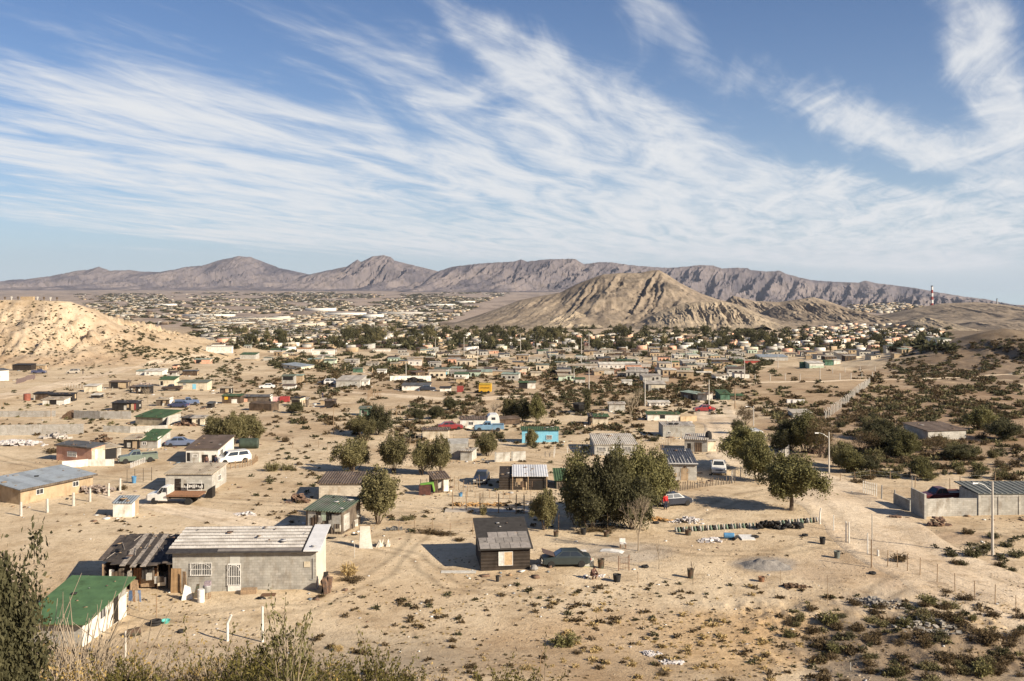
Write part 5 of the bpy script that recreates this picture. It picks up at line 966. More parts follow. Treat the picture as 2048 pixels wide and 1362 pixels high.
for s in (-1, 1): b = MB(); b.box(-1.35, -1.15, s * .98, s * 1.12, 1.35, 1.6); b.build('mirror', DARKM, T1)
# ---- camper and yellow trailer
p = at(987, 856); o = thing('camper_trailer', 'rounded white camper trailer beside the long white house', 'camper', p, R(4)); MARKS.append((987, 856, 'white camper'))
k = p.y / F; b = MB(); b.prism([(-1.0, .5), (1.0, .5), (1.15, 1.1), (1.0, 2.0), (.6, 2.35), (-.6, 2.35), (-1.0, 2.0), (-1.15, 1.1)], 'y', 0, 3.2); b.build('body', WHT, o); MB().box(-.35, .35, -.02, 0, 1.45, 1.9).build('window', GLASS, o)
for s in (-1, 1): wheel(o, s * .85, 1.6, .32, side=s)
p = at(970, 787); o = thing('food_trailer', 'bright yellow box trailer with dark lettering band', 'trailer', p, R(-4)); MARKS.append((970, 787, 'yellow trailer'))
YEL = mat('yellow_paint', (.62, .36, .035), (.48, .27, .03), 1.2, .5)
MB().box(-1.6, 1.6, 0, 2.2, .45, 2.3).build('body', YEL, o); MB().prism([(-.15, 2.3), (2.35, 2.3), (1.9, 2.6), (.3, 2.6)], 'x', -1.5, 1.5).build('roof', mat('yellow_roof', (.40, .28, .05), None, 2, .6), o)
b = MB(); rg = random.Random(5); x = -1.15
for i in range(6): b.box(x, x + .05, -.03, 0, 1.3, 1.65); b.box(x + .18, x + .24, -.03, 0, 1.3, 1.65); b.box(x + .05, x + .18, -.03, 0, 1.3 + .3 * (i % 2), 1.36 + .3 * (i % 2)); x += .4
b.build('lettering', DARKM, o)
for s in (-1, 1): wheel(o, s * .9, .05, .35, side=s)
# ------------------------------------------------------------------ poles, lamps, fences
CONC = mat('pole_concrete', (.52, .48, .42), (.42, .39, .34), 2, .85)
def pole(px, py, ytop, label, r=.11, m=None, arm=0, lean=0, name='utility_pole', cat='pole', lm=None, cross=False):
    p = at(px, py); h = (py - ytop) * p.y / F; o = thing(name, label, cat, p); m = m or CONC
    MB().tube((0, 0, -.4), (lean * h, 0, h), r, r * .62, 8).build('shaft', m, o)
    if arm:
        aw = arm * p.y / F; b = MB(); b.path([(0, 0, h * .86), (aw * .5, 0, h * .955), (aw * .85, 0, h * .985), (aw, 0, h * .985)], .04, .03, 6); b.build('arm', STEEL, o)
        b = MB(); b.hexa([(aw - .28, -.13, h * .975 - .05), (aw + .22, -.09, h * .975 - .03), (aw + .22, .09, h * .975 - .03), (aw - .28, .13, h * .975 - .05)], [(aw - .26, -.08, h * .975 + .09), (aw + .2, -.05, h * .975 + .05), (aw + .2, .05, h * .975 + .05), (aw - .26, .08, h * .975 + .09)]); b.build('lamp_head', mat('lamp_shell', (.70, .68, .64), (.55, .53, .5), 4, .5), o)
    if cross: MB().box(-.9, .9, -.05, .05, h * .93, h * .96).build('crossarm', WOOD, o); [MB().tube((x, 0, h * .96), (x, 0, h * .985), .04).build('insulator', STEEL, o) for x in (-.8, 0, .8)]
    if lm: MARKS.append((px, py, lm))
    return o
pole(1985, 1112, 963, 'tall pale concrete street lamp nearest the camera at the right', .14, arm=-34, name='street_lamp', cat='street lamp', lm='near street lamp')
pole(1658, 949, 864, 'concrete street lamp at the dirt road bend beside the grove', .12, arm=-24, name='street_lamp', cat='street lamp', lm='road bend street lamp')
pole(1507, 852, 812, 'street lamp with curved arm among the roadside bushes', .12, arm=-13, name='street_lamp', cat='street lamp')
pole(1418, 822, 759, 'pale utility pole in the road beside the dark red car', .13, lm='road utility pole'); pole(1470, 817, 772, 'brown wooden pole right of the dark green open hut', .13, m=WOOD)
pole(1178, 784, 737, 'pale utility pole in front of the green-roofed house on open ground', .14, lm='centre utility pole'); pole(1290, 812, 756, 'pale utility pole left of the grey-cream house', .13); pole(1148, 765, 737, 'grey utility pole at the white grey-green house', .14); pole(1270, 754, 734, 'thin pale pole before the white community hall', .15); pole(1163, 735, 715, 'white pole near the grey wall building', .15); pole(812, 755, 722, 'tall white pole left of the bright two-window house', .15, lm='tall white pole')
pole(1824, 985, 951, 'thin grey post beside the yard wall', .05, m=STEEL); pole(1744, 1112, 1028, 'thin grey metal post near the white post pairs', .05, m=STEEL, name='metal_post', cat='post')
pole(667, 868, 813, 'thin dark wooden pole between shrubs on open sand', .07, m=WOOD); pole(102, 841, 816, 'short dark cross-topped post by the low grey wall', .08, m=WOOD, cross=True); pole(7, 815, 805, 'stubby dark post at the far left edge', .1, m=WOOD, name='post', cat='post')
pole(1340, 545, 529, 'antenna mast left on the hilltop', .8, m=STEEL, name='antenna_mast', cat='antenna')
for (px, py, yt, rr, lb) in [(1178, 698, 664, .2, 'pale tower pole in the town centre'), (1163, 712, 676, .2, 'left one of two tall pale town poles'), (1041, 705, 668, .18, 'slim pole above dark town trees'), (928, 712, 674, .18, 'slim pole beside the town tree belt'), (1343, 742, 706, .16, 'grey pole in front of the long town roofs'), (1372, 720, 690, .17, 'short grey pole left of school'), (1489, 757, 716, .14, 'pale pole beside the school field'), (871, 715, 678, .17, 'thin pole in the dense town left part'), (955, 735, 695, .15, 'thin pole over the cream teal-roofed house'), (1100, 728, 690, .15, 'thin pole left of the long wall building'), (1556, 737, 706, .15, 'curved-looking white pole at the school gate'), (668, 735, 700, .12, 'thin red-brown pole right of the mint green house')]:
    pole(px, py, yt, lb, rr)
def fence(pts, hm, sp, label, kind='wire', name='fence', pm=None, pr=.045, irregular=.0, lm=None, cat='fence', lean=0, rails=2, seed=1):
    pr = max(pr * 1.3, .04); P_ = [at(*p) for p in pts]; o = thing(name, label, cat, P_[0]); rg = random.Random(seed); pm = pm or WOOD; tops = []; c = 0
    for i in range(len(P_) - 1):
        a, e = P_[i], P_[i + 1]; n = max(1, int((e - a).length / sp))
        for k in range(n + (i == len(P_) - 2)):
            q = a.lerp(e, k / n); q.z = gz(q.x, q.y) if q.y < 900 else q.z; q = q - P_[0]; h = hm * (1 + rg.uniform(-irregular, irregular)); t = q + Vector((rg.gauss(0, .03 + irregular * .2) + lean, rg.gauss(0, .03), h)); tops.append((q, t)); c += 1
            if c <= 98:
                if kind == 'board': MB().box(q.x - .07, q.x + .07, q.y - .02, q.y + .02, q.z - .2, t.z).build('board', pm, o)
                elif kind == 'concrete': MB().path([q - Vector((0, 0, .3)), q.lerp(t, .8), t + Vector((-.22, 0, .02))], .085, .07, 5).build('post', pm, o)
                else: MB().tube(q - Vector((0, 0, .3)), t, pr, pr * .8, 6).build('post', pm, o)
    w = MB()
    for r_ in range(rails):
        f = (r_ + 1) / (rails + .35)
        for (a, ta), (e, te) in zip(tops[:-1], tops[1:]): w.tube(a.lerp(ta, f), e.lerp(te, f), .008 if kind in ('wire', 'concrete') else .025, n=3, cap=False)
    if rails: w.build('wire' if kind in ('wire', 'concrete') else 'rail', STEEL if kind in ('wire', 'concrete') else WOOD, o)
    if lm: MARKS.append((pts[0][0] * .5 + pts[-1][0] * .5, pts[0][1] * .5 + pts[-1][1] * .5, lm))
    return o
PALE = mat('pale_post', (.56, .53, .47), (.40, .37, .32), 4, .85)
fence([(1650, 842), (1680, 818), (1705, 796), (1722, 782), (1740, 768)], 2.0, 2.4, 'long row of leaning pale concrete fence posts climbing the right slope', 'concrete', pm=PALE, lm='leaning concrete post row', irregular=.08)
fence([(1510, 762), (1600, 761), (1680, 760), (1745, 757)], 2.2, 4.5, 'line of white fence posts along the far dirt track', 'wire', pm=PALE, pr=.10, lm='white track fence')
fence([(1640, 747), (1690, 745), (1750, 743)], 2.2, 5.5, 'short row of white posts around the bare field', 'wire', pm=PALE, pr=.10)
fence([(905, 1021), (933, 1022), (960, 1025), (997, 1026), (1032, 1028), (1048, 1028)], 2.1, 2.4, 'frame of dark round posts around the wood pile and pale slab', 'wire', pr=.055, rails=1, lm='dark post frame')
fence([(905, 993), (965, 996), (1020, 998), (1090, 1001)], .9, .75, 'low weathered picket fence behind the wood pile', 'wire', pr=.03, irregular=.2)
fence([(797, 1062), (830, 1060), (900, 1066), (945, 1068)], 1.3, 1.5, 'thin leaning stick fence left of the black tarpaper hut', 'wire', pr=.025, irregular=.25, rails=2)
fence([(840, 975), (900, 975), (935, 985), (960, 975)], 1.3, .9, 'crooked stick fence beside the slatted driftwood hut', 'wire', pr=.03, irregular=.3)
fence([(1345, 985), (1380, 978), (1420, 972), (1470, 966)], .9, .42, 'dense low fence of upright sticks and tyres in front of the dark-roofed shed', 'wire', pr=.05, irregular=.25, rails=0, pm=mat('stick_grey', (.20, .155, .11), (.11, .085, .06), 4), lm='dense stick fence')
fence([(42, 1032), (95, 1025), (147, 1012), (180, 1003), (217, 992), (240, 982)], 1.5, 3.4, 'row of pale thick concrete fence posts in front of the tan blue-roofed house', 'wire', pm=PALE, pr=.12, rails=1, lm='thick pale post row')
fence([(262, 936), (272, 932), (282, 928), (297, 923)], .75, .45, 'short fence hung with white rags in front of the grey-green pickup', 'board', pm=WHITE, rails=1)
fence([(254, 966), (270, 965), (303, 961)], 1.7, .75, 'dark metal frame gate panel beside the blue water barrel', 'wire', pm=mat('iron_dark', (.10, .08, .06), None, 4), pr=.03, rails=3, name='gate', cat='gate')
fence([(33, 768), (50, 763), (70, 757), (82, 753)], 1.4, .35, 'purple-grey pallet fence beside the left sand track', 'board', pm=mat('pallet', (.24, .18, .17), (.15, .11, .10), 3), rails=1)
fence([(128, 773), (190, 780), (225, 781)], 1.0, 1.8, 'thin white post line before the small white-edged house', 'wire', pm=PALE, pr=.05)
fence([(640, 737), (690, 741), (745, 744)], 1.6, 3.5, 'orange and pale posts around the red-brown yard', 'wire', pm=mat('tan_post', (.56, .42, .26), None, 3), pr=.12)
fence([(585, 896), (620, 893), (655, 900), (700, 903)], 1.2, 2.2, 'thin sparse stick fence on the open sand left of trees', 'wire', pr=.03, irregular=.2)
fence([(775, 905), (840, 882), (880, 880), (990, 884)], 1.2, 2.2, 'thin post fence below the beige windowless store', 'wire', pr=.035, irregular=.2)
fence([(452, 938), (480, 936), (505, 930), (515, 922)], .9, .5, 'broken stick fence in front of the parked white van', 'board', irregular=.3)
fence([(745, 800), (760, 795), (745, 790), (735, 800)], 2.0, 1.8, 'cluster of tall thin poles left of the open shrub plain', 'wire', pr=.05, rails=0)
fence([(773, 838), (793, 834), (800, 833)], 2.2, 1.4, 'empty goal-like frame of dark posts right of the dark green shed', 'wire', pr=.05, rails=1)
fence([(1210, 905), (1110, 905), (1108, 915)], 1.0, 1.5, 'pale plank fence left of the flat-roofed grey house', 'board', pm=PALE)
fence([(1117, 1060), (1170, 1062), (1215, 1060), (1262, 1058)], 1.7, 1.5, 'wire fence on thin posts under the big tree clump', 'wire', pr=.035, lm='tree clump fence')
fence([(1727, 987), (1740, 990), (1753, 993)], 1.5, .32, 'pale slatted gate panel on the right roadside', 'board', pm=PALE, name='gate', cat='gate')
fence([(1763, 998), (1790, 1008)], 1.6, 3.5, 'two grey posts between the slatted gate and the yard wall', 'wire', pm=STEEL, pr=.06)
fence([(1775, 1134), (1795, 1135), (1815, 1142), (1840, 1150), (1910, 1184), (1990, 1208), (2032, 1230)], 1.5, 2.0, 'thin dark stick fence running down the right foreground', 'wire', pr=.025, lm='right stick fence')
fence([(1830, 975), (1900, 978), (1920, 972), (1990, 965)], 1.3, 3.0, 'forked dead stick fence behind the right yard', 'wire', pr=.04)
fence([(1680, 962), (1740, 958), (1820, 958)], 1.2, 2.0, 'rough stick fence below the roadside grove', 'wire', pr=.04, irregular=.2)
fence([(960, 890), (975, 882), (985, 872), (1000, 868)], 1.4, 1.6, 'thin dark fence left of the sky blue house', 'wire', pr=.03)
fence([(1320, 905), (1350, 880), (1362, 878)], 1.2, 1.6, 'thin fence between the two grey block buildings', 'wire', pr=.03)
fence([(1558, 925), (1570, 918), (1578, 910)], 1.5, .8, 'white forked posts at the dark grove entrance', 'wire', pm=PALE, pr=.06, rails=0)
fence([(1463, 966), (1470, 958), (1492, 955)], 1.5, .9, 'white forked posts right of the dense stick fence', 'wire', pm=PALE, pr=.05, rails=0)
# near single posts
def post(px, py, yt, label, r=.06, m=None, bend=0):
    p = at(px, py); h = (py - yt) * p.y / F; o = MB().path([(0, 0, -.3), (0, 0, h * .68), (bend, 0, h)], r, r * .8, 8).build('fence_post', m or PALE); o.location = p; tag(o, label, 'post'); return o
WP = mat('white_post', (.70, .68, .63), (.50, .47, .42), 4, .8)
for (a, b_, c, lb, r_, m_, bd) in [(455, 1282, 1230, 'white painted concrete post with bent top in front of the block house', .10, WP, .28), (525, 1284, 1213, 'straight white painted post right of the bent one', .09, WP, 0), (251, 1330, 1262, 'thin pale post rising from the twigs beside the barrel', .07, PALE, 0), (313, 1244, 1190, 'brown wooden post standing over a dark tyre', .05, WOOD, 0),
    (1640, 1048, 1016, 'thick pale post at the right end of the tyre fence', .09, WP, .1), (1667, 1062, 1030, 'single whitish post by the dirt road edge', .06, WP, 0), (1692, 1086, 1043, 'left post of the white post pair', .07, WP, 0), (1698, 1087, 1044, 'right post of the white post pair', .07, WP, 0), (1735, 1108, 1066, 'short pale post left of the thin metal post', .07, WP, 0), (1743, 1135, 1079, 'tall brown post casting a long shadow', .07, WOOD, 0), (1756, 1112, 1100, 'white stump behind the tall brown post', .12, WP, 0),
    (1081, 1350, 1300, 'lone grey stick standing at the bottom edge', .025, WOOD, .2), (1208, 958 + 80, 1010, 'thin stick under the trees', .03, WOOD, 0), (1655, 1145 + 60, 1150, 'thin stick in the rough ground', .02, WOOD, 0), (1561, 1168, 1140, 'bent sapling stick right of the small metal gate frame', .02, WOOD, 0), (1276, 1165, 1145, 'short thin stake on bare sand below the car', .03, WOOD, 0), (1701, 1342, 1325, 'short stake among bottom right shrubs', .03, PALE, 0), (709, 1115, 1085, 'thin grey stake below the draped white sheet', .03, PALE, 0)]:
    post(a, b_, c, lb, r_, m_, bd)
# ------------------------------------------------------------------ yard objects
def solo(b, name, m, px, py, label, cat, rz=0, smooth=False, lm=None, dz=0, group=None):
    p = at(px, py); o = b.build(name, m, None, smooth); o.location = (p.x, p.y, p.z + dz); o.rotation_euler = (0, 0, R(rz)); tag(o, label, cat, group)
    if lm: MARKS.append((px, py, lm))
    return o
def tyre(r=.34, w=.22, q=None, c=(0, 0, 0), b=None):
    b = b or MB(); n = 14; K = 8; vs = []
    for i in range(n):
        a = 2 * math.pi * i / n
        for j in range(K):
            e = 2 * math.pi * j / K; rr = r * .72 + r * .28 * math.cos(e); p = Vector((rr * math.cos(a), rr * math.sin(a), w / 2 * math.sin(e))); vs.append(Vector(c) + (q @ p if q else p))
    b.add(vs, [(i * K + j, ((i + 1) % n) * K + j, ((i + 1) % n) * K + (j + 1) % K, i * K + (j + 1) % K) for i in range(n) for j in range(K)]); return b
def barrel(h=.9, r=.29): return MB().lathe([(r * .96, 0), (r, .04), (r, h * .32), (r * 1.03, h * .34), (r, h * .36), (r, h * .65), (r * 1.03, h * .67), (r, h * .69), (r, h - .03), (r * .96, h)], 16)
BARB = mat('blue_plastic', (.10, .25, .42), (.07, .18, .32), 2, .4); DGRN = mat('dark_green_tin', (.05, .07, .05), (.10, .05, .03), 3, .6); TURQ = mat('turquoise', (.12, .48, .42), None, 3, .4)
o = solo(barrel(.98, .27), 'barrel', WHITE, 402, 1204, 'white drum standing before the barred window', 'barrel', lm='white drum')
p = at(414, 1196); o = thing('wash_tub', 'old round washing tub heaped with clothes on legs', 'wash tub', p); MB().lathe([(.22, .45), (.30, .5), (.33, .95), (.31, 1.0)], 14).build('tub', STEEL, o); [MB().tube((.2 * x, .2 * y, -.05), (.18 * x, .18 * y, .5), .025).build('leg', RUST, o) for x in (-1, 1) for y in (-1, 1)]
b = MB(); rg = random.Random(3)
for i in range(9): b.box(rg.uniform(-.3, 0), rg.uniform(.05, .3), rg.uniform(-.3, 0), rg.uniform(.0, .3), 1.0 - .1 * (i % 3), 1.05 + .03 * i)
b.build('clothes', [mat('cloth_mix', (.40, .34, .36), (.16, .12, .14), 7)], o)
solo(MB().prism([(-.35, 0), (.5, 0), (.35, .95), (-.1, 1.2)], 'y', 0, .05), 'sheet_panel', WHITE, 372, 1200, 'leaning white metal sheet in front of the wood shed', 'sheet', 25)
solo(MB().prism([(0, 0), (.35, 0), (.5, 1.1), (.28, 1.1)], 'y', 0, .04), 'metal_sheet', DGRN, 386, 1197, 'narrow dark green panel behind the leaning white sheet', 'panel', 20)
solo(MB().prism([(0, -.2), (.85, -.2), (.82, 1.9), (.05, 1.95)], 'y', 0, .06), 'plywood_door', mat('ply_brown', (.33, .21, .11), (.22, .14, .07), 3, .8, 'plank'), 341, 1186, 'tall brown plywood door leaning at the shed corner', 'board', 12)
solo(MB().prism([(0, -.2), (.45, -.2), (.35, 1.8), (.05, 1.8)], 'y', 0, .06), 'plank_stack', WOOD, 364, 1188, 'leaning orange-brown planks left of the white drum', 'planks', -20)
b = MB(); b.box(-.6, .6, -.35, .35, 0, .35); solo(b, 'wooden_trough', WOOD, 498, 1186, 'low wooden trough below the block house wall', 'trough', 5)
solo(MB().box(-.55, .55, -.4, .4, .01, .04), 'doormat', mat('mat_brown', (.16, .09, .05), None, 4), 537, 1190, 'flat brown mat on the ground beside the trough', 'mat', 5)
b = MB()
for i in range(12):
    rg = random.Random(i); b.box(rg.uniform(-.1, .1), rg.uniform(.12, .4), -.1 - .12 * i, .1 - .12 * i + .3, 0, rg.uniform(.4, 1.3), M4=Matrix.Rotation(R(rg.uniform(-25, 10)), 4, 'Y'))
solo(b, 'scrap_heap', [mat('scrap_brown', (.22, .13, .08), (.08, .06, .05), 3)], 655, 1178, 'scrap wood and frames leaning on the pale end wall', 'scrap', 0)
b = MB(); b.box(-.35, .35, -.02, .02, -.1, 1.5, M4=Matrix.Rotation(R(12), 4, 'Y')); b.box(-.3, .3, -.06, -.02, .15, .7, M4=Matrix.Rotation(R(12), 4, 'Y')); solo(b, 'framed_board', DARKM, 648, 1182, 'black framed panel tilted against the scrap', 'panel', 70)
for i, (px, py, rr, lb) in enumerate([(310, 1250, .45, 'large black tyre lying under the wooden post'), (362, 1265, .26, 'small thin tyre lying alone on the yard sand'), (1312, 1047, .36, 'old tyre lying beyond the big bare tree'), (1290, 1128 + 7, .34, 'black tyre lying near the small bare sapling'), (1610, 1072, .32, 'dark flat tyre near the white post pair'), (1745, 1148, .32, 'tyre half buried below the tall brown post'), (1510, 1075, .4, 'dark tyre right of the white slab')]):
    b = tyre(rr, .2); tyre(rr * .95, .18, c=(.05, .02, .19), b=b) if i == 0 else None; solo(b, 'tyre', RUBBER, px, py, lb, 'tyre', dz=.1)
solo(MB().lathe([(.2, 0), (.34, .2), (.36, .22), (.30, .2), (.18, .04)], 16), 'basin', TURQ, 331, 1246, 'turquoise plastic basin beside the large black tyre', 'basin')
q = Vector((.9, .35, .1)).to_track_quat('Z', 'Y'); solo(MB().lathe([(.26, -.45), (.28, -.4), (.28, .4), (.26, .45)], 16, (0, 0, .28), q=q), 'barrel', DGRN, 268, 1272, 'rusty green drum lying on its side by the thin pale post', 'barrel', lm='lying rusty drum')
q = Vector((1, -.12, 0)).to_track_quat('Z', 'Y'); solo(MB().lathe([(.25, -.5), (.28, -.45), (.28, .45), (.25, .5)], 16, (0, 0, .28), q=q), 'barrel', BARB, 1458, 1077, 'blue drum lying beside the white slab', 'barrel', lm='lying blue drum')
solo(MB().box(0, 1.3, -.9, .9, .0, .12), 'slab', WHITE, 1480, 1076, 'pale sheet lying right of the blue drum', 'sheet')
solo(MB().box(-.5, .5, -.1, .1, 0, .35, M4=Matrix.Rotation(R(30), 4, 'X')), 'hatch_lid', RUBBER, 1469, 1079, 'dark hatch panel between blue drum and white slab', 'panel', 60)
for (px, py, h, r, m_, lb) in [(1376, 1060 + 10, .55, .33, DGRN, 'low dark green tub at the tyre fence left end'), (1645, 1088, .65, .28, RUBBER, 'black bucket left of the white post pair'), (1674, 1116, .62, .28, mat('tin_grey', (.16, .17, .15), (.09, .10, .09), 3), 'grey-green bucket on sand above the gravel pile'), (1381, 1156, .78, .28, DGRN, 'dark barrel planter at the left of a dry bush'), (1523, 1163, .4, .28, RUST, 'rust brown pot on the bare sand'), (1112, 1073, .55, .26, DGRN, 'dark pot under the small tree left of the red hedge'), (1167, 1069, .6, .27, RUBBER, 'black pot with pale post'), (1213, 1073, .55, .3, DGRN, 'dark planter pot below the tree clump fence'), (1202, 1136, .8, .3, DGRN, 'dark bushy drum right of the car'), (1234, 1163, .6, .34, RUBBER, 'dark tilted drum by the crouching person'), (995, 1163, .5, .16, RUBBER, 'small black bucket alone on the sand'), (268, 958 + 8, .85, .3, BARB, 'bright blue water barrel behind the iron gate frame'), (921, 993, .4, .25, BARB, 'tiny blue tub near the pickets'), (1419, 881 - 3, .8, .5, RUBBER, 'black water tank')]:
    if 'tank' in lb: continue
    solo(MB().lathe([(r * .8, 0), (r, h * .9), (r * 1.05, h), (r * .85, h), (r * .7, h * .8)], 14), 'drum' if h > .7 else 'pot', m_, px, py, lb, 'drum' if h > .7 else 'pot')
HT = [h for h in HOUSES if 'pale cube room' in str(h[0].get('label', ''))][0]
o = MB().lathe([(.5, 0), (.52, .5), (.42, .95), (.2, 1.1), (.2, 1.16)], 16).build('water_tank', RUBBER); o.location = HT[0].location + Vector((HT[1] * .35, HT[2] * .5, HT[3] + .1)); tag(o, 'black round water tank on the roof of the pale cube room', 'water tank')
HT = [h for h in HOUSES if 'plain grey block building' in str(h[0].get('label', ''))][0]
for i, f in enumerate((.28, .46)):
    o = tyre(.42, .24).build('tyre', RUBBER); o.location = HT[0].location + Vector((HT[1] * f, 1.2, HT[3] + .25)); tag(o, ('left', 'right')[i] + ' tyre on the flat roof of the plain grey block building', 'tyre')
# green and yellow striped bench by the car
p = at(1174, 1134); o = thing('striped_cover', 'green and white striped cover standing at the rear of the dark car', 'cover', p); b = MB()
for i in range(12): b.box(-.42 + i * .085, -.36 + i * .085, -.02, .0, .05, .78 + .02 * (i % 2))
b.build('stripes', WHITE, o); MB().box(-.44, .60, .002, .04, .0, .78).build('panel', mat('lime_cloth', (.25, .38, .14), (.36, .36, .12), 4), o)
o = solo(MB().box(-.3, .3, -.25, .25, .0, .55), 'white_machine', WHITE, 1166, 1113, 'white box behind the dark car', 'box')
solo(MB().prism([(-1.0, .06), (-.1, .16), (.8, .12), (1.1, .02), (1.1, 0), (-1.0, 0)], 'y', -.45, .45), 'tarpaulin', WHITE, 1223, 1103, 'white crumpled tarpaulin lying on the concrete slab', 'tarpaulin', -20)
p = at(1246, 1096); o = thing('chair', 'white-topped chair standing on the sand near the big bare tree', 'chair', p); MB().box(-.28, .28, -.25, .25, .42, .5).build('seat', WHITE, o); MB().box(-.3, .25, .22, .3, .5, .85).build('backrest', WHITE, o); [MB().box(x, x + .05, y, y + .05, -.05, .42).build('leg', RUST, o) for x in (-.27, .22) for y in (-.24, .19)]
p = at(1248, 1142); o = thing('gate', 'small rusty pipe gate frame standing alone on the sand', 'gate', p); MB().tube((-.45, 0, -.3), (-.45, 0, 1.3), .04).build('post', RUST, o); MB().tube((.45, .2, -.3), (.45, .2, 1.35), .04).build('post', RUST, o); b = MB(); [b.tube((-.45, 0, z), (.45, .2, z + .03), .015, n=4) for z in (.2, .6, 1.1)]; [b.tube((-.45 + .15 * i, .03 * i, .1), (-.45 + .15 * i, .03 * i, 1.1), .01, n=4) for i in range(1, 6)]; b.build('bars', RUST, o)
o = solo(MB().tube((-1.6, .2, .05), (1.6, -.2, .08), .06), 'wood_beams', PALE, 922, 1144 + 1, 'pale board lying left of the black tarpaper hut', 'board', 0); b = MB(); b.box(-1.7, 1.3, -.35, .35, .02, .08); o.data = b.mesh('board', PALE)
solo(MB().lathe([(.3, 0), (.38, .15), (.2, .42), (.05, .46)], 9), 'boulder', mat('grey_stone', (.30, .28, .26), None, 3), 1068, 1140, 'grey stone bundle right of the black tarpaper hut', 'boulder')
# draped white sheet
p = at(740, 1094); o = thing('hanging_sheet', 'white sheet draped from a timber frame right of the block house', 'sheet', p); MARKS.append((740, 1094, 'draped white sheet')); k = p.y / F
for x in (-.95, .05): MB().tube((x, .1, -.3), (x, .1, 2.0), .05).build('post', WOOD, o)
MB().tube((-1.0, .1, 1.97), (.1, .1, 1.97), .05).build('beam', WOOD, o); b = MB(); n = 12; vs = []
for i in range(n + 1):
    t = i / n; vs += [(-.95 + 0 * t + .0, .02 - .5 * t ** 2, 1.95 * (1 - t)), (.02 + .35 * t ** 1.5, .02 - .75 * t ** 1.6, 1.95 - 1.95 * t ** .7 if t > 0 else 1.95)]
vs = [(x, y + .03, z) for x, y, z in vs]; b.add(vs + [(x, y + .03, z) for x, y, z in vs], [(2 * i, 2 * i + 1, 2 * i + 3, 2 * i + 2) for i in range(n)] + [(2 * n + 2 + 2 * i, 2 * n + 4 + 2 * i, 2 * n + 5 + 2 * i, 2 * n + 3 + 2 * i) for i in range(n)]); b.build('cloth', mat('sheet_cloth', (.66, .62, .54), (.54, .50, .42), 3, .9), o)
b = MB(); rg = random.Random(8)
for i in range(14): x = .4 + rg.random() * 1.1; b.prism([(x, 0), (x + rg.uniform(.2, .5), 0), (x + rg.uniform(.1, .4), rg.uniform(.2, .6))], 'y', -rg.random() * .6, rg.random() * .5)
solo(b, 'crumpled_tarp', mat('sheet_cloth', (1, 1, 1)), 742, 1092, 'crumpled white tarpaulin heap right of the draped sheet', 'tarpaulin')
# bright green cover, blue and red bits
b = MB(); b.prism([(-.85, 1.12), (-.2, 1.2), (.5, 1.25), (.72, .35), (.80, .35), (.60, 1.36), (-.2, 1.3), (-.9, 1.2)], 'y', -.45, .45); solo(b, 'green_tarpaulin', mat('lime', (.17, .33, .05), (.14, .32, .05), 3, .6), 856, 988, 'lime green tarpaulin over a dark cabinet', 'tarpaulin', lm='lime green tarpaulin')
solo(MB().box(-.8, .55, -.4, .4, 0, 1.15), 'cabinet', mat('dark_red_wood', (.12, .05, .04), (.06, .03, .025), 3), 852, 989, 'dark red cabinet under the lime green tarpaulin', 'cabinet')
b = MB(); rg = random.Random(6)
for i in range(60): x = rg.uniform(-2.8, 2.8); b.tube((x, rg.uniform(-.6, .6), rg.uniform(.05, .35)), (x + rg.uniform(-.5, .9), rg.uniform(-.6, .6), rg.uniform(.05, .4)), .05, n=5)
solo(b, 'wood_pile', mat('fresh_wood', (.50, .30, .12), (.30, .17, .07), 5), 958, 1012, 'orange-brown firewood pile inside the dark post frame', 'wood pile', lm='firewood pile')
solo(MB().box(-4.6, 4.6, -.9, .9, .0, .10), 'slab', mat('slab_pale', (.46, .40, .32), (.38, .32, .25), 1), 975, 1022, 'pale concrete floor slab inside the dark post frame', 'slab')
# bed frame and rack behind the truck, sign with black and white pattern
p = at(388, 984); o = thing('patterned_board', 'board with black and white pattern leaning at the whitewashed block house', 'board', p, 0); MB().box(-1.2, 1.2, -.03, .03, .35, 1.0).build('board', DARKM, o); b = MB(); rg = random.Random(3); x = -1.15
while x < 1.1: w = rg.uniform(.06, .16); b.box(x, x + w, -.045, -.031, .45 + rg.random() * .15, .7 + rg.random() * .25); x += w + rg.uniform(.04, .12)
b.build('pattern', WHITE, o); b = MB(); b.box(-.75, .95, -.12, -.08, .2, .26); b.box(-.75, .95, -.12, -.08, 1.05, 1.1); b.box(-.78, -.72, -.12, -.08, 0, 1.1); b.box(.92, .98, -.12, -.08, 0, 1.25); b.build('frame', WHITE, o)
solo(MB().prism([(0, 0), (.95, 0), (.95, 1.25), (.4, .95)], 'y', 0, 1.2), 'dog_shelter', [DARKM], 408, 996, 'dark open lean-to box at the corner of the whitewashed house', 'shelter')
solo(barrel(.8, .3), 'barrel', mat('red_bin', (.25, .05, .05), None, 3), 444, 938, 'dark red bin in front of the parked white van', 'barrel')
q = Vector((1, .1, 0)).to_track_quat('Z', 'Y'); solo(MB().lathe([(.75, -1.4), (.8, -1.3), (.8, 1.3), (.75, 1.4)], 18, (0, 0, .8), q=q), 'storage_tank', mat('tank_green', (.05, .07, .05), (.03, .04, .03), 2, .6), 498, 897, 'dark green cylindrical tank lying behind the wide bush group', 'tank', lm='green cylinder tank')
solo(MB().lathe([(.75, 0), (.8, .1), (.8, 1.5), (.7, 1.6)], 16), 'storage_tank', mat('tank_red', (.28, .09, .06), (.18, .06, .04), 2, .6), 54, 801, 'dark red round tank left of the brown flat-roofed shack', 'tank', lm='red tank')
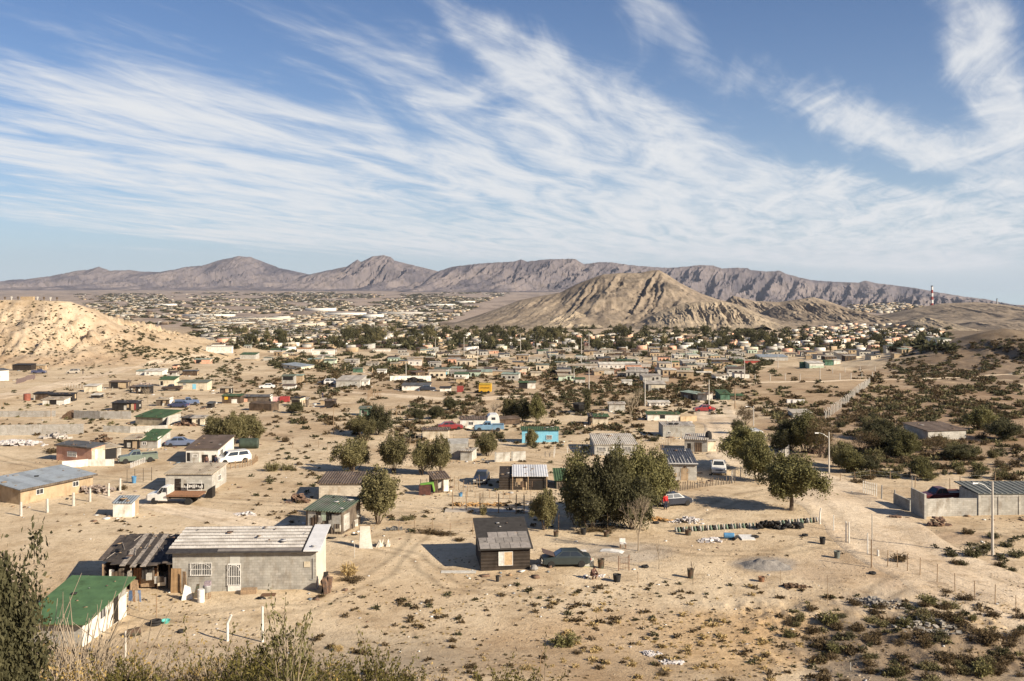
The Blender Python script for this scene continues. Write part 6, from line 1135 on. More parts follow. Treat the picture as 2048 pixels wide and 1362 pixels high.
solo(MB().box(-1.2, .9, -.5, .5, 0, 1.3), 'red_sign', mat('sign_red', (.36, .05, .05), None, 2), 571, 804, 'red panel stand above the round green bush', 'sign'); solo(MB().box(-1.6, .9, -.3, .3, 0, 1.2), 'pink_panel', mat('panel_pink', (.62, .52, .48), (.5, .2, .2), 1.5), 559, 804, 'pink and white panel wall left of the red panel stand', 'panel')
solo(MB().box(-.8, .9, -.5, .5, 0, 1.6), 'kiosk', mat('kiosk_red', (.30, .06, .05), None, 2), 920, 784, 'small red kiosk left of the yellow trailer', 'kiosk')
for i, x in enumerate((1580, 1591, 1602)): solo(MB().box(-.75, .75, -.3, .3, 0, .8), 'white_block', WHITE, x, 806, ('left', 'middle', 'right')[i] + ' one of three white boxes in a row on the scrub', 'box')
solo(MB().lathe([(.3, 0), (.9, .3), (1.4, .9), (1.7, 1.8), (1.4, 2.0), (.7, 1.2)], 7), 'dark_tarpaulin', RUBBER, 1160, 825, 'crumpled black tarpaulin left of the tall yucca', 'tarpaulin')
b = MB(); b.prism([(-1.2, 0), (1.3, 0), (1.25, 1.0), (.4, 1.5), (-.9, .6)], 'y', -.8, .8); solo(b, 'debris_mound', mat('brush_brown', (.16, .10, .06), (.08, .05, .03), 3), 138, 836, 'reddish brown brush heap at the gap between grey walls', 'brush heap')
# tyre fence and tyre heap
p0 = at(1352, 1066); o = thing('tyre_fence', 'long low fence of white and green painted tyres set upright in sand', 'tyre fence', p0); MARKS.append((1500, 1060, 'painted tyre fence')); cnt = 0
for (xa, ya, xb, yb, n) in [(1352, 1064, 1480, 1056, 24), (1480, 1056, 1560, 1053, 12), (1560, 1050, 1640, 1043, 13)]:
    for i in range(n):
        q_ = at(xa + (xb - xa) * i / n, ya + (yb - ya) * i / n) - p0; tyre(.32, .18, q=Vector((1, .3 * math.sin(i), .15)).to_track_quat('Z', 'Y'), c=(q_.x, q_.y, q_.z + .18)).build('tyre', [mat('tyre_white', (.44, .42, .38), (.24, .24, .22), 4), mat('tyre_green', (.22, .30, .22), (.12, .16, .12), 4), RUBBER][(i * 7) % 3 if i % 3 else 0], o)
b = MB(); rg = random.Random(9)
for i in range(34): tyre(.33, .2, q=rdir(1)[0] is None or Vector((rg.gauss(0, .6), rg.gauss(0, .6), 1)).to_track_quat('Z', 'Y'), c=(rg.uniform(-2.2, 2.2), rg.uniform(-.5, .5), .1 + rg.random() * .55), b=b)
solo(b, 'tyre_heap', RUBBER, 1560, 1057, 'heap of black tyres against the painted tyre fence', 'tyre heap', lm='black tyre heap')
ROCK = mat('rubble', (.46, .42, .37), (.28, .25, .22), 4, .9)
def rubble(px, py, wpx, n, s, label, m=ROCK, hgt=.5, name='rubble_heap', cat='rubble', seed=0, lm=None, dpt=.5):
    p = at(px, py); k = p.y / F; rg = random.Random(seed + px); b = MB(); W = wpx * k / 2; n = max(n, 130) if name == 'junk_pile' else n
    for i in range(n):
        x = rg.gauss(0, W * .45); y = rg.gauss(0, W * .45 * dpt); z = max(0, hgt * (1 - (x / W) ** 2 - (y / W / dpt) ** 2 * .5)) * rg.random(); e = s * rg.uniform(.4, 1.3); M4 = Matrix.Translation((x, y, z + gz(p.x + x, p.y + y) - p.z + (0 if True else 0))) @ Matrix.Rotation(rg.uniform(0, 6), 4, 'Z') @ Matrix.Rotation(rg.uniform(-.6, .6), 4, 'X')
        b.box(-e, e, -e * .7, e * .7, -e * .3, e * .4, M4=M4)
    o = b.build(name, m); o.location = p; tag(o, label, cat)
    if lm: MARKS.append((px, py, lm))
    if name == 'junk_pile' or any(t in label for t in ('patch', 'spread', 'spoil', 'strip', 'clods')): o['kind'] = 'stuff'
    return o
rubble(1375, 1044, 60, 90, .16, 'pile of whitish rubble and bags behind the painted tyre fence', mat('pale_rubble', (.60, .57, .55), (.36, .33, .32), 4), .6, lm='white rubble pile')
rubble(30, 890, 110, 130, .32, 'wide heap of pale broken concrete at the left edge', mat('pale_rubble', (1, 1, 1)), .8, dpt=.4); rubble(110, 876, 60, 60, .35, 'pale rubble strip behind the salmon pink house', ROCK, .8); rubble(380, 850, 60, 70, .4, 'dark scrap heap between ruin and shacks', mat('scrap_brown', (1, 1, 1)), .8, name='scrap_heap', cat='scrap')
rubble(493, 1030, 50, 70, .14, 'small heap of pale broken bits on open sand', mat('pale_rubble', (1, 1, 1)), .3); rubble(190, 985, 110, 90, .2, 'jumble of boards and rags along the thick pale posts', mat('junk_mix', (.44, .36, .30), (.16, .12, .10), 2), .9, name='junk_pile', cat='junk', dpt=.25); rubble(205, 890, 60, 60, .3, 'brown earth and brush heap behind the salmon pink house', mat('brush_brown', (1, 1, 1)), 1.6, name='earth_heap', cat='heap')
rubble(1315, 1040, 50, 60, .16, 'yellow-brown timber scraps under the big tree clump', mat('fresh_wood', (1, 1, 1)), .3, name='timber_scraps', cat='timber'); rubble(1420, 1082, 60, 26, .22, 'grey and white scrap pieces left of the lying blue drum', mat('pale_rubble', (1, 1, 1)), .2, name='scrap_heap', cat='scrap'); rubble(1876, 1052, 46, 34, .25, 'dark brown broken furniture before the white block yard wall', mat('scrap_brown', (1, 1, 1)), .9, name='broken_furniture', cat='furniture', dpt=.25)
rubble(1790, 1035, 30, 20, .2, 'dark scraps in the yard wall shade', mat('scrap_brown', (1, 1, 1)), .2, name='scrap_heap', cat='scrap'); rubble(290, 770, 40, 40, .3, 'clutter beside the deep green-roofed house', mat('junk_mix', (1, 1, 1)), .6, name='junk_pile', cat='junk'); rubble(830, 766, 50, 120, .5, 'black clutter heaped inside the white walled yard', RUBBER, 1.6, name='junk_pile', cat='junk', dpt=.2); rubble(1345, 1325, 40, 60, .12, 'patch of whitish gravel rubble near the bottom', mat('pale_rubble', (1, 1, 1)), .1, dpt=.8); rubble(1300, 1308, 40, 60, .10, 'second whitish rubble patch near the bottom, left one', mat('pale_rubble', (1, 1, 1)), .1, dpt=.8)
rubble(1640, 905, 60, 40, .3, 'dark junk and carts in the grove shade', mat('scrap_brown', (1, 1, 1)), .9, name='junk_pile', cat='junk'); rubble(790, 1060, 50, 40, .2, 'tins and pots along the stick fence', mat('tin_mix', (.20, .19, .17), (.07, .07, .07), 4), .3, name='tin_heap', cat='junk', dpt=.25); rubble(1190, 1152, 70, 26, .10, 'small pale stones around the crouching person', mat('pale_rubble', (1, 1, 1)), .05, dpt=.3, name='stones', cat='stones')['kind'] = 'stuff'
rubble(598, 1003, 46, 70, .22, 'dark scrap and upright boards left of the cream brown-roofed house', mat('scrap_brown', (1, 1, 1)), .9, name='scrap_heap', cat='scrap'); rubble(628, 1071, 26, 50, .10, 'stack of split firewood at the left corner of the rag shack', mat('fresh_wood', (1, 1, 1)), .8, name='firewood_stack', cat='firewood', dpt=.4)
rubble(1755, 1205, 90, 120, .14, 'spread of grey broken stones in the rough lower right ground', mat('grey_rubble', (.33, .30, .26), (.2, .18, .15), 4), .3, dpt=.8); rubble(1590, 1175, 60, 40, .16, 'dark earth clods at a small dug hole', mat('brush_brown', (1, 1, 1)), .3, name='earth_heap', cat='heap'); rubble(1850, 1262, 150, 160, .16, 'broad grey stony spoil beside the dug pit', mat('grey_rubble', (1, 1, 1)), .5, dpt=.7)
p = at(266, 1222); o = thing('clothes_rack', 'leaning pole rack hung with blue and brown clothes at the front house door', 'clothes rack', p); [MB().tube((x, 0, -.2), (x * .3 + .1, .3, 1.9), .03).build('pole', WOOD, o) for x in (-.4, .5)]
MB().tube((-.4, .2, 1.5), (.5, .2, 1.55), .025).build('rail', WOOD, o); rg = random.Random(4)
for i, c_ in enumerate([(.10, .16, .28), (.30, .18, .10), (.45, .40, .34), (.16, .22, .35)]): x = -.35 + i * .2; MB().prism([(x, 1.5), (x + .24, 1.5), (x + .28, .7 - .1 * (i % 2)), (x - .04, .75)], 'y', .1 + .03 * i, .16 + .03 * i).build('garment', mat('garment_%d' % i, c_, None, 6), o)
# cable from the road bend lamp down to the grove
a_ = at(1658, 949); b_ = at(1560, 918); a_.z += 4.2; b_.z += 1.6; c_ = MB(); n = 14; pts_ = [a_.lerp(b_, i / n) - Vector((0, 0, .5 * math.sin(math.pi * i / n))) for i in range(n + 1)]; c_.path([p_ - a_ for p_ in pts_], .035, .035, 4); o = c_.build('overhead_cable', RUBBER); o.location = a_; tag(o, 'dark cable sagging from the road bend street lamp into the grove', 'cable')
# gravel pile
g = MB(); p = at(1530, 1132); n = 40; W = 2.5; vs = []; K = 26
for j in range(K):
    for i in range(n):
        x = -W + 2 * W * i / (n - 1); y = -1.5 + 3 * j / (K - 1); r_ = math.sqrt((x / W) ** 2 + (y / 1.5) ** 2) * (1 + .5 * (float(fbm(np.array([x * .9 + 4]), np.array([y * .9]), 2)[0]) - .5)); vs.append((x, y, .75 * max(0, 1 - r_) ** 1.1 * (1 + .9 * (float(fbm(np.array([x * 2.]), np.array([y * 2.]), 3)[0]) - .5)) - .04 + gz(p.x + x, p.y + y) - p.z))
g.add(vs, [(j * n + i, j * n + i + 1, (j + 1) * n + i + 1, (j + 1) * n + i) for j in range(K - 1) for i in range(n - 1)]); solo(g, 'gravel_pile', mat('gravel', (.27, .245, .215), (.17, .155, .14), 9, .95, bump=.8), 1530, 1132, 'low pile of dark grey gravel on bare sand', 'gravel pile', smooth=True, lm='grey gravel pile')
# chimneys and hilltop installations
p = at(1864, 612); 
def chimney(px, ytop, Y, r, label, stripes=True):
    X = (px - CX) / F * Y; z1 = CAMZ - (ytop - HY) / F * Y; z0 = float(allz(np.array([X]), np.array([Y]))[0]) - 3; o = thing('striped_chimney' if stripes else 'chimney', label, 'chimney', (X, Y, z0)); h = z1 - z0; n = 9
    if stripes:
        for i in range(n): zz = h * i / n; MB().tube((0, 0, zz), (0, 0, h * (i + 1) / n), r * (1 - .35 * i / n), r * (1 - .35 * (i + 1) / n), 14).build('band', (WHITE, mat('chimney_red', (.30, .06, .05), None, .2))[i % 2], o)
    else: MB().tube((0, 0, 0), (0, 0, h), r, r * .7, 12).build('shaft', STEEL, o)
    MB().tube((0, 0, h), (0, 0, h + r * .6), r * .75, n=14).build('cap', DARKM, o)
chimney(1864, 573, 2800, 4.2, 'tall red and white striped chimney behind the right hill'); chimney(1994, 598, 2100, 1.8, 'short dark chimney on the crest of the right hill', False)
# buildings on the mesa edge
for i in range(9):
    px = 10 + i * 13; X = (px - CX) / F * 500; z = gz(X, 500); b = MB(); 
    if i in (3, 4): b.box(-1.6, 1.6, -1, 1, -1, 1.8); m_ = wallmat('T'); nm = 'hut'; lb = 'tan hut on the rim of the left hill'; ct = 'hut'
    else: b.tube((0, 0, -.5), (0, 0, 1.8), .25); b.box(-.5, .5, -.1, .1, .9, 1.9); m_ = PALE if i % 2 else BARK; nm = 'rim_post'; lb = 'post on the rim of the left hill'; ct = 'post'
    o = b.build(nm, m_); o.location = (X, 500, z); auto(o, ('pale ' if i % 2 else 'dark ') + lb, ct, px, 600, 'things on the left hill rim')
# ------------------------------------------------------------------ people
SKIN = mat('skin', (.36, .20, .13), (.30, .16, .10), 5, .7); HAIR = mat('hair', (.02, .015, .012), None, 6, .7)
def person(px, py, pose, shirt, trou, label, hgt=1.68, rz=0, lm=None, name='person'):
    p = at(px, py); o = thing(name, label, 'person', p, R(rz))
    J = {'stand': dict(pel=(0, 0, .92), chest=(0, .0, 1.28), neck=(0, 0, 1.46), hl=(.09, 0, .90), kl=(.11, -.03, .48), al=(.12, .02, .07), tl=(.13, -.15, .03), hr=(-.09, 0, .90), kr=(-.11, -.06, .48), ar=(-.13, .05, .07), tr=(-.14, -.12, .03), sl=(.19, 0, 1.40), el=(.25, .02, 1.12), wl=(.26, -.08, .88), sr=(-.19, 0, 1.40), er=(-.25, .02, 1.12), wr=(-.26, -.08, .88), head=(0, -.02, 1.60)),
         'crouch': dict(pel=(0, .12, .34), chest=(0, -.02, .68), neck=(0, -.10, .86), hl=(.10, .10, .32), kl=(.20, -.30, .46), al=(.17, -.10, .07), tl=(.18, -.28, .03), hr=(-.10, .10, .32), kr=(-.20, -.30, .46), ar=(-.17, -.10, .07), tr=(-.18, -.28, .03), sl=(.19, -.06, .80), el=(.24, -.26, .58), wl=(.14, -.46, .48), sr=(-.19, -.06, .80), er=(-.24, -.26, .58), wr=(-.10, -.48, .42), head=(0, -.17, 1.0))}[pose]
    J = {k: Vector(v_) * (hgt / 1.72) for k, v_ in J.items()}
    V = []; E = []; Rr = []
    def ad(v_, r, par=None): V.append(v_); Rr.append(r); (E.append((par, len(V) - 1)) if par is not None else None); return len(V) - 1
    pe = ad(J['pel'], .15); ch = ad(J['chest'], .155, pe); nk = ad(J['neck'], .06, ch); hd = ad(J['head'] - Vector((0, 0, .03)), .085, nk); ad(J['head'] + Vector((0, 0, .09)), .075, hd)
    parts = []
    for s in 'lr':
        h = ad(J['h' + s], .10, pe); kn = ad(J['k' + s], .065, h); an = ad(J['a' + s], .042, kn); ad(J['t' + s], .038, an)
        sh = ad(J['s' + s], .065, ch); el = ad(J['e' + s], .045, sh); wr = ad(J['w' + s], .028, el); d = (J['w' + s] - J['e' + s]).normalized(); pm_ = ad(J['w' + s] + d * .07, .034, wr); sd = d.cross(Vector((0, 1, .2))).normalized()
        for i in range(4): f1 = ad(J['w' + s] + d * .12 + sd * (.027 * (i - 1.5)), .009, pm_); ad(J['w' + s] + d * (.165 + .012 * (i in (1, 2))) + sd * (.027 * (i - 1.5)) + Vector((0, -.015, 0)), .008, f1)
        t1 = ad(J['w' + s] + d * .05 + sd * .05, .011, wr); ad(J['w' + s] + d * .09 + sd * .065, .009, t1)
    me = bpy.data.meshes.new('body'); me.from_pydata([tuple(v_) for v_ in V], E, []); me.materials.append(SKIN); bo = link('body', me, o)
    sk = bo.modifiers.new('skin', 'SKIN'); 
    for i, r in enumerate(Rr): me.skin_vertices[0].data[i].radius = (r, r); me.skin_vertices[0].data[i].use_root = i == 0
    ss = bo.modifiers.new('sub', 'SUBSURF'); ss.levels = 1; ss.render_levels = 1
    b = MB()    # clothing as sleeves following the limbs
    b.tube(J['pel'] + Vector((0, 0, -.03)), J['chest'] + Vector((0, 0, .0)), .175, .19, 10); b.tube(J['chest'], J['neck'] + Vector((0, 0, -.03)), .19, .09, 10)
    for s in 'lr': b.tube(J['chest'] + Vector((0, 0, .06)), J['s' + s], .10, .085, 8); b.tube(J['s' + s], J['e' + s], .08, .06, 8); b.tube(J['e' + s], J['w' + s], .06, .045, 8)
    b.build('shirt', shirt, o, True); b = MB(); b.tube(J['pel'] + Vector((0, 0, .04)), J['pel'] - Vector((0, 0, .06)), .18, .17, 10)
    for s in 'lr': b.tube(J['h' + s] + Vector((0, 0, .02)), J['k' + s], .115, .085, 8); b.tube(J['k' + s], J['a' + s], .085, .06, 8)
    b.build('trousers', trou, o, True); hdp = J['head']; q = Vector((0, 0, 1)).to_track_quat('Z', 'Y'); MB().lathe([(.103, .0), (.112, .05), (.095, .12), (.05, .155), (.01, .16)], 12, hdp + Vector((0, .015, -.0))).build('hair', HAIR, o, True)
    f = MB(); f.box(-.012, .012, -.115, -.085, -.02, .02, M4=Matrix.Translation(hdp)); [f.box(x - .012, x + .012, -.10, -.088, .015, .028, M4=Matrix.Translation(hdp)) for x in (-.035, .035)]; f.box(-.025, .025, -.098, -.085, -.052, -.042, M4=Matrix.Translation(hdp)); f.build('face', mat('face_dark', (.16, .07, .05), None, 5), o)
    if lm: MARKS.append((px, py, lm))
RS = mat('red_shirt', (.60, .03, .03), None, 4); NV = mat('navy_cloth', (.03, .035, .06), None, 4); BR = mat('brown_cloth', (.15, .08, .06), (.09, .05, .04), 4)
person(1186, 1158, 'crouch', BR, BR, 'person in dark brown clothes crouching on the sand near the dark car', 1.7, 40, 'crouching person')
person(1331, 1019, 'stand', RS, NV, 'person in red standing beside the black hatchback', 1.75, 20, 'person in red')
person(166, 750, 'stand', NV, NV, 'distant person in dark clothes on the left sand track', 1.7, -60); person(645, 797, 'stand', NV, NV, 'person in black walking on open ground above the brown cabin', 1.75, 60); person(1419, 827, 'stand', RS, NV, 'person in red shirt at the foot of the road utility pole', 1.7, 0); person(413, 936, 'stand', BR, NV, 'person in brown at the white cluttered house door', 1.7, 10); person(431, 934, 'stand', NV, NV, 'person in dark clothes right of the person in brown', 1.65, -20)
# ------------------------------------------------------------------ trees standing near
g1 = 'bushy trees of the settlement'
for (k, x, y, w, h, lb, lm) in [
 ('a', 705, 942, 72, 62, 'round bushy tree left of the twin trees, leftmost of three on the sand', 'leftmost bushy tree'), ('b', 787, 946, 70, 74, 'bushy tree with many stems, middle of three on the sand', 'middle bushy tree'),
 ('c', 845, 950, 46, 68, 'narrow left half of the twin bushy trees', None), ('b', 880, 950, 56, 72, 'wider right half of the twin bushy trees', 'twin bushy trees'),
 ('b', 757, 1048, 100, 104, 'large round bushy tree on curved stems beside the rag shack', 'large round tree'), ('a', 975, 912, 46, 46, 'small round tree right of the concrete house shell', None),
 ('c', 1063, 894, 24, 36, 'small tree right in front of the sky blue house', None), ('c', 1089, 1060, 52, 80, 'narrow tree left of the big tree clump', 'narrow tree'),
 ('g', 1158, 1050, 82, 128, 'leftmost tall tree of the big clump', None), ('d', 1203, 1055, 90, 150, 'tallest dark tree of the big clump', 'big tree clump'), ('g', 1238, 1040, 72, 132, 'tree in the middle of the big clump', None), ('g', 1282, 1032, 82, 124, 'tree right of the middle of the big clump', None), ('d', 1262, 1058, 84, 105, 'lower front tree of the big clump', None), ('g', 1316, 1012, 66, 100, 'rightmost tree of the big clump', None), ('d', 1180, 1058, 84, 105, 'low dark tree at the clump fence', None),
 ('r', 1490, 938, 84, 80, 'broad tree on several stems by the road, left one', 'roadside broad tree'), ('g', 1516, 962, 70, 78, 'green tree on thin stems in front of the roadside broad tree', None), ('r', 1582, 1021, 106, 106, 'round lone tree with single trunk casting a long shadow', 'round lone tree'),
 ('a', 434, 888, 60, 54, 'left end tree of the wide bush group', None), ('b', 464, 890, 64, 60, 'middle tree of the wide bush group', 'wide bush group'), ('c', 494, 886, 58, 56, 'right tree of the wide bush group', None), ('a', 512, 884, 28, 40, 'small right end tree of the wide bush group', None),
 ('d', 757, 868, 48, 58, 'tall bushy tree right of the dark green shed', None), ('a', 718, 870, 44, 38, 'low bushy tree in front of the dark green shed', None), ('a', 735, 874, 34, 34, 'low tree between two bushy trees by the parked junk', None),
 ('c', 1018, 840, 30, 42, 'left tree of the three green trees over the camper', None), ('d', 1045, 842, 36, 46, 'middle tree of the three green trees over the camper', 'three green trees'), ('g', 1074, 846, 30, 50, 'right tree of the three green trees over the camper', None),
 ('d', 1580, 900, 62, 64, 'dark tree at the left of the roadside grove', None), ('g', 1610, 905, 70, 72, 'broad olive tree in the roadside grove', 'roadside grove'), ('w', 1640, 915, 56, 80, 'brownish tree at the right of the roadside grove', None), ('d', 1560, 905, 40, 46, 'dark low tree under the grove edge', None), ('w', 1490, 850, 36, 38, 'dark tree by the far road lamp', None), ('d', 1476, 868, 24, 30, 'low bush tree on the far road side', None),
 ('g', 1700, 945, 56, 44, 'yellow-green bushy tree right of the road bend lamp', None), ('a', 1680, 935, 50, 50, 'olive tree behind the road bend lamp', None), ('w', 1735, 905, 60, 44, 'brown-green tree on the right scrub edge', None), ('d', 1780, 905, 70, 50, 'dark olive tree left of the house in the scrub', None), ('g', 1810, 915, 60, 46, 'light olive tree before the house in the scrub', None), ('d', 1735, 945, 44, 34, 'dark bush tree above the slatted gate', None), ('g', 1840, 955, 46, 36, 'round brown-green bush tree above the right yard', 'round scrub tree'), ('d', 1760, 880, 60, 44, 'spreading dark tree deep in the right scrub', None), ('w', 1870, 905, 60, 34, 'brownish bush tree before the scrub house', None), ('d', 2010, 880, 70, 40, 'dark bushy tree at the right edge of the scrub', None), ('g', 1960, 860, 60, 40, 'olive tree right of the scrub house', None), ('d', 1920, 920, 60, 30, 'low dark tree right side scrub', None),
 ('d', 590, 826, 30, 22, 'round dark green bush beside the dark-roofed cream shack', 'round green bush'), ('d', 838, 840, 26, 22, 'dark round bush on the mid plain, left one', None), ('d', 872, 838, 34, 26, 'dark round bush on the mid plain, right one', None), ('d', 900, 820, 30, 24, 'dark bush pair left of the bare trees', None)]:
    put_tree(k, x, y, w, h, label=lb, group=g1, lm=lm)
put_tree('bare', 1276, 1102, 84, 112, label='big leafless tree with spreading twigs in front of the tree clump', name='bare_tree', lm='big bare tree'); put_tree('bare2', 1318, 1137, 40, 66, label='small leafless sapling with two thin stems', name='bare_tree', lm='small bare sapling'); put_tree('stick', 1386, 1168, 34, 56, label='dry upright stick bush beside the dark barrel planter', name='bare_tree')
for (x, y, w, h, lb) in [(960, 838, 56, 30, 'leafless grey tree clump above the long white house'), (988, 838, 50, 36, 'leafless pale tree left of the three green trees'), (1262, 842, 46, 52, 'pale leafless tree before the pale box house'), (1275, 818, 40, 42, 'thin leafless tree behind the pale box house'), (255, 812, 40, 26, 'yellowish bare tree by the black barrel-topped shack'), (296, 815, 34, 40, 'yellowish leafless tree left of the cream-topped brown shed'), (380, 778, 20, 14, 'tiny leafless tree before the long cream house'), (967, 1028, 22, 46, 'grey thin shrub tree inside the dark post frame')]: put_tree('bare', x, y, w, h, label=lb, name='bare_tree')
p = at(1175, 830); o = thing('yucca', 'tall dark spiky yucca behind the beige cube house', 'yucca', p); MARKS.append((1175, 830, 'tall yucca')); MB().path([(0, 0, -.2), (.1, 0, 2.2), (-.1, 0, 4.4)], .22, .14, 7).build('trunk', BARK, o); C = []; D = []
for i in range(700): t = RNG.random(); d = rdir(1)[0]; C.append([d[0] * .5, d[1] * .5, .8 + 4.4 * t + d[2] * .3]); D.append(d)
V, Fq = leafquads(np.array(C), np.array(D), np.full(700, .9), np.full(700, .12)); link('crown', npmesh('crown', V, Fq, LEAFD), o)
# left foreground tree and creosote bushes close to the camera
def world_tree(key, x, y, w, h, label, name='tree', cat='tree', z=None, rz=0):
    cm, tm, tn = TREES[key]; o = thing(name, label, cat, (x, y, gz(x, y) if z is None else z), rz); o.scale = (w / .86, w / .86, h); link('crown', cm, o)
    if tm is not None: link('trunk', tm, o)
    return o
def creosote(seed, n, H, leafm, nl=16, twm=None, spread=1.0, lsz=.03, r0=.006):
    rg = np.random.default_rng(seed); b = MB(); C = []; D = []
    for i in range(n):
        a = rg.uniform(0, 6.28); e = rg.uniform(.15, 1); tip = np.array([math.cos(a) * e * .55 * spread, math.sin(a) * e * .55 * spread, H * rg.uniform(.65, 1.0) * (1.05 - .4 * e)]); mid = tip * .5 + np.array([0, 0, .05 * H]) + rg.normal(size=3) * .03
        b.path([(0, 0, -.05), tuple(mid * .55), tuple(mid), tuple(tip)], r0 * 1.6, r0 * .6, 4)
        for s in range(5):
            t = rg.uniform(.35, 1); q = mid + (tip - mid) * (t * 2 - 1) if t > .5 else mid * t * 2; d = (tip - mid) / np.linalg.norm(tip - mid) + rg.normal(size=3) * .5; e2 = q + d * rg.uniform(.08, .22) * H; b.tube(q, e2, r0 * .7, r0 * .35, 3, cap=False)
            for k in range(nl):
                u_ = rg.uniform(.2, 1.1); C.append(q + (e2 - q) * u_ + rg.normal(size=3) * .018 * H); D.append(d + rg.normal(size=3) * .7)
    st = b
    sv_ = np.array(st.v); sf = [f for f in st.f if len(f) == 4]; parts = [np.array(sf)]
    if nl:
        C = np.array(C); D = np.array(D); D /= np.linalg.norm(D, axis=1)[:, None]; V, Fq = leafquads(C, D, rg.uniform(.7, 1.3, len(C)) * lsz, rg.uniform(.4, .6, len(C)) * lsz)
        return npmesh('shrub', np.concatenate([V, sv_]), np.concatenate([Fq, np.array(sf) + len(V)]), [leafm, twm or TWIGD], [0] * len(Fq) + [1] * len(sf))
    return npmesh('shrub', sv_, np.array(sf), [twm or TWIG])
LCR = leafmat('leaf_creosote', (.060, .056, .016), (.15, .125, .035))
CREO = [creosote(200 + i, 60, 1.0, LCR, 30, lsz=.036) for i in range(3)]; DRYB = [creosote(220 + i, 60, 1.0, None, 0, TWIG, 1.1, r0=.007) for i in range(2)]; DRYL = [creosote(230 + i, 60, 1.0, leafmat('leaf_straw', (.26, .175, .055), (.42, .30, .12)), 7, TWIG, 1.2, .035) for i in range(2)]
LIMB = creosote(240, 9, 1.0, LEAFG, 22, TWIG, .55, .04, .007)
def near_bush(me_, px, ptop, Y, wpx, label, cat='shrub', name='creosote_bush', zoff=0, rz=None):
    X = (px - CX) / F * Y; z = gz(X, Y) + zoff; top = CAMZ - (ptop - HY) / F * Y; h = max(.5, top - z); o = link(name, me_); o.location = (X, Y, z); w = max(wpx * Y / F, h * (.8 if me_ != LIMB else .5)); o.scale = (w, w, h); o.rotation_euler = (0, 0, random.uniform(0, 6.28) if rz is None else rz); tag(o, label, cat); return o
world_tree('d', -9.25, 18, 1.45, 3.45, 'dark feathery tree at the left edge in the foreground', 'salt_cedar', rz=1); world_tree('a', -11.0, 20.5, 1.35, 3.8, 'second dark feathery tree behind the first at the left edge', 'salt_cedar', rz=2)
MARKS.append((50, 1250, 'dark left foreground tree'))
nb = [(CREO[2], -60, 1200, 24, 100, 'dark creosote bush below the left edge branches'),
      (DRYB[0], 170, 1205, 30, 150, 'bare pale twig bush in front of the green roof'), (DRYB[1], 40, 1240, 30, 150, 'bare pale twig bush in the left corner'), (DRYB[0], 290, 1290, 26, 170, 'bare grey twig bush at the bottom left'), (DRYL[0], 180, 1302, 25, 240, 'straw-coloured brush at the bottom left'), (DRYL[1], 60, 1295, 25, 220, 'straw-coloured brush in the bottom left corner'), (DRYL[0], 340, 1315, 25, 200, 'straw-coloured brush below the lying rusty drum'), (DRYB[1], 430, 1310, 25, 130, 'thin bare bush left of the bent white post'),
      (CREO[0], 400, 1320, 27, 110, 'creosote bush below the bent white post'), (CREO[1], 480, 1297, 27, 120, 'wide dark creosote bush between two white posts'), (CREO[2], 560, 1294, 27, 120, 'dark creosote bush under the tall leafy branch'), (CREO[0], 640, 1320, 28, 110, 'dark creosote bush right of the tall branch'), (CREO[1], 530, 1322, 25, 140, 'low dark creosote bush at the bottom edge'), (CREO[0], 450, 1340, 24, 220, 'dark brush at the bottom edge below the bent post'), (CREO[2], 745, 1312, 29, 100, 'creosote bush with white litter on top'), (CREO[0], 700, 1344, 27, 120, 'creosote bush at the bottom, lower one'), (CREO[1], 800, 1345, 26, 120, 'low creosote bush at the bottom centre left'), (CREO[2], 990, 1345, 28, 130, 'creosote tip at the bottom centre'), (CREO[0], 1060, 1345, 27, 80, 'creosote tip right of the bottom centre'), (DRYL[0], 620, 1325, 27, 200, 'golden brush right of the tall leafy branch'), (DRYL[1], 880, 1350, 30, 160, 'golden brush low at the bottom centre'), (DRYL[1], 400, 1318, 25, 220, 'golden brush filling the gap between the white posts'), (DRYB[1], 130, 1285, 26, 200, 'tangle of bare twigs below the front house'), (LIMB, 575, 1185, 20, 90, 'tall single leafy creosote branch standing above the brush'), (CREO[1], 250, 1325, 23, 180, 'dark green brush behind the bottom left straw'), (CREO[2], 570, 1345, 23, 240, 'dark brush at the bottom edge under the branch')]
for (m_, px, pt, Y, w, lb) in nb:
    o = near_bush(m_, px, pt, Y, w, lb)
    if px == -75: o.rotation_euler = (0, .22, 0)
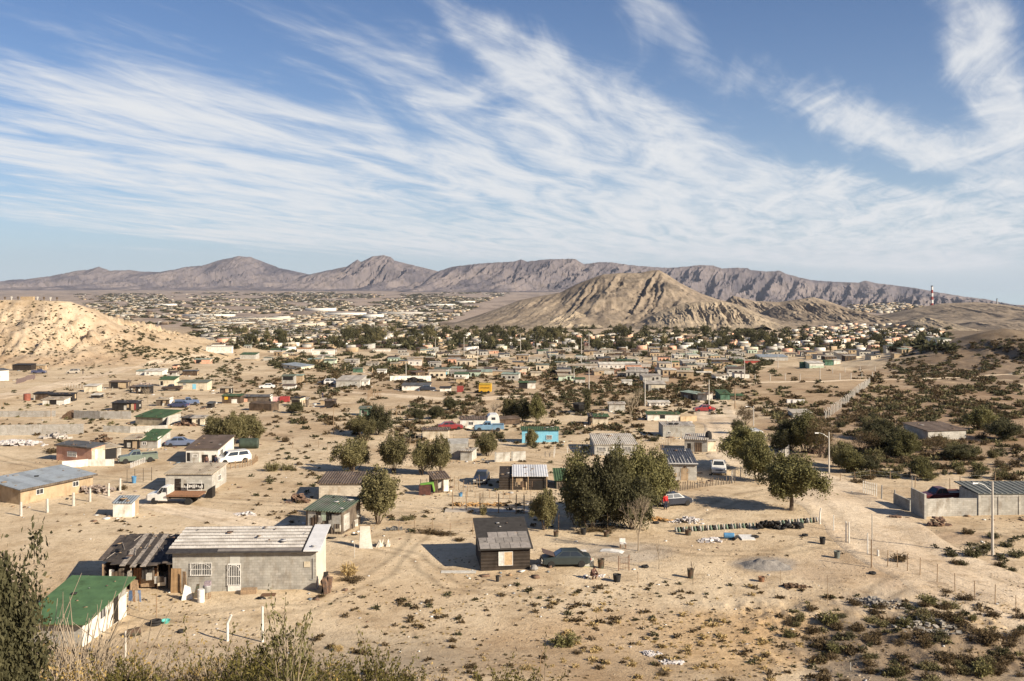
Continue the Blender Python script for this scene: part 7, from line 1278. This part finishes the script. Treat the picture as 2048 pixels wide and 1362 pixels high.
# bigger individual bushes on the flat
for (k, x, y, w, h, lb) in [('grass', 698, 1150, 46, 42, 'yellow-green spiky bush right of the block house'), ('brown', 705, 1162, 70, 22, 'long low brown bush below the yellow-green one'), ('green', 1130, 1290, 80, 38, 'bright green grassy bush in the foreground centre'), ('dark', 1800, 1122, 50, 34, 'round dark bush beside the right stick fence'), ('dark', 1950, 1112, 70, 46, 'dark bush at the foot of the near street lamp'), ('dark', 2035, 1112, 60, 30, 'dark bush right of the near street lamp'), ('brown', 1200, 1062, 130, 22, 'reddish brown hedge below the tree clump fence'), ('brown', 870, 1068, 130, 20, 'low brown hedge left of the black tarpaper hut'), ('dark', 919, 1082, 34, 16, 'dark bush behind the left corner of the black hut'), ('green', 545, 942, 46, 30, 'olive bush on the sand right of the white van'), ('green', 575, 940, 40, 20, 'low olive bush right of another olive bush'), ('brown', 108, 905, 60, 22, 'brown bush left of the salmon pink house'), ('brown', 244, 980, 30, 26, 'brown round bush at the end of the thick pale posts'), ('green', 815, 1040, 40, 16, 'pale green grass clump above the stick fence'), ('green', 967, 1030, 20, 34, 'grey green upright bush in the dark post frame')]:
    o = link('bush', random.choice(SHR[k])); p = at(x, y); o.location = p; s = p.y / F; o.scale = (w * s, w * s * (.8 if w < 100 else .35), h * s * 1.6); o.rotation_euler = (0, 0, random.uniform(-.4, .4)); tag(o, lb, 'bush'); MARKS.append((x, y, lb.split(' right of')[0].split(' below')[0].split(' left of')[0].split(' beside')[0].split(' at the')[0].split(' in the')[0])) if len(lb.split()) < 9 and x > 600 else None
# ------------------------------------------------------------------ desert shrubs: the 290 largest stand alone, the rest are one mass
def inpoly(P, x, y):
    c = False; j = len(P) - 1
    for i in range(len(P)):
        if (P[i][1] > y) != (P[j][1] > y) and x < (P[j][0] - P[i][0]) * (y - P[i][1]) / (P[j][1] - P[i][1]) + P[i][0]: c = not c
        j = i
    return c
ZON = [ # polygon, count, size range (m), kinds, clump
 ([(640, 1175), (1250, 1178), (1560, 1190), (1700, 1362), (560, 1362)], 300, (.25, .85), ('brown', 'brown', 'dark', 'brown', 'grass'), .5),
 ([(1560, 1195), (2048, 1210), (2048, 1362), (1640, 1362)], 270, (.5, 1.5), ('brown', 'brown', 'dark', 'green'), .44),
 ([(1150, 1250), (1500, 1240), (1560, 1362), (1100, 1362)], 90, (.3, .8), ('grass',), .5),
 ([(1700, 850), (2048, 800), (2048, 950), (1860, 955), (1700, 940)], 300, (1.3, 2.7), ('dark', 'brown', 'green'), .4),
 ([(1480, 775), (1750, 765), (2048, 700), (2048, 830), (1700, 860), (1560, 850)], 850, (1.2, 2.8), ('dark', 'brown', 'brown', 'green'), .45),
 ([(1740, 742), (1850, 705), (1950, 675), (2048, 665), (2048, 770), (1800, 775)], 480, (1.3, 3.0), ('dark', 'brown'), .46),
 ([(560, 820), (1010, 800), (1200, 840), (1330, 840), (1300, 885), (1000, 880), (600, 880)], 520, (.8, 2.3), ('dark', 'brown', 'brown'), .48),
 ([(700, 785), (1450, 775), (1400, 830), (720, 820)], 560, (.8, 2.4), ('dark', 'brown'), .46),
 ([(0, 610), (150, 607), (300, 690), (430, 720), (430, 750), (200, 735), (0, 735)], 800, (.5, 1.7), ('dark', 'dark', 'brown'), .45),
 ([(250, 660), (330, 685), (440, 720), (430, 745), (270, 725)], 260, (1.2, 3.0), ('dark',), .48),
 ([(430, 705), (640, 725), (700, 790), (560, 800), (440, 760)], 380, (.8, 2.6), ('dark', 'brown'), .46),
 ([(0, 815), (280, 815), (330, 850), (0, 850)], 40, (.6, 1.6), ('green', 'dark'), .5),
 ([(540, 880), (760, 870), (700, 960), (520, 1000)], 50, (.5, 1.3), ('brown', 'dark'), .5),
 ([(60, 1040), (600, 1010), (620, 1060), (200, 1080)], 40, (.3, .7), ('brown',), .5),
 ([(1120, 745), (1500, 745), (1480, 800), (1100, 790)], 700, (1.0, 2.8), ('dark', 'brown'), .4),
 ([(560, 725), (1120, 735), (1100, 765), (600, 760)], 800, (.9, 2.8), ('dark', 'brown', 'brown'), .4),
 ([(1060, 1180), (1360, 1165), (1500, 1190), (1100, 1210)], 40, (.3, .6), ('brown', 'dark'), .5),
 ([(1380, 1050), (1660, 1065), (1700, 1130), (1560, 1150), (1380, 1140)], 16, (.2, .4), ('brown',), .5),
 ([(0, 745), (430, 755), (560, 800), (560, 870), (0, 860)], 330, (.4, 1.4), ('brown', 'dark'), .5),
 ([(860, 715), (1480, 705), (1480, 745), (860, 745)], 500, (1.2, 3.0), ('dark', 'brown'), .4),
 ([(560, 870), (1330, 880), (1330, 1050), (1100, 1060), (700, 1050), (440, 960)], 200, (.3, 1.0), ('brown', 'dark'), .52),
 ([(1860, 1080), (2048, 1075), (2048, 1130), (1900, 1125)], 26, (.6, 1.5), ('dark',), .5),
]
SP = []
for zi, (poly, n, (s0, s1), kinds, cl) in enumerate(ZON):
    xs = [p[0] + e for p in poly for e in (-30, 30)]; ys = [p[1] + e for p in poly for e in (-15, 15)]; k = 0; tries = 0
    while k < n and tries < n * 40:
        tries += 1; x = random.uniform(min(xs), max(xs)); y = random.uniform(min(ys), max(ys))
        if not inpoly(poly, x + random.gauss(0, 26), y + random.gauss(0, 13)): continue
        if float(fbm(np.array([x / 38.]), np.array([y / 15.]), 3)[0]) < cl - .02 + random.uniform(-.12, .12): continue
        SP.append((x, y, s0 + (s1 - s0) * random.random() ** 1.7, random.choice(kinds), zi)); k += 1
FOOT = []
for (o, w, D, h) in HOUSES: a = o.rotation_euler.z; c = o.location + Vector((math.cos(a) * w / 2 - math.sin(a) * D / 2, math.sin(a) * w / 2 + math.cos(a) * D / 2, 0)); FOOT.append((c.x, c.y, math.hypot(w, D) / 2 + .2))
FA = np.array(FOOT)
SQ = []
for (x, y, s, k, zi) in SP:
    p = at(x, y)
    if p.y > 2500: continue
    if np.any((FA[:, 0] - p.x) ** 2 + (FA[:, 1] - p.y) ** 2 < (FA[:, 2] * .8) ** 2): continue
    SQ.append((s * F / p.y, p, s, k, x, y, zi))
SQ.sort(key=lambda t: -t[0])
KN = {'dark': 'dark low desert shrub', 'brown': 'brown low desert shrub', 'green': 'olive green desert shrub', 'grass': 'dry straw grass tuft'}
for (spx, p, s, k, x, y, zi) in SQ[:290]:
    o = link('desert_shrub' if k != 'grass' else 'grass_tuft', random.choice(SHR[k])); o.location = (p.x, p.y, p.z - .02); w = s * random.uniform(.9, 1.4); o.scale = (w, w, s * random.uniform(1.0, 1.7)); o.rotation_euler = (0, 0, random.uniform(0, 6.28)); auto(o, KN[k], 'shrub' if k != 'grass' else 'grass tuft', x, y, 'low shrubs on the sand' if k != 'grass' else 'dry grass tufts')
def merged(name, items, lib, mats, label, cat):
    Vs, Fs, Ms = [], [], []; off = 0
    arr = [(np.array([v_.co for v_ in m.vertices]), np.array([tuple(p.vertices) for p in m.polygons]), np.array([p.material_index for p in m.polygons])) for m in lib]
    for (i, p, w, h, a, mo) in items:
        V, Fc, Mi = arr[i]; c, s = math.cos(a), math.sin(a); Q = np.stack([(V[:, 0] * c - V[:, 1] * s) * w + p[0], (V[:, 0] * s + V[:, 1] * c) * w + p[1], V[:, 2] * h + p[2]], 1)
        Vs.append(Q); Fs.append(Fc + off); Ms.append(Mi * 0 + mo if mo is not None else Mi); off += len(V)
    me = npmesh(name, np.concatenate(Vs), np.concatenate(Fs), mats, np.concatenate(Ms)); o = link(name, me); o['label'] = label; o['category'] = cat; o['kind'] = 'stuff'; return o
def lowshrub(seed, n=42, flat=.55):
    rg = np.random.default_rng(seed); d = rg.normal(size=(n, 3)); d /= np.linalg.norm(d, axis=1)[:, None]; d[:, 2] = np.abs(d[:, 2]); C = d * rg.uniform(.15, .48, n)[:, None] * np.array([1, 1, flat * 1.6]); V, Fq = leafquads(C, d + rg.normal(size=(n, 3)) * .4, rg.uniform(.16, .34, n), rg.uniform(.10, .20, n)); return npmesh('low', V, Fq, LEAFD)
LOW = [lowshrub(300 + i) for i in range(4)]
merged('scrub_shrubs', [(random.randrange(4), (p.x, p.y, p.z), s * 1.15, s, random.uniform(0, 6.28), {'dark': 0, 'brown': 1, 'green': 2, 'grass': 3}[k]) for (spx, p, s, k, x, y, zi) in SQ[290:]], LOW, [LEAFD, LEAFB, LEAF, GRASS], 'smaller dark desert shrubs scattered over sand and slopes', 'shrubs')
# small plants, stones and litter on the near ground
it = []; st = []; lit = []
for i in range(5200):
    y = random.uniform(1150, 1362) if i % 3 else random.uniform(880, 1150); x = random.uniform(0, 2048)
    p = at(x, y)
    if p.y < 45 or np.any((FA[:, 0] - p.x) ** 2 + (FA[:, 1] - p.y) ** 2 < (FA[:, 2] * .85) ** 2): continue
    n_ = float(fbm(np.array([p.x / 7.]), np.array([p.y / 10.]), 3)[0])
    if y < 1170 and n_ < .60 and x < 1900: continue
    if n_ < .40 + (.1 if x < 640 else 0): continue
    it.append((random.randrange(4), (p.x, p.y, p.z), random.uniform(.10, .34), random.uniform(.08, .24), random.uniform(0, 6.28), random.choice((0, 1, 1, 3, 3) if x > 600 else (1, 3, 3))))
merged('ground_cover', it, LOW, [LEAFD, LEAFB, LEAF, GRASS], 'tiny dry plants and twigs dotting the near sand', 'ground cover')
def stone(seed):
    rg = np.random.default_rng(seed); b = MB(); b.box(-.5, .5, -.4, .4, -.2, .35); V = np.array(b.v) * (1 + rg.normal(size=(8, 3)) * .22); return npmesh('st', V, np.array(b.f), ROCK)
STN = [stone(i) for i in range(5)]
for i in range(4200):
    y = random.uniform(960, 1362); x = random.uniform(0, 2048); p = at(x, y)
    if p.y < 45: continue
    n_ = float(fbm(np.array([p.x / 5. + 50]), np.array([p.y / 8.]), 3)[0])
    if n_ < .5 and random.random() < .8: continue
    st.append((random.randrange(5), (p.x, p.y, p.z), random.uniform(.04, .16) * (1.6 if random.random() < .06 else 1), random.uniform(.04, .12), random.uniform(0, 6.28), random.choice((0, 0, 1))))
merged('scattered_stones', st, STN, [mat('stone_tan', (.38, .30, .21), (.27, .21, .15), 3), mat('stone_dark', (.20, .155, .11), (.13, .10, .075), 3)], 'small stones scattered over the near sand', 'stones')
for i in range(260):
    y = random.uniform(740, 1362); x = random.uniform(0, 2048); p = at(x, y); s = random.uniform(.06, .18) * (1 + p.y / 200); lit.append((random.randrange(5), (p.x, p.y, p.z + .02), s, s * .5, random.uniform(0, 6.28), random.choice((0, 0, 1, 2))))
merged('litter', lit, STN, [WHITE, mat('litter_grey', (.42, .40, .38), (.28, .27, .26), 4), mat('litter_brown', (.24, .13, .08), (.12, .08, .06), 4)], 'scraps of pale litter scattered over the ground', 'litter')
cl = []
for (o, w, D, h) in HOUSES:
    if o.location.y > 420: continue
    a = o.rotation_euler.z; near = o.location.y < 160
    for i in range(random.randint(10, 22) if near else random.randint(4, 9)):
        if random.random() < .6: lx, ly = random.uniform(-1.5, w + 2.5), -random.uniform(.2, 2.6)
        else: lx, ly = (w + random.uniform(.2, 2.8)) if random.random() < .6 else -random.uniform(.2, 2.5), random.uniform(-.5, D)
        x = o.location.x + math.cos(a) * lx - math.sin(a) * ly; y = o.location.y + math.sin(a) * lx + math.cos(a) * ly; s = random.uniform(.08, .34) * (1.0 if near else 1.5); cl.append((random.randrange(5), (x, y, gz(x, y) + .03), s * random.choice((1, 1, 2.2)), s * random.uniform(.3, 1.3), random.uniform(0, 6.28), random.choice((0, 1, 1, 2, 2, 3, 4, 5))))
for (o, w, D, h) in HOUSES:
    if o.location.y > 260 or 'roof' not in ' '.join(c.name for c in o.children) or h < 1.2: continue
    rf = [c for c in o.children if c.name.startswith('roof')][0]; zs = np.array([tuple(v_.co) for v_ in rf.data.vertices]); z0 = zs[zs[:, 1] < D * .2][:, 2].max(); z1 = zs[zs[:, 1] > D * .8][:, 2].max(); a = o.rotation_euler.z
    for i in range(random.randint(5, 12)):
        lx, ly = random.uniform(.2, w - .2), random.uniform(.2, D - .2); s = random.uniform(.08, .22); cl.append((random.randrange(5), (o.location.x + math.cos(a) * lx - math.sin(a) * ly, o.location.y + math.sin(a) * lx + math.cos(a) * ly, o.location.z + z0 + (z1 - z0) * ly / D + .03), s * random.choice((1, 1, 3)), s * .5, random.uniform(0, 6.28), random.choice((1, 2, 2, 3, 4))))
merged('yard_clutter', cl, STN, [WHITE, mat('scrap_brown', (1, 1, 1)), WOOD, RUBBER, mat('litter_grey', (1, 1, 1)), mat('clutter_blue', (.10, .16, .22), (.2, .18, .15), 3)], 'odds and ends lying in the yards and weighing down roofs', 'clutter')
# ------------------------------------------------------------------ the dense town: houses and trees one can tell apart, then the distant mass
WK = ['C', 'L', 'L', 'T', 'T', 'C', 'L', 'G', 'C', 'W', 'T', 'G', 'L', 'P', 'B', 'S', 'B']; RK = ['l', 'c', 'c', 'b', 'b', 'd', 'w', 'g', 'c', 'l', 't', 'b', 'd', 'c', 'm']
WN = {'W': 'white', 'C': 'cream', 'G': 'grey', 'L': 'light grey', 'T': 'tan', 'S': 'salmon', 'P': 'mint', 'B': 'brown', 'U': 'blue'}; RN = {'l': 'pale roof', 'w': 'white roof', 'c': 'tan roof', 'b': 'brown roof', 'd': 'dark roof', 's': 'bluish roof', 'g': 'green roof', 't': 'teal roof', 'm': 'olive roof'}
def farhouse(seed):
    rg = random.Random(seed); w = rg.uniform(6, 11); d = rg.uniform(5, 8); h = rg.uniform(2.6, 3.3); b = MB(); b.prism([(0, -2), (d, -2), (d, h + .25), (0, h)], 'x', -w / 2, w / 2, 0); b.prism([(-.3, h + .0), (d + .3, h + .28), (d + .3, h + .40), (-.3, h + .12)], 'x', -w / 2 - .3, w / 2 + .3, 1)
    if seed % 3 == 0: w2 = w * .45; b.prism([(-2.5, -2), (0, -2), (0, h - .2), (-2.5, h - .3)], 'x', -w / 2, -w / 2 + w2, 0); b.prism([(-2.8, h - .3), (0, h - .2), (0, h - .1), (-2.8, h - .2)], 'x', -w / 2 - .2, -w / 2 + w2 + .2, 1)
    x = -w / 2 + .8 + (w * .45 if seed % 3 == 0 else 0)
    while x < w / 2 - 1.4: k = rg.random(); b.box(x, x + (1.2 if k > .4 else .9), -.04, 0, (1.0 if k > .4 else 0), 2.1, 2); x += rg.uniform(2, 3.2)
    if seed % 4 == 1: b.tube((w * .2, d * .6, h + .2), (w * .2, d * .6, h + 1.5), .6, .55, 8, 2)
    if seed % 4 == 2: b.box(w / 2 + .3, w / 2 + 4, .5, .7, -2, 1.8, 0)
    return b
FHm = {}
def fh(seed, wk, rk):
    key = (seed, wk, rk)
    if key not in FHm: FHm[key] = farhouse(seed).mesh('far_house', [wallmat(wk), roofmat(rk), DARKM])
    return FHm[key]
BANDS = [([(420, 690), (760, 680), (1100, 690), (1100, 735), (700, 735), (520, 722)], 75), ([(430, 672), (1000, 668), (1560, 672), (1560, 700), (430, 698)], 330), ([(1090, 700), (1480, 700), (1500, 760), (1300, 765), (1120, 740)], 85), ([(1480, 680), (1880, 660), (1900, 690), (1840, 712), (1690, 722), (1480, 708)], 160),
         ([(1580, 665), (1680, 648), (1800, 650), (1900, 672), (1700, 690)], 130), ([(800, 745), (1140, 738), (1140, 762), (900, 762)], 22)]
CH = []; GRID = {}
for (poly, n) in BANDS:
    xs = [p[0] for p in poly]; ys = [p[1] for p in poly]; k = 0; t_ = 0
    while k < n and t_ < n * 60:
        t_ += 1; x = random.uniform(min(xs), max(xs)); y = random.uniform(min(ys), max(ys))
        if not inpoly(poly, x, y): continue
        p = at(x, y)
        if p.y > 2200: continue
        if np.any((FA[:, 0] - p.x) ** 2 + (FA[:, 1] - p.y) ** 2 < (FA[:, 2] + 5) ** 2): continue
        if any((q.x - p.x) ** 2 + ((q.y - p.y) * .8) ** 2 < 110 for (q, *_r) in CH): continue
        CH.append((p, x, y)); k += 1
CH.sort(key=lambda t: t[0].y)
nfar = 300 - len(HOUSES)
for (p, x, y) in CH[:max(nfar, 100)]:
    wk, rk = random.choice(WK), random.choice(RK); o = link('town_house', fh(random.randrange(12), wk, rk)); o.location = p; o.rotation_euler = (0, 0, random.choice((0, 0, .12, -.15, 1.57, .05))); s = random.uniform(.48, .78); o.scale = (s, s, s); auto(o, 'small %s house with %s' % (WN[wk], RN[rk]), 'house', x, y, 'houses of the crowded town')
def fharr(items, name, label):
    mats = [wallmat(k) for k in 'WCLTSB'] + [roofmat(k) for k in 'lwcbdg'] + [DARKM]; Vs, Fs, Ms = [], [], []; off = 0; bx = MB().box(-.5, .5, 0, 1, -.5, 1); V0 = np.array(bx.v); F0 = np.array(bx.f); rf = np.array([0, 1, 0, 0, 0, 0])
    for (p, w, d, h, a, wk, rk) in items:
        c, s = math.cos(a), math.sin(a); Vx, Vy = V0[:, 0] * w, V0[:, 1] * d; Vs.append(np.stack([Vx * c - Vy * s + p[0], Vx * s + Vy * c + p[1], V0[:, 2] * h + p[2]], 1)); Fs.append(F0 + off); m = np.full(6, wk); m[1] = 6 + rk; Ms.append(m); off += 8
    me = npmesh(name, np.concatenate(Vs), np.concatenate(Fs), mats, np.concatenate(Ms)); o = link(name, me); o['label'] = label; o['category'] = 'houses'; o['kind'] = 'stuff'
items = [(p, random.uniform(4.5, 8), random.uniform(4, 6), random.uniform(2.0, 2.7), random.choice((0, .1, -.1)), random.randrange(6), random.randrange(6)) for (p, x, y) in CH[max(nfar, 100):]]
# the far city on the plain
FC = []; TR = []
def cityscatter(n, poly, wr, hr, tree=.0, street=None):
    xs = [p[0] for p in poly]; ys = [p[1] for p in poly]; k = 0
    X = np.random.default_rng(n).uniform(min(xs), max(xs), n * 3); Y_ = np.random.default_rng(n + 1).uniform(min(ys), max(ys), n * 3)
    Ym = np.array([F * (CAMZ + 60) / (y - HY) for y in Y_])
    # solve depth on the plain profile
    for _ in range(12): Ym = F * (CAMZ - prof(Ym)) / (Y_ - HY)
    Xm = (X - CX) / F * Ym; den = fbm(X / 60, Y_ / 5, 4)
    for i in range(len(X)):
        if k >= n: break
        if Ym[i] > 11500 or not inpoly(poly, X[i], Y_[i]) or den[i] < .44: continue
        z = float(prof(Ym[i])); 
        if any(h.X[0] < Xm[i] < h.X[-1] and h.Y0 - h.Wf < Ym[i] < h.Y0 + h.Wb and float(h.h(np.array([Xm[i]]), np.array([Ym[i]]))[0]) > z + 2 for h in F_HILLS): continue
        k += 1; s = Ym[i] / 1500
        if random.random() < tree: TR.append((random.randrange(4), (Xm[i], Ym[i], z), random.uniform(12, 26) * max(1, s ** .6), random.uniform(5, 9) * max(1, s ** .4), random.uniform(0, 6.28), 0))
        else: FC.append(((Xm[i], Ym[i], z), random.uniform(*wr) * .8 * max(1, s ** .4), random.uniform(6, 12) * max(1, s ** .5), random.uniform(*hr), random.choice((0, .1, -.1)), random.choice((1, 2, 2, 3, 3, 5)), random.choice((0, 0, 2, 2, 2, 3, 3, 4))))
cityscatter(7500, [(380, 655), (700, 655), (860, 660), (900, 640), (980, 600), (1020, 586), (560, 584), (150, 588), (180, 620), (260, 645)], (6, 15), (3, 5), .5)
cityscatter(1600, [(380, 690), (880, 668), (900, 655), (700, 650), (400, 650)], (6, 13), (2.6, 3.6), .45)
cityscatter(500, [(1640, 612), (1800, 606), (1900, 622), (1700, 628)], (8, 14), (3, 5), .3)
for (px, py, wpx, hm, mk) in [(415, 633, 100, 5, 0), (520, 642, 130, 6, 1), (690, 632, 80, 8, 0), (745, 637, 40, 9, 0), (800, 630, 90, 7, 2), (880, 612, 60, 8, 0), (640, 622, 60, 9, 0), (560, 641, 30, 8, 0), (930, 606, 40, 9, 0), (330, 612, 40, 9, 0), (470, 652, 60, 5, 0), (610, 655, 70, 5, 1)]:
    Ym = 1500.
    for _ in range(12): Ym = F * (CAMZ - float(prof(Ym))) / (py - HY)
    FC.append((((px - CX) / F * Ym, Ym, float(prof(Ym))), wpx * Ym / F, 30, hm, 0, mk, 1))
fharr(items, 'town_houses', 'packed far houses of the town behind the tree belt') if items else None
fharr(FC, 'distant_city', 'sprawling pale distant city across the plain')
# individual town trees
TP = []
for (poly, n, hr) in [([(440, 672), (760, 668), (1100, 672), (1100, 700), (440, 700)], 95, (15, 28)), ([(1000, 668), (1500, 672), (1560, 690), (1500, 705), (1000, 705)], 100, (14, 26)), ([(1500, 675), (1880, 672), (1880, 712), (1500, 712)], 45, (12, 22)), ([(600, 705), (1450, 705), (1450, 750), (640, 745)], 50, (10, 18))]:
    xs = [p[0] for p in poly]; ys = [p[1] for p in poly]; k = 0
    while k < n:
        x = random.uniform(min(xs), max(xs)); y = random.uniform(min(ys), max(ys))
        if inpoly(poly, x, y) and float(fbm(np.array([x / 50.]), np.array([y / 20.]), 2)[0]) > .42: TP.append((x, y, random.uniform(*hr))); k += 1
TP += [(1325 + i * 14 + random.uniform(-4, 4), 688 + random.uniform(-2, 4), random.uniform(18, 26)) for i in range(12)]
TP = TP[:255]
for (x, y, h) in TP:
    p = at(x, y)
    if p.y > 1400: continue
    k = random.choice(('f1', 'f1', 'f2', 'f3', 'f4')); w = h * random.uniform(.6, .9) * (.6 if k == 'f3' else 1); put_tree(k, x, y, w, h, desc={'f1': 'dark green town tree', 'f2': 'broad dark town tree', 'f3': 'slim dark town tree', 'f4': 'olive town tree'}[k], name='town_tree', group='dark trees of the town')
for i in range(750):
    x = random.uniform(440, 1900); y = random.uniform(664, 700) if i % 3 else random.uniform(655, 672); p = at(x, y)
    if p.y < 2500: TR.append((random.randrange(4), (p.x, p.y, p.z), random.uniform(7, 14), random.uniform(5, 11), random.uniform(0, 6.28), 0))
for i in range(700):
    x = random.uniform(520, 1560); y = random.uniform(692, 748); p = at(x, y)
    if float(fbm(np.array([x / 40.]), np.array([y / 12.]), 3)[0]) > .47 and not np.any((FA[:, 0] - p.x) ** 2 + (FA[:, 1] - p.y) ** 2 < (FA[:, 2] * .8) ** 2): s = random.uniform(2.2, 5); TR.append((random.randrange(4), (p.x, p.y, p.z), s * 1.3, s, random.uniform(0, 6.28), 0))
merged('distant_trees', TR, [lowshrub(320 + i, 60, .6) for i in range(4)], [LEAFD], 'far-off dark tree clumps of the city and town', 'trees')
# ------------------------------------------------------------------ words that single things out
def words(n): return ['first', 'second', 'third', 'fourth', 'fifth', 'sixth', 'seventh', 'eighth', 'ninth', 'tenth', 'eleventh', 'twelfth', 'thirteenth', 'fourteenth', 'fifteenth', 'sixteenth', 'seventeenth', 'eighteenth', 'nineteenth', 'twentieth'][n]
def relate(x, y):
    best = min(MARKS, key=lambda m: ((m[0] - x) / 1.6) ** 2 + ((m[1] - y) * 1.5) ** 2); dx, dy = x - best[0], (y - best[1]) * 2.2
    if abs(dx) > abs(dy): r = 'left of the' if dx < 0 else 'right of the'
    else: r = 'behind the' if dy < 0 else 'in front of the'
    return r + ' ' + best[2]
MARKS += [(560, 690, 'near town edge'), (850, 690, 'left town belt'), (1050, 690, 'central town belt'), (1400, 690, 'dark town grove'), (1600, 690, 'right town quarter'), (1750, 665, 'hillside quarter'), (100, 660, 'left hill slope'), (300, 690, 'left hill foot'), (1950, 700, 'right rocky knoll'), (1800, 800, 'wide right scrub'), (1250, 1290, 'foreground centre sand'), (900, 1280, 'foreground left sand'), (1750, 1300, 'rough bottom right ground'), (1950, 1290, 'bottom right diggings')]
for m in MARKS: pass
groups = {}
for (o, desc, x, y) in REG: groups.setdefault((desc, relate(x, y)), []).append((o, x, y))
for (desc, rel), L_ in groups.items():
    L_.sort(key=lambda t: t[1]); n = len(L_)
    for i, (o, x, y) in enumerate(L_):
        if n == 1: o['label'] = '%s %s' % (desc, rel)
        elif n == 2: o['label'] = '%s one, %s %s' % (('left', 'right')[i], desc, rel)
        else:
            q = 'leftmost' if i == 0 else ('rightmost' if i == n - 1 else (words(i) + ' from left' if i < 20 else 'far right'))
            o['label'] = '%s %s %s' % (q, desc, rel)
for o in bpy.data.objects:
    if o.parent is None and 'label' in o: o['label'] = ' '.join(o['label'].split()[:16])
# ------------------------------------------------------------------ the air
hz_ = MB().box(-16000, 16000, -300, 22000, -160, 620).build('haze', newmat('air')[0]); m = hz_.data.materials[0]; nt = m.node_tree; nt.nodes.clear()
o_ = N(nt, 'ShaderNodeOutputMaterial'); v_ = N(nt, 'ShaderNodeVolumePrincipled'); v_.inputs['Color'].default_value = (.76, .83, 1.0, 1); v_.inputs['Density'].default_value = 1.8e-5; v_.inputs['Anisotropy'].default_value = .2; L(nt, v_, 0, o_, 'Volume')
hz_['kind'] = 'stuff'; hz_['label'] = 'thin pale haze between camera and far mountains'; hz_['category'] = 'haze'
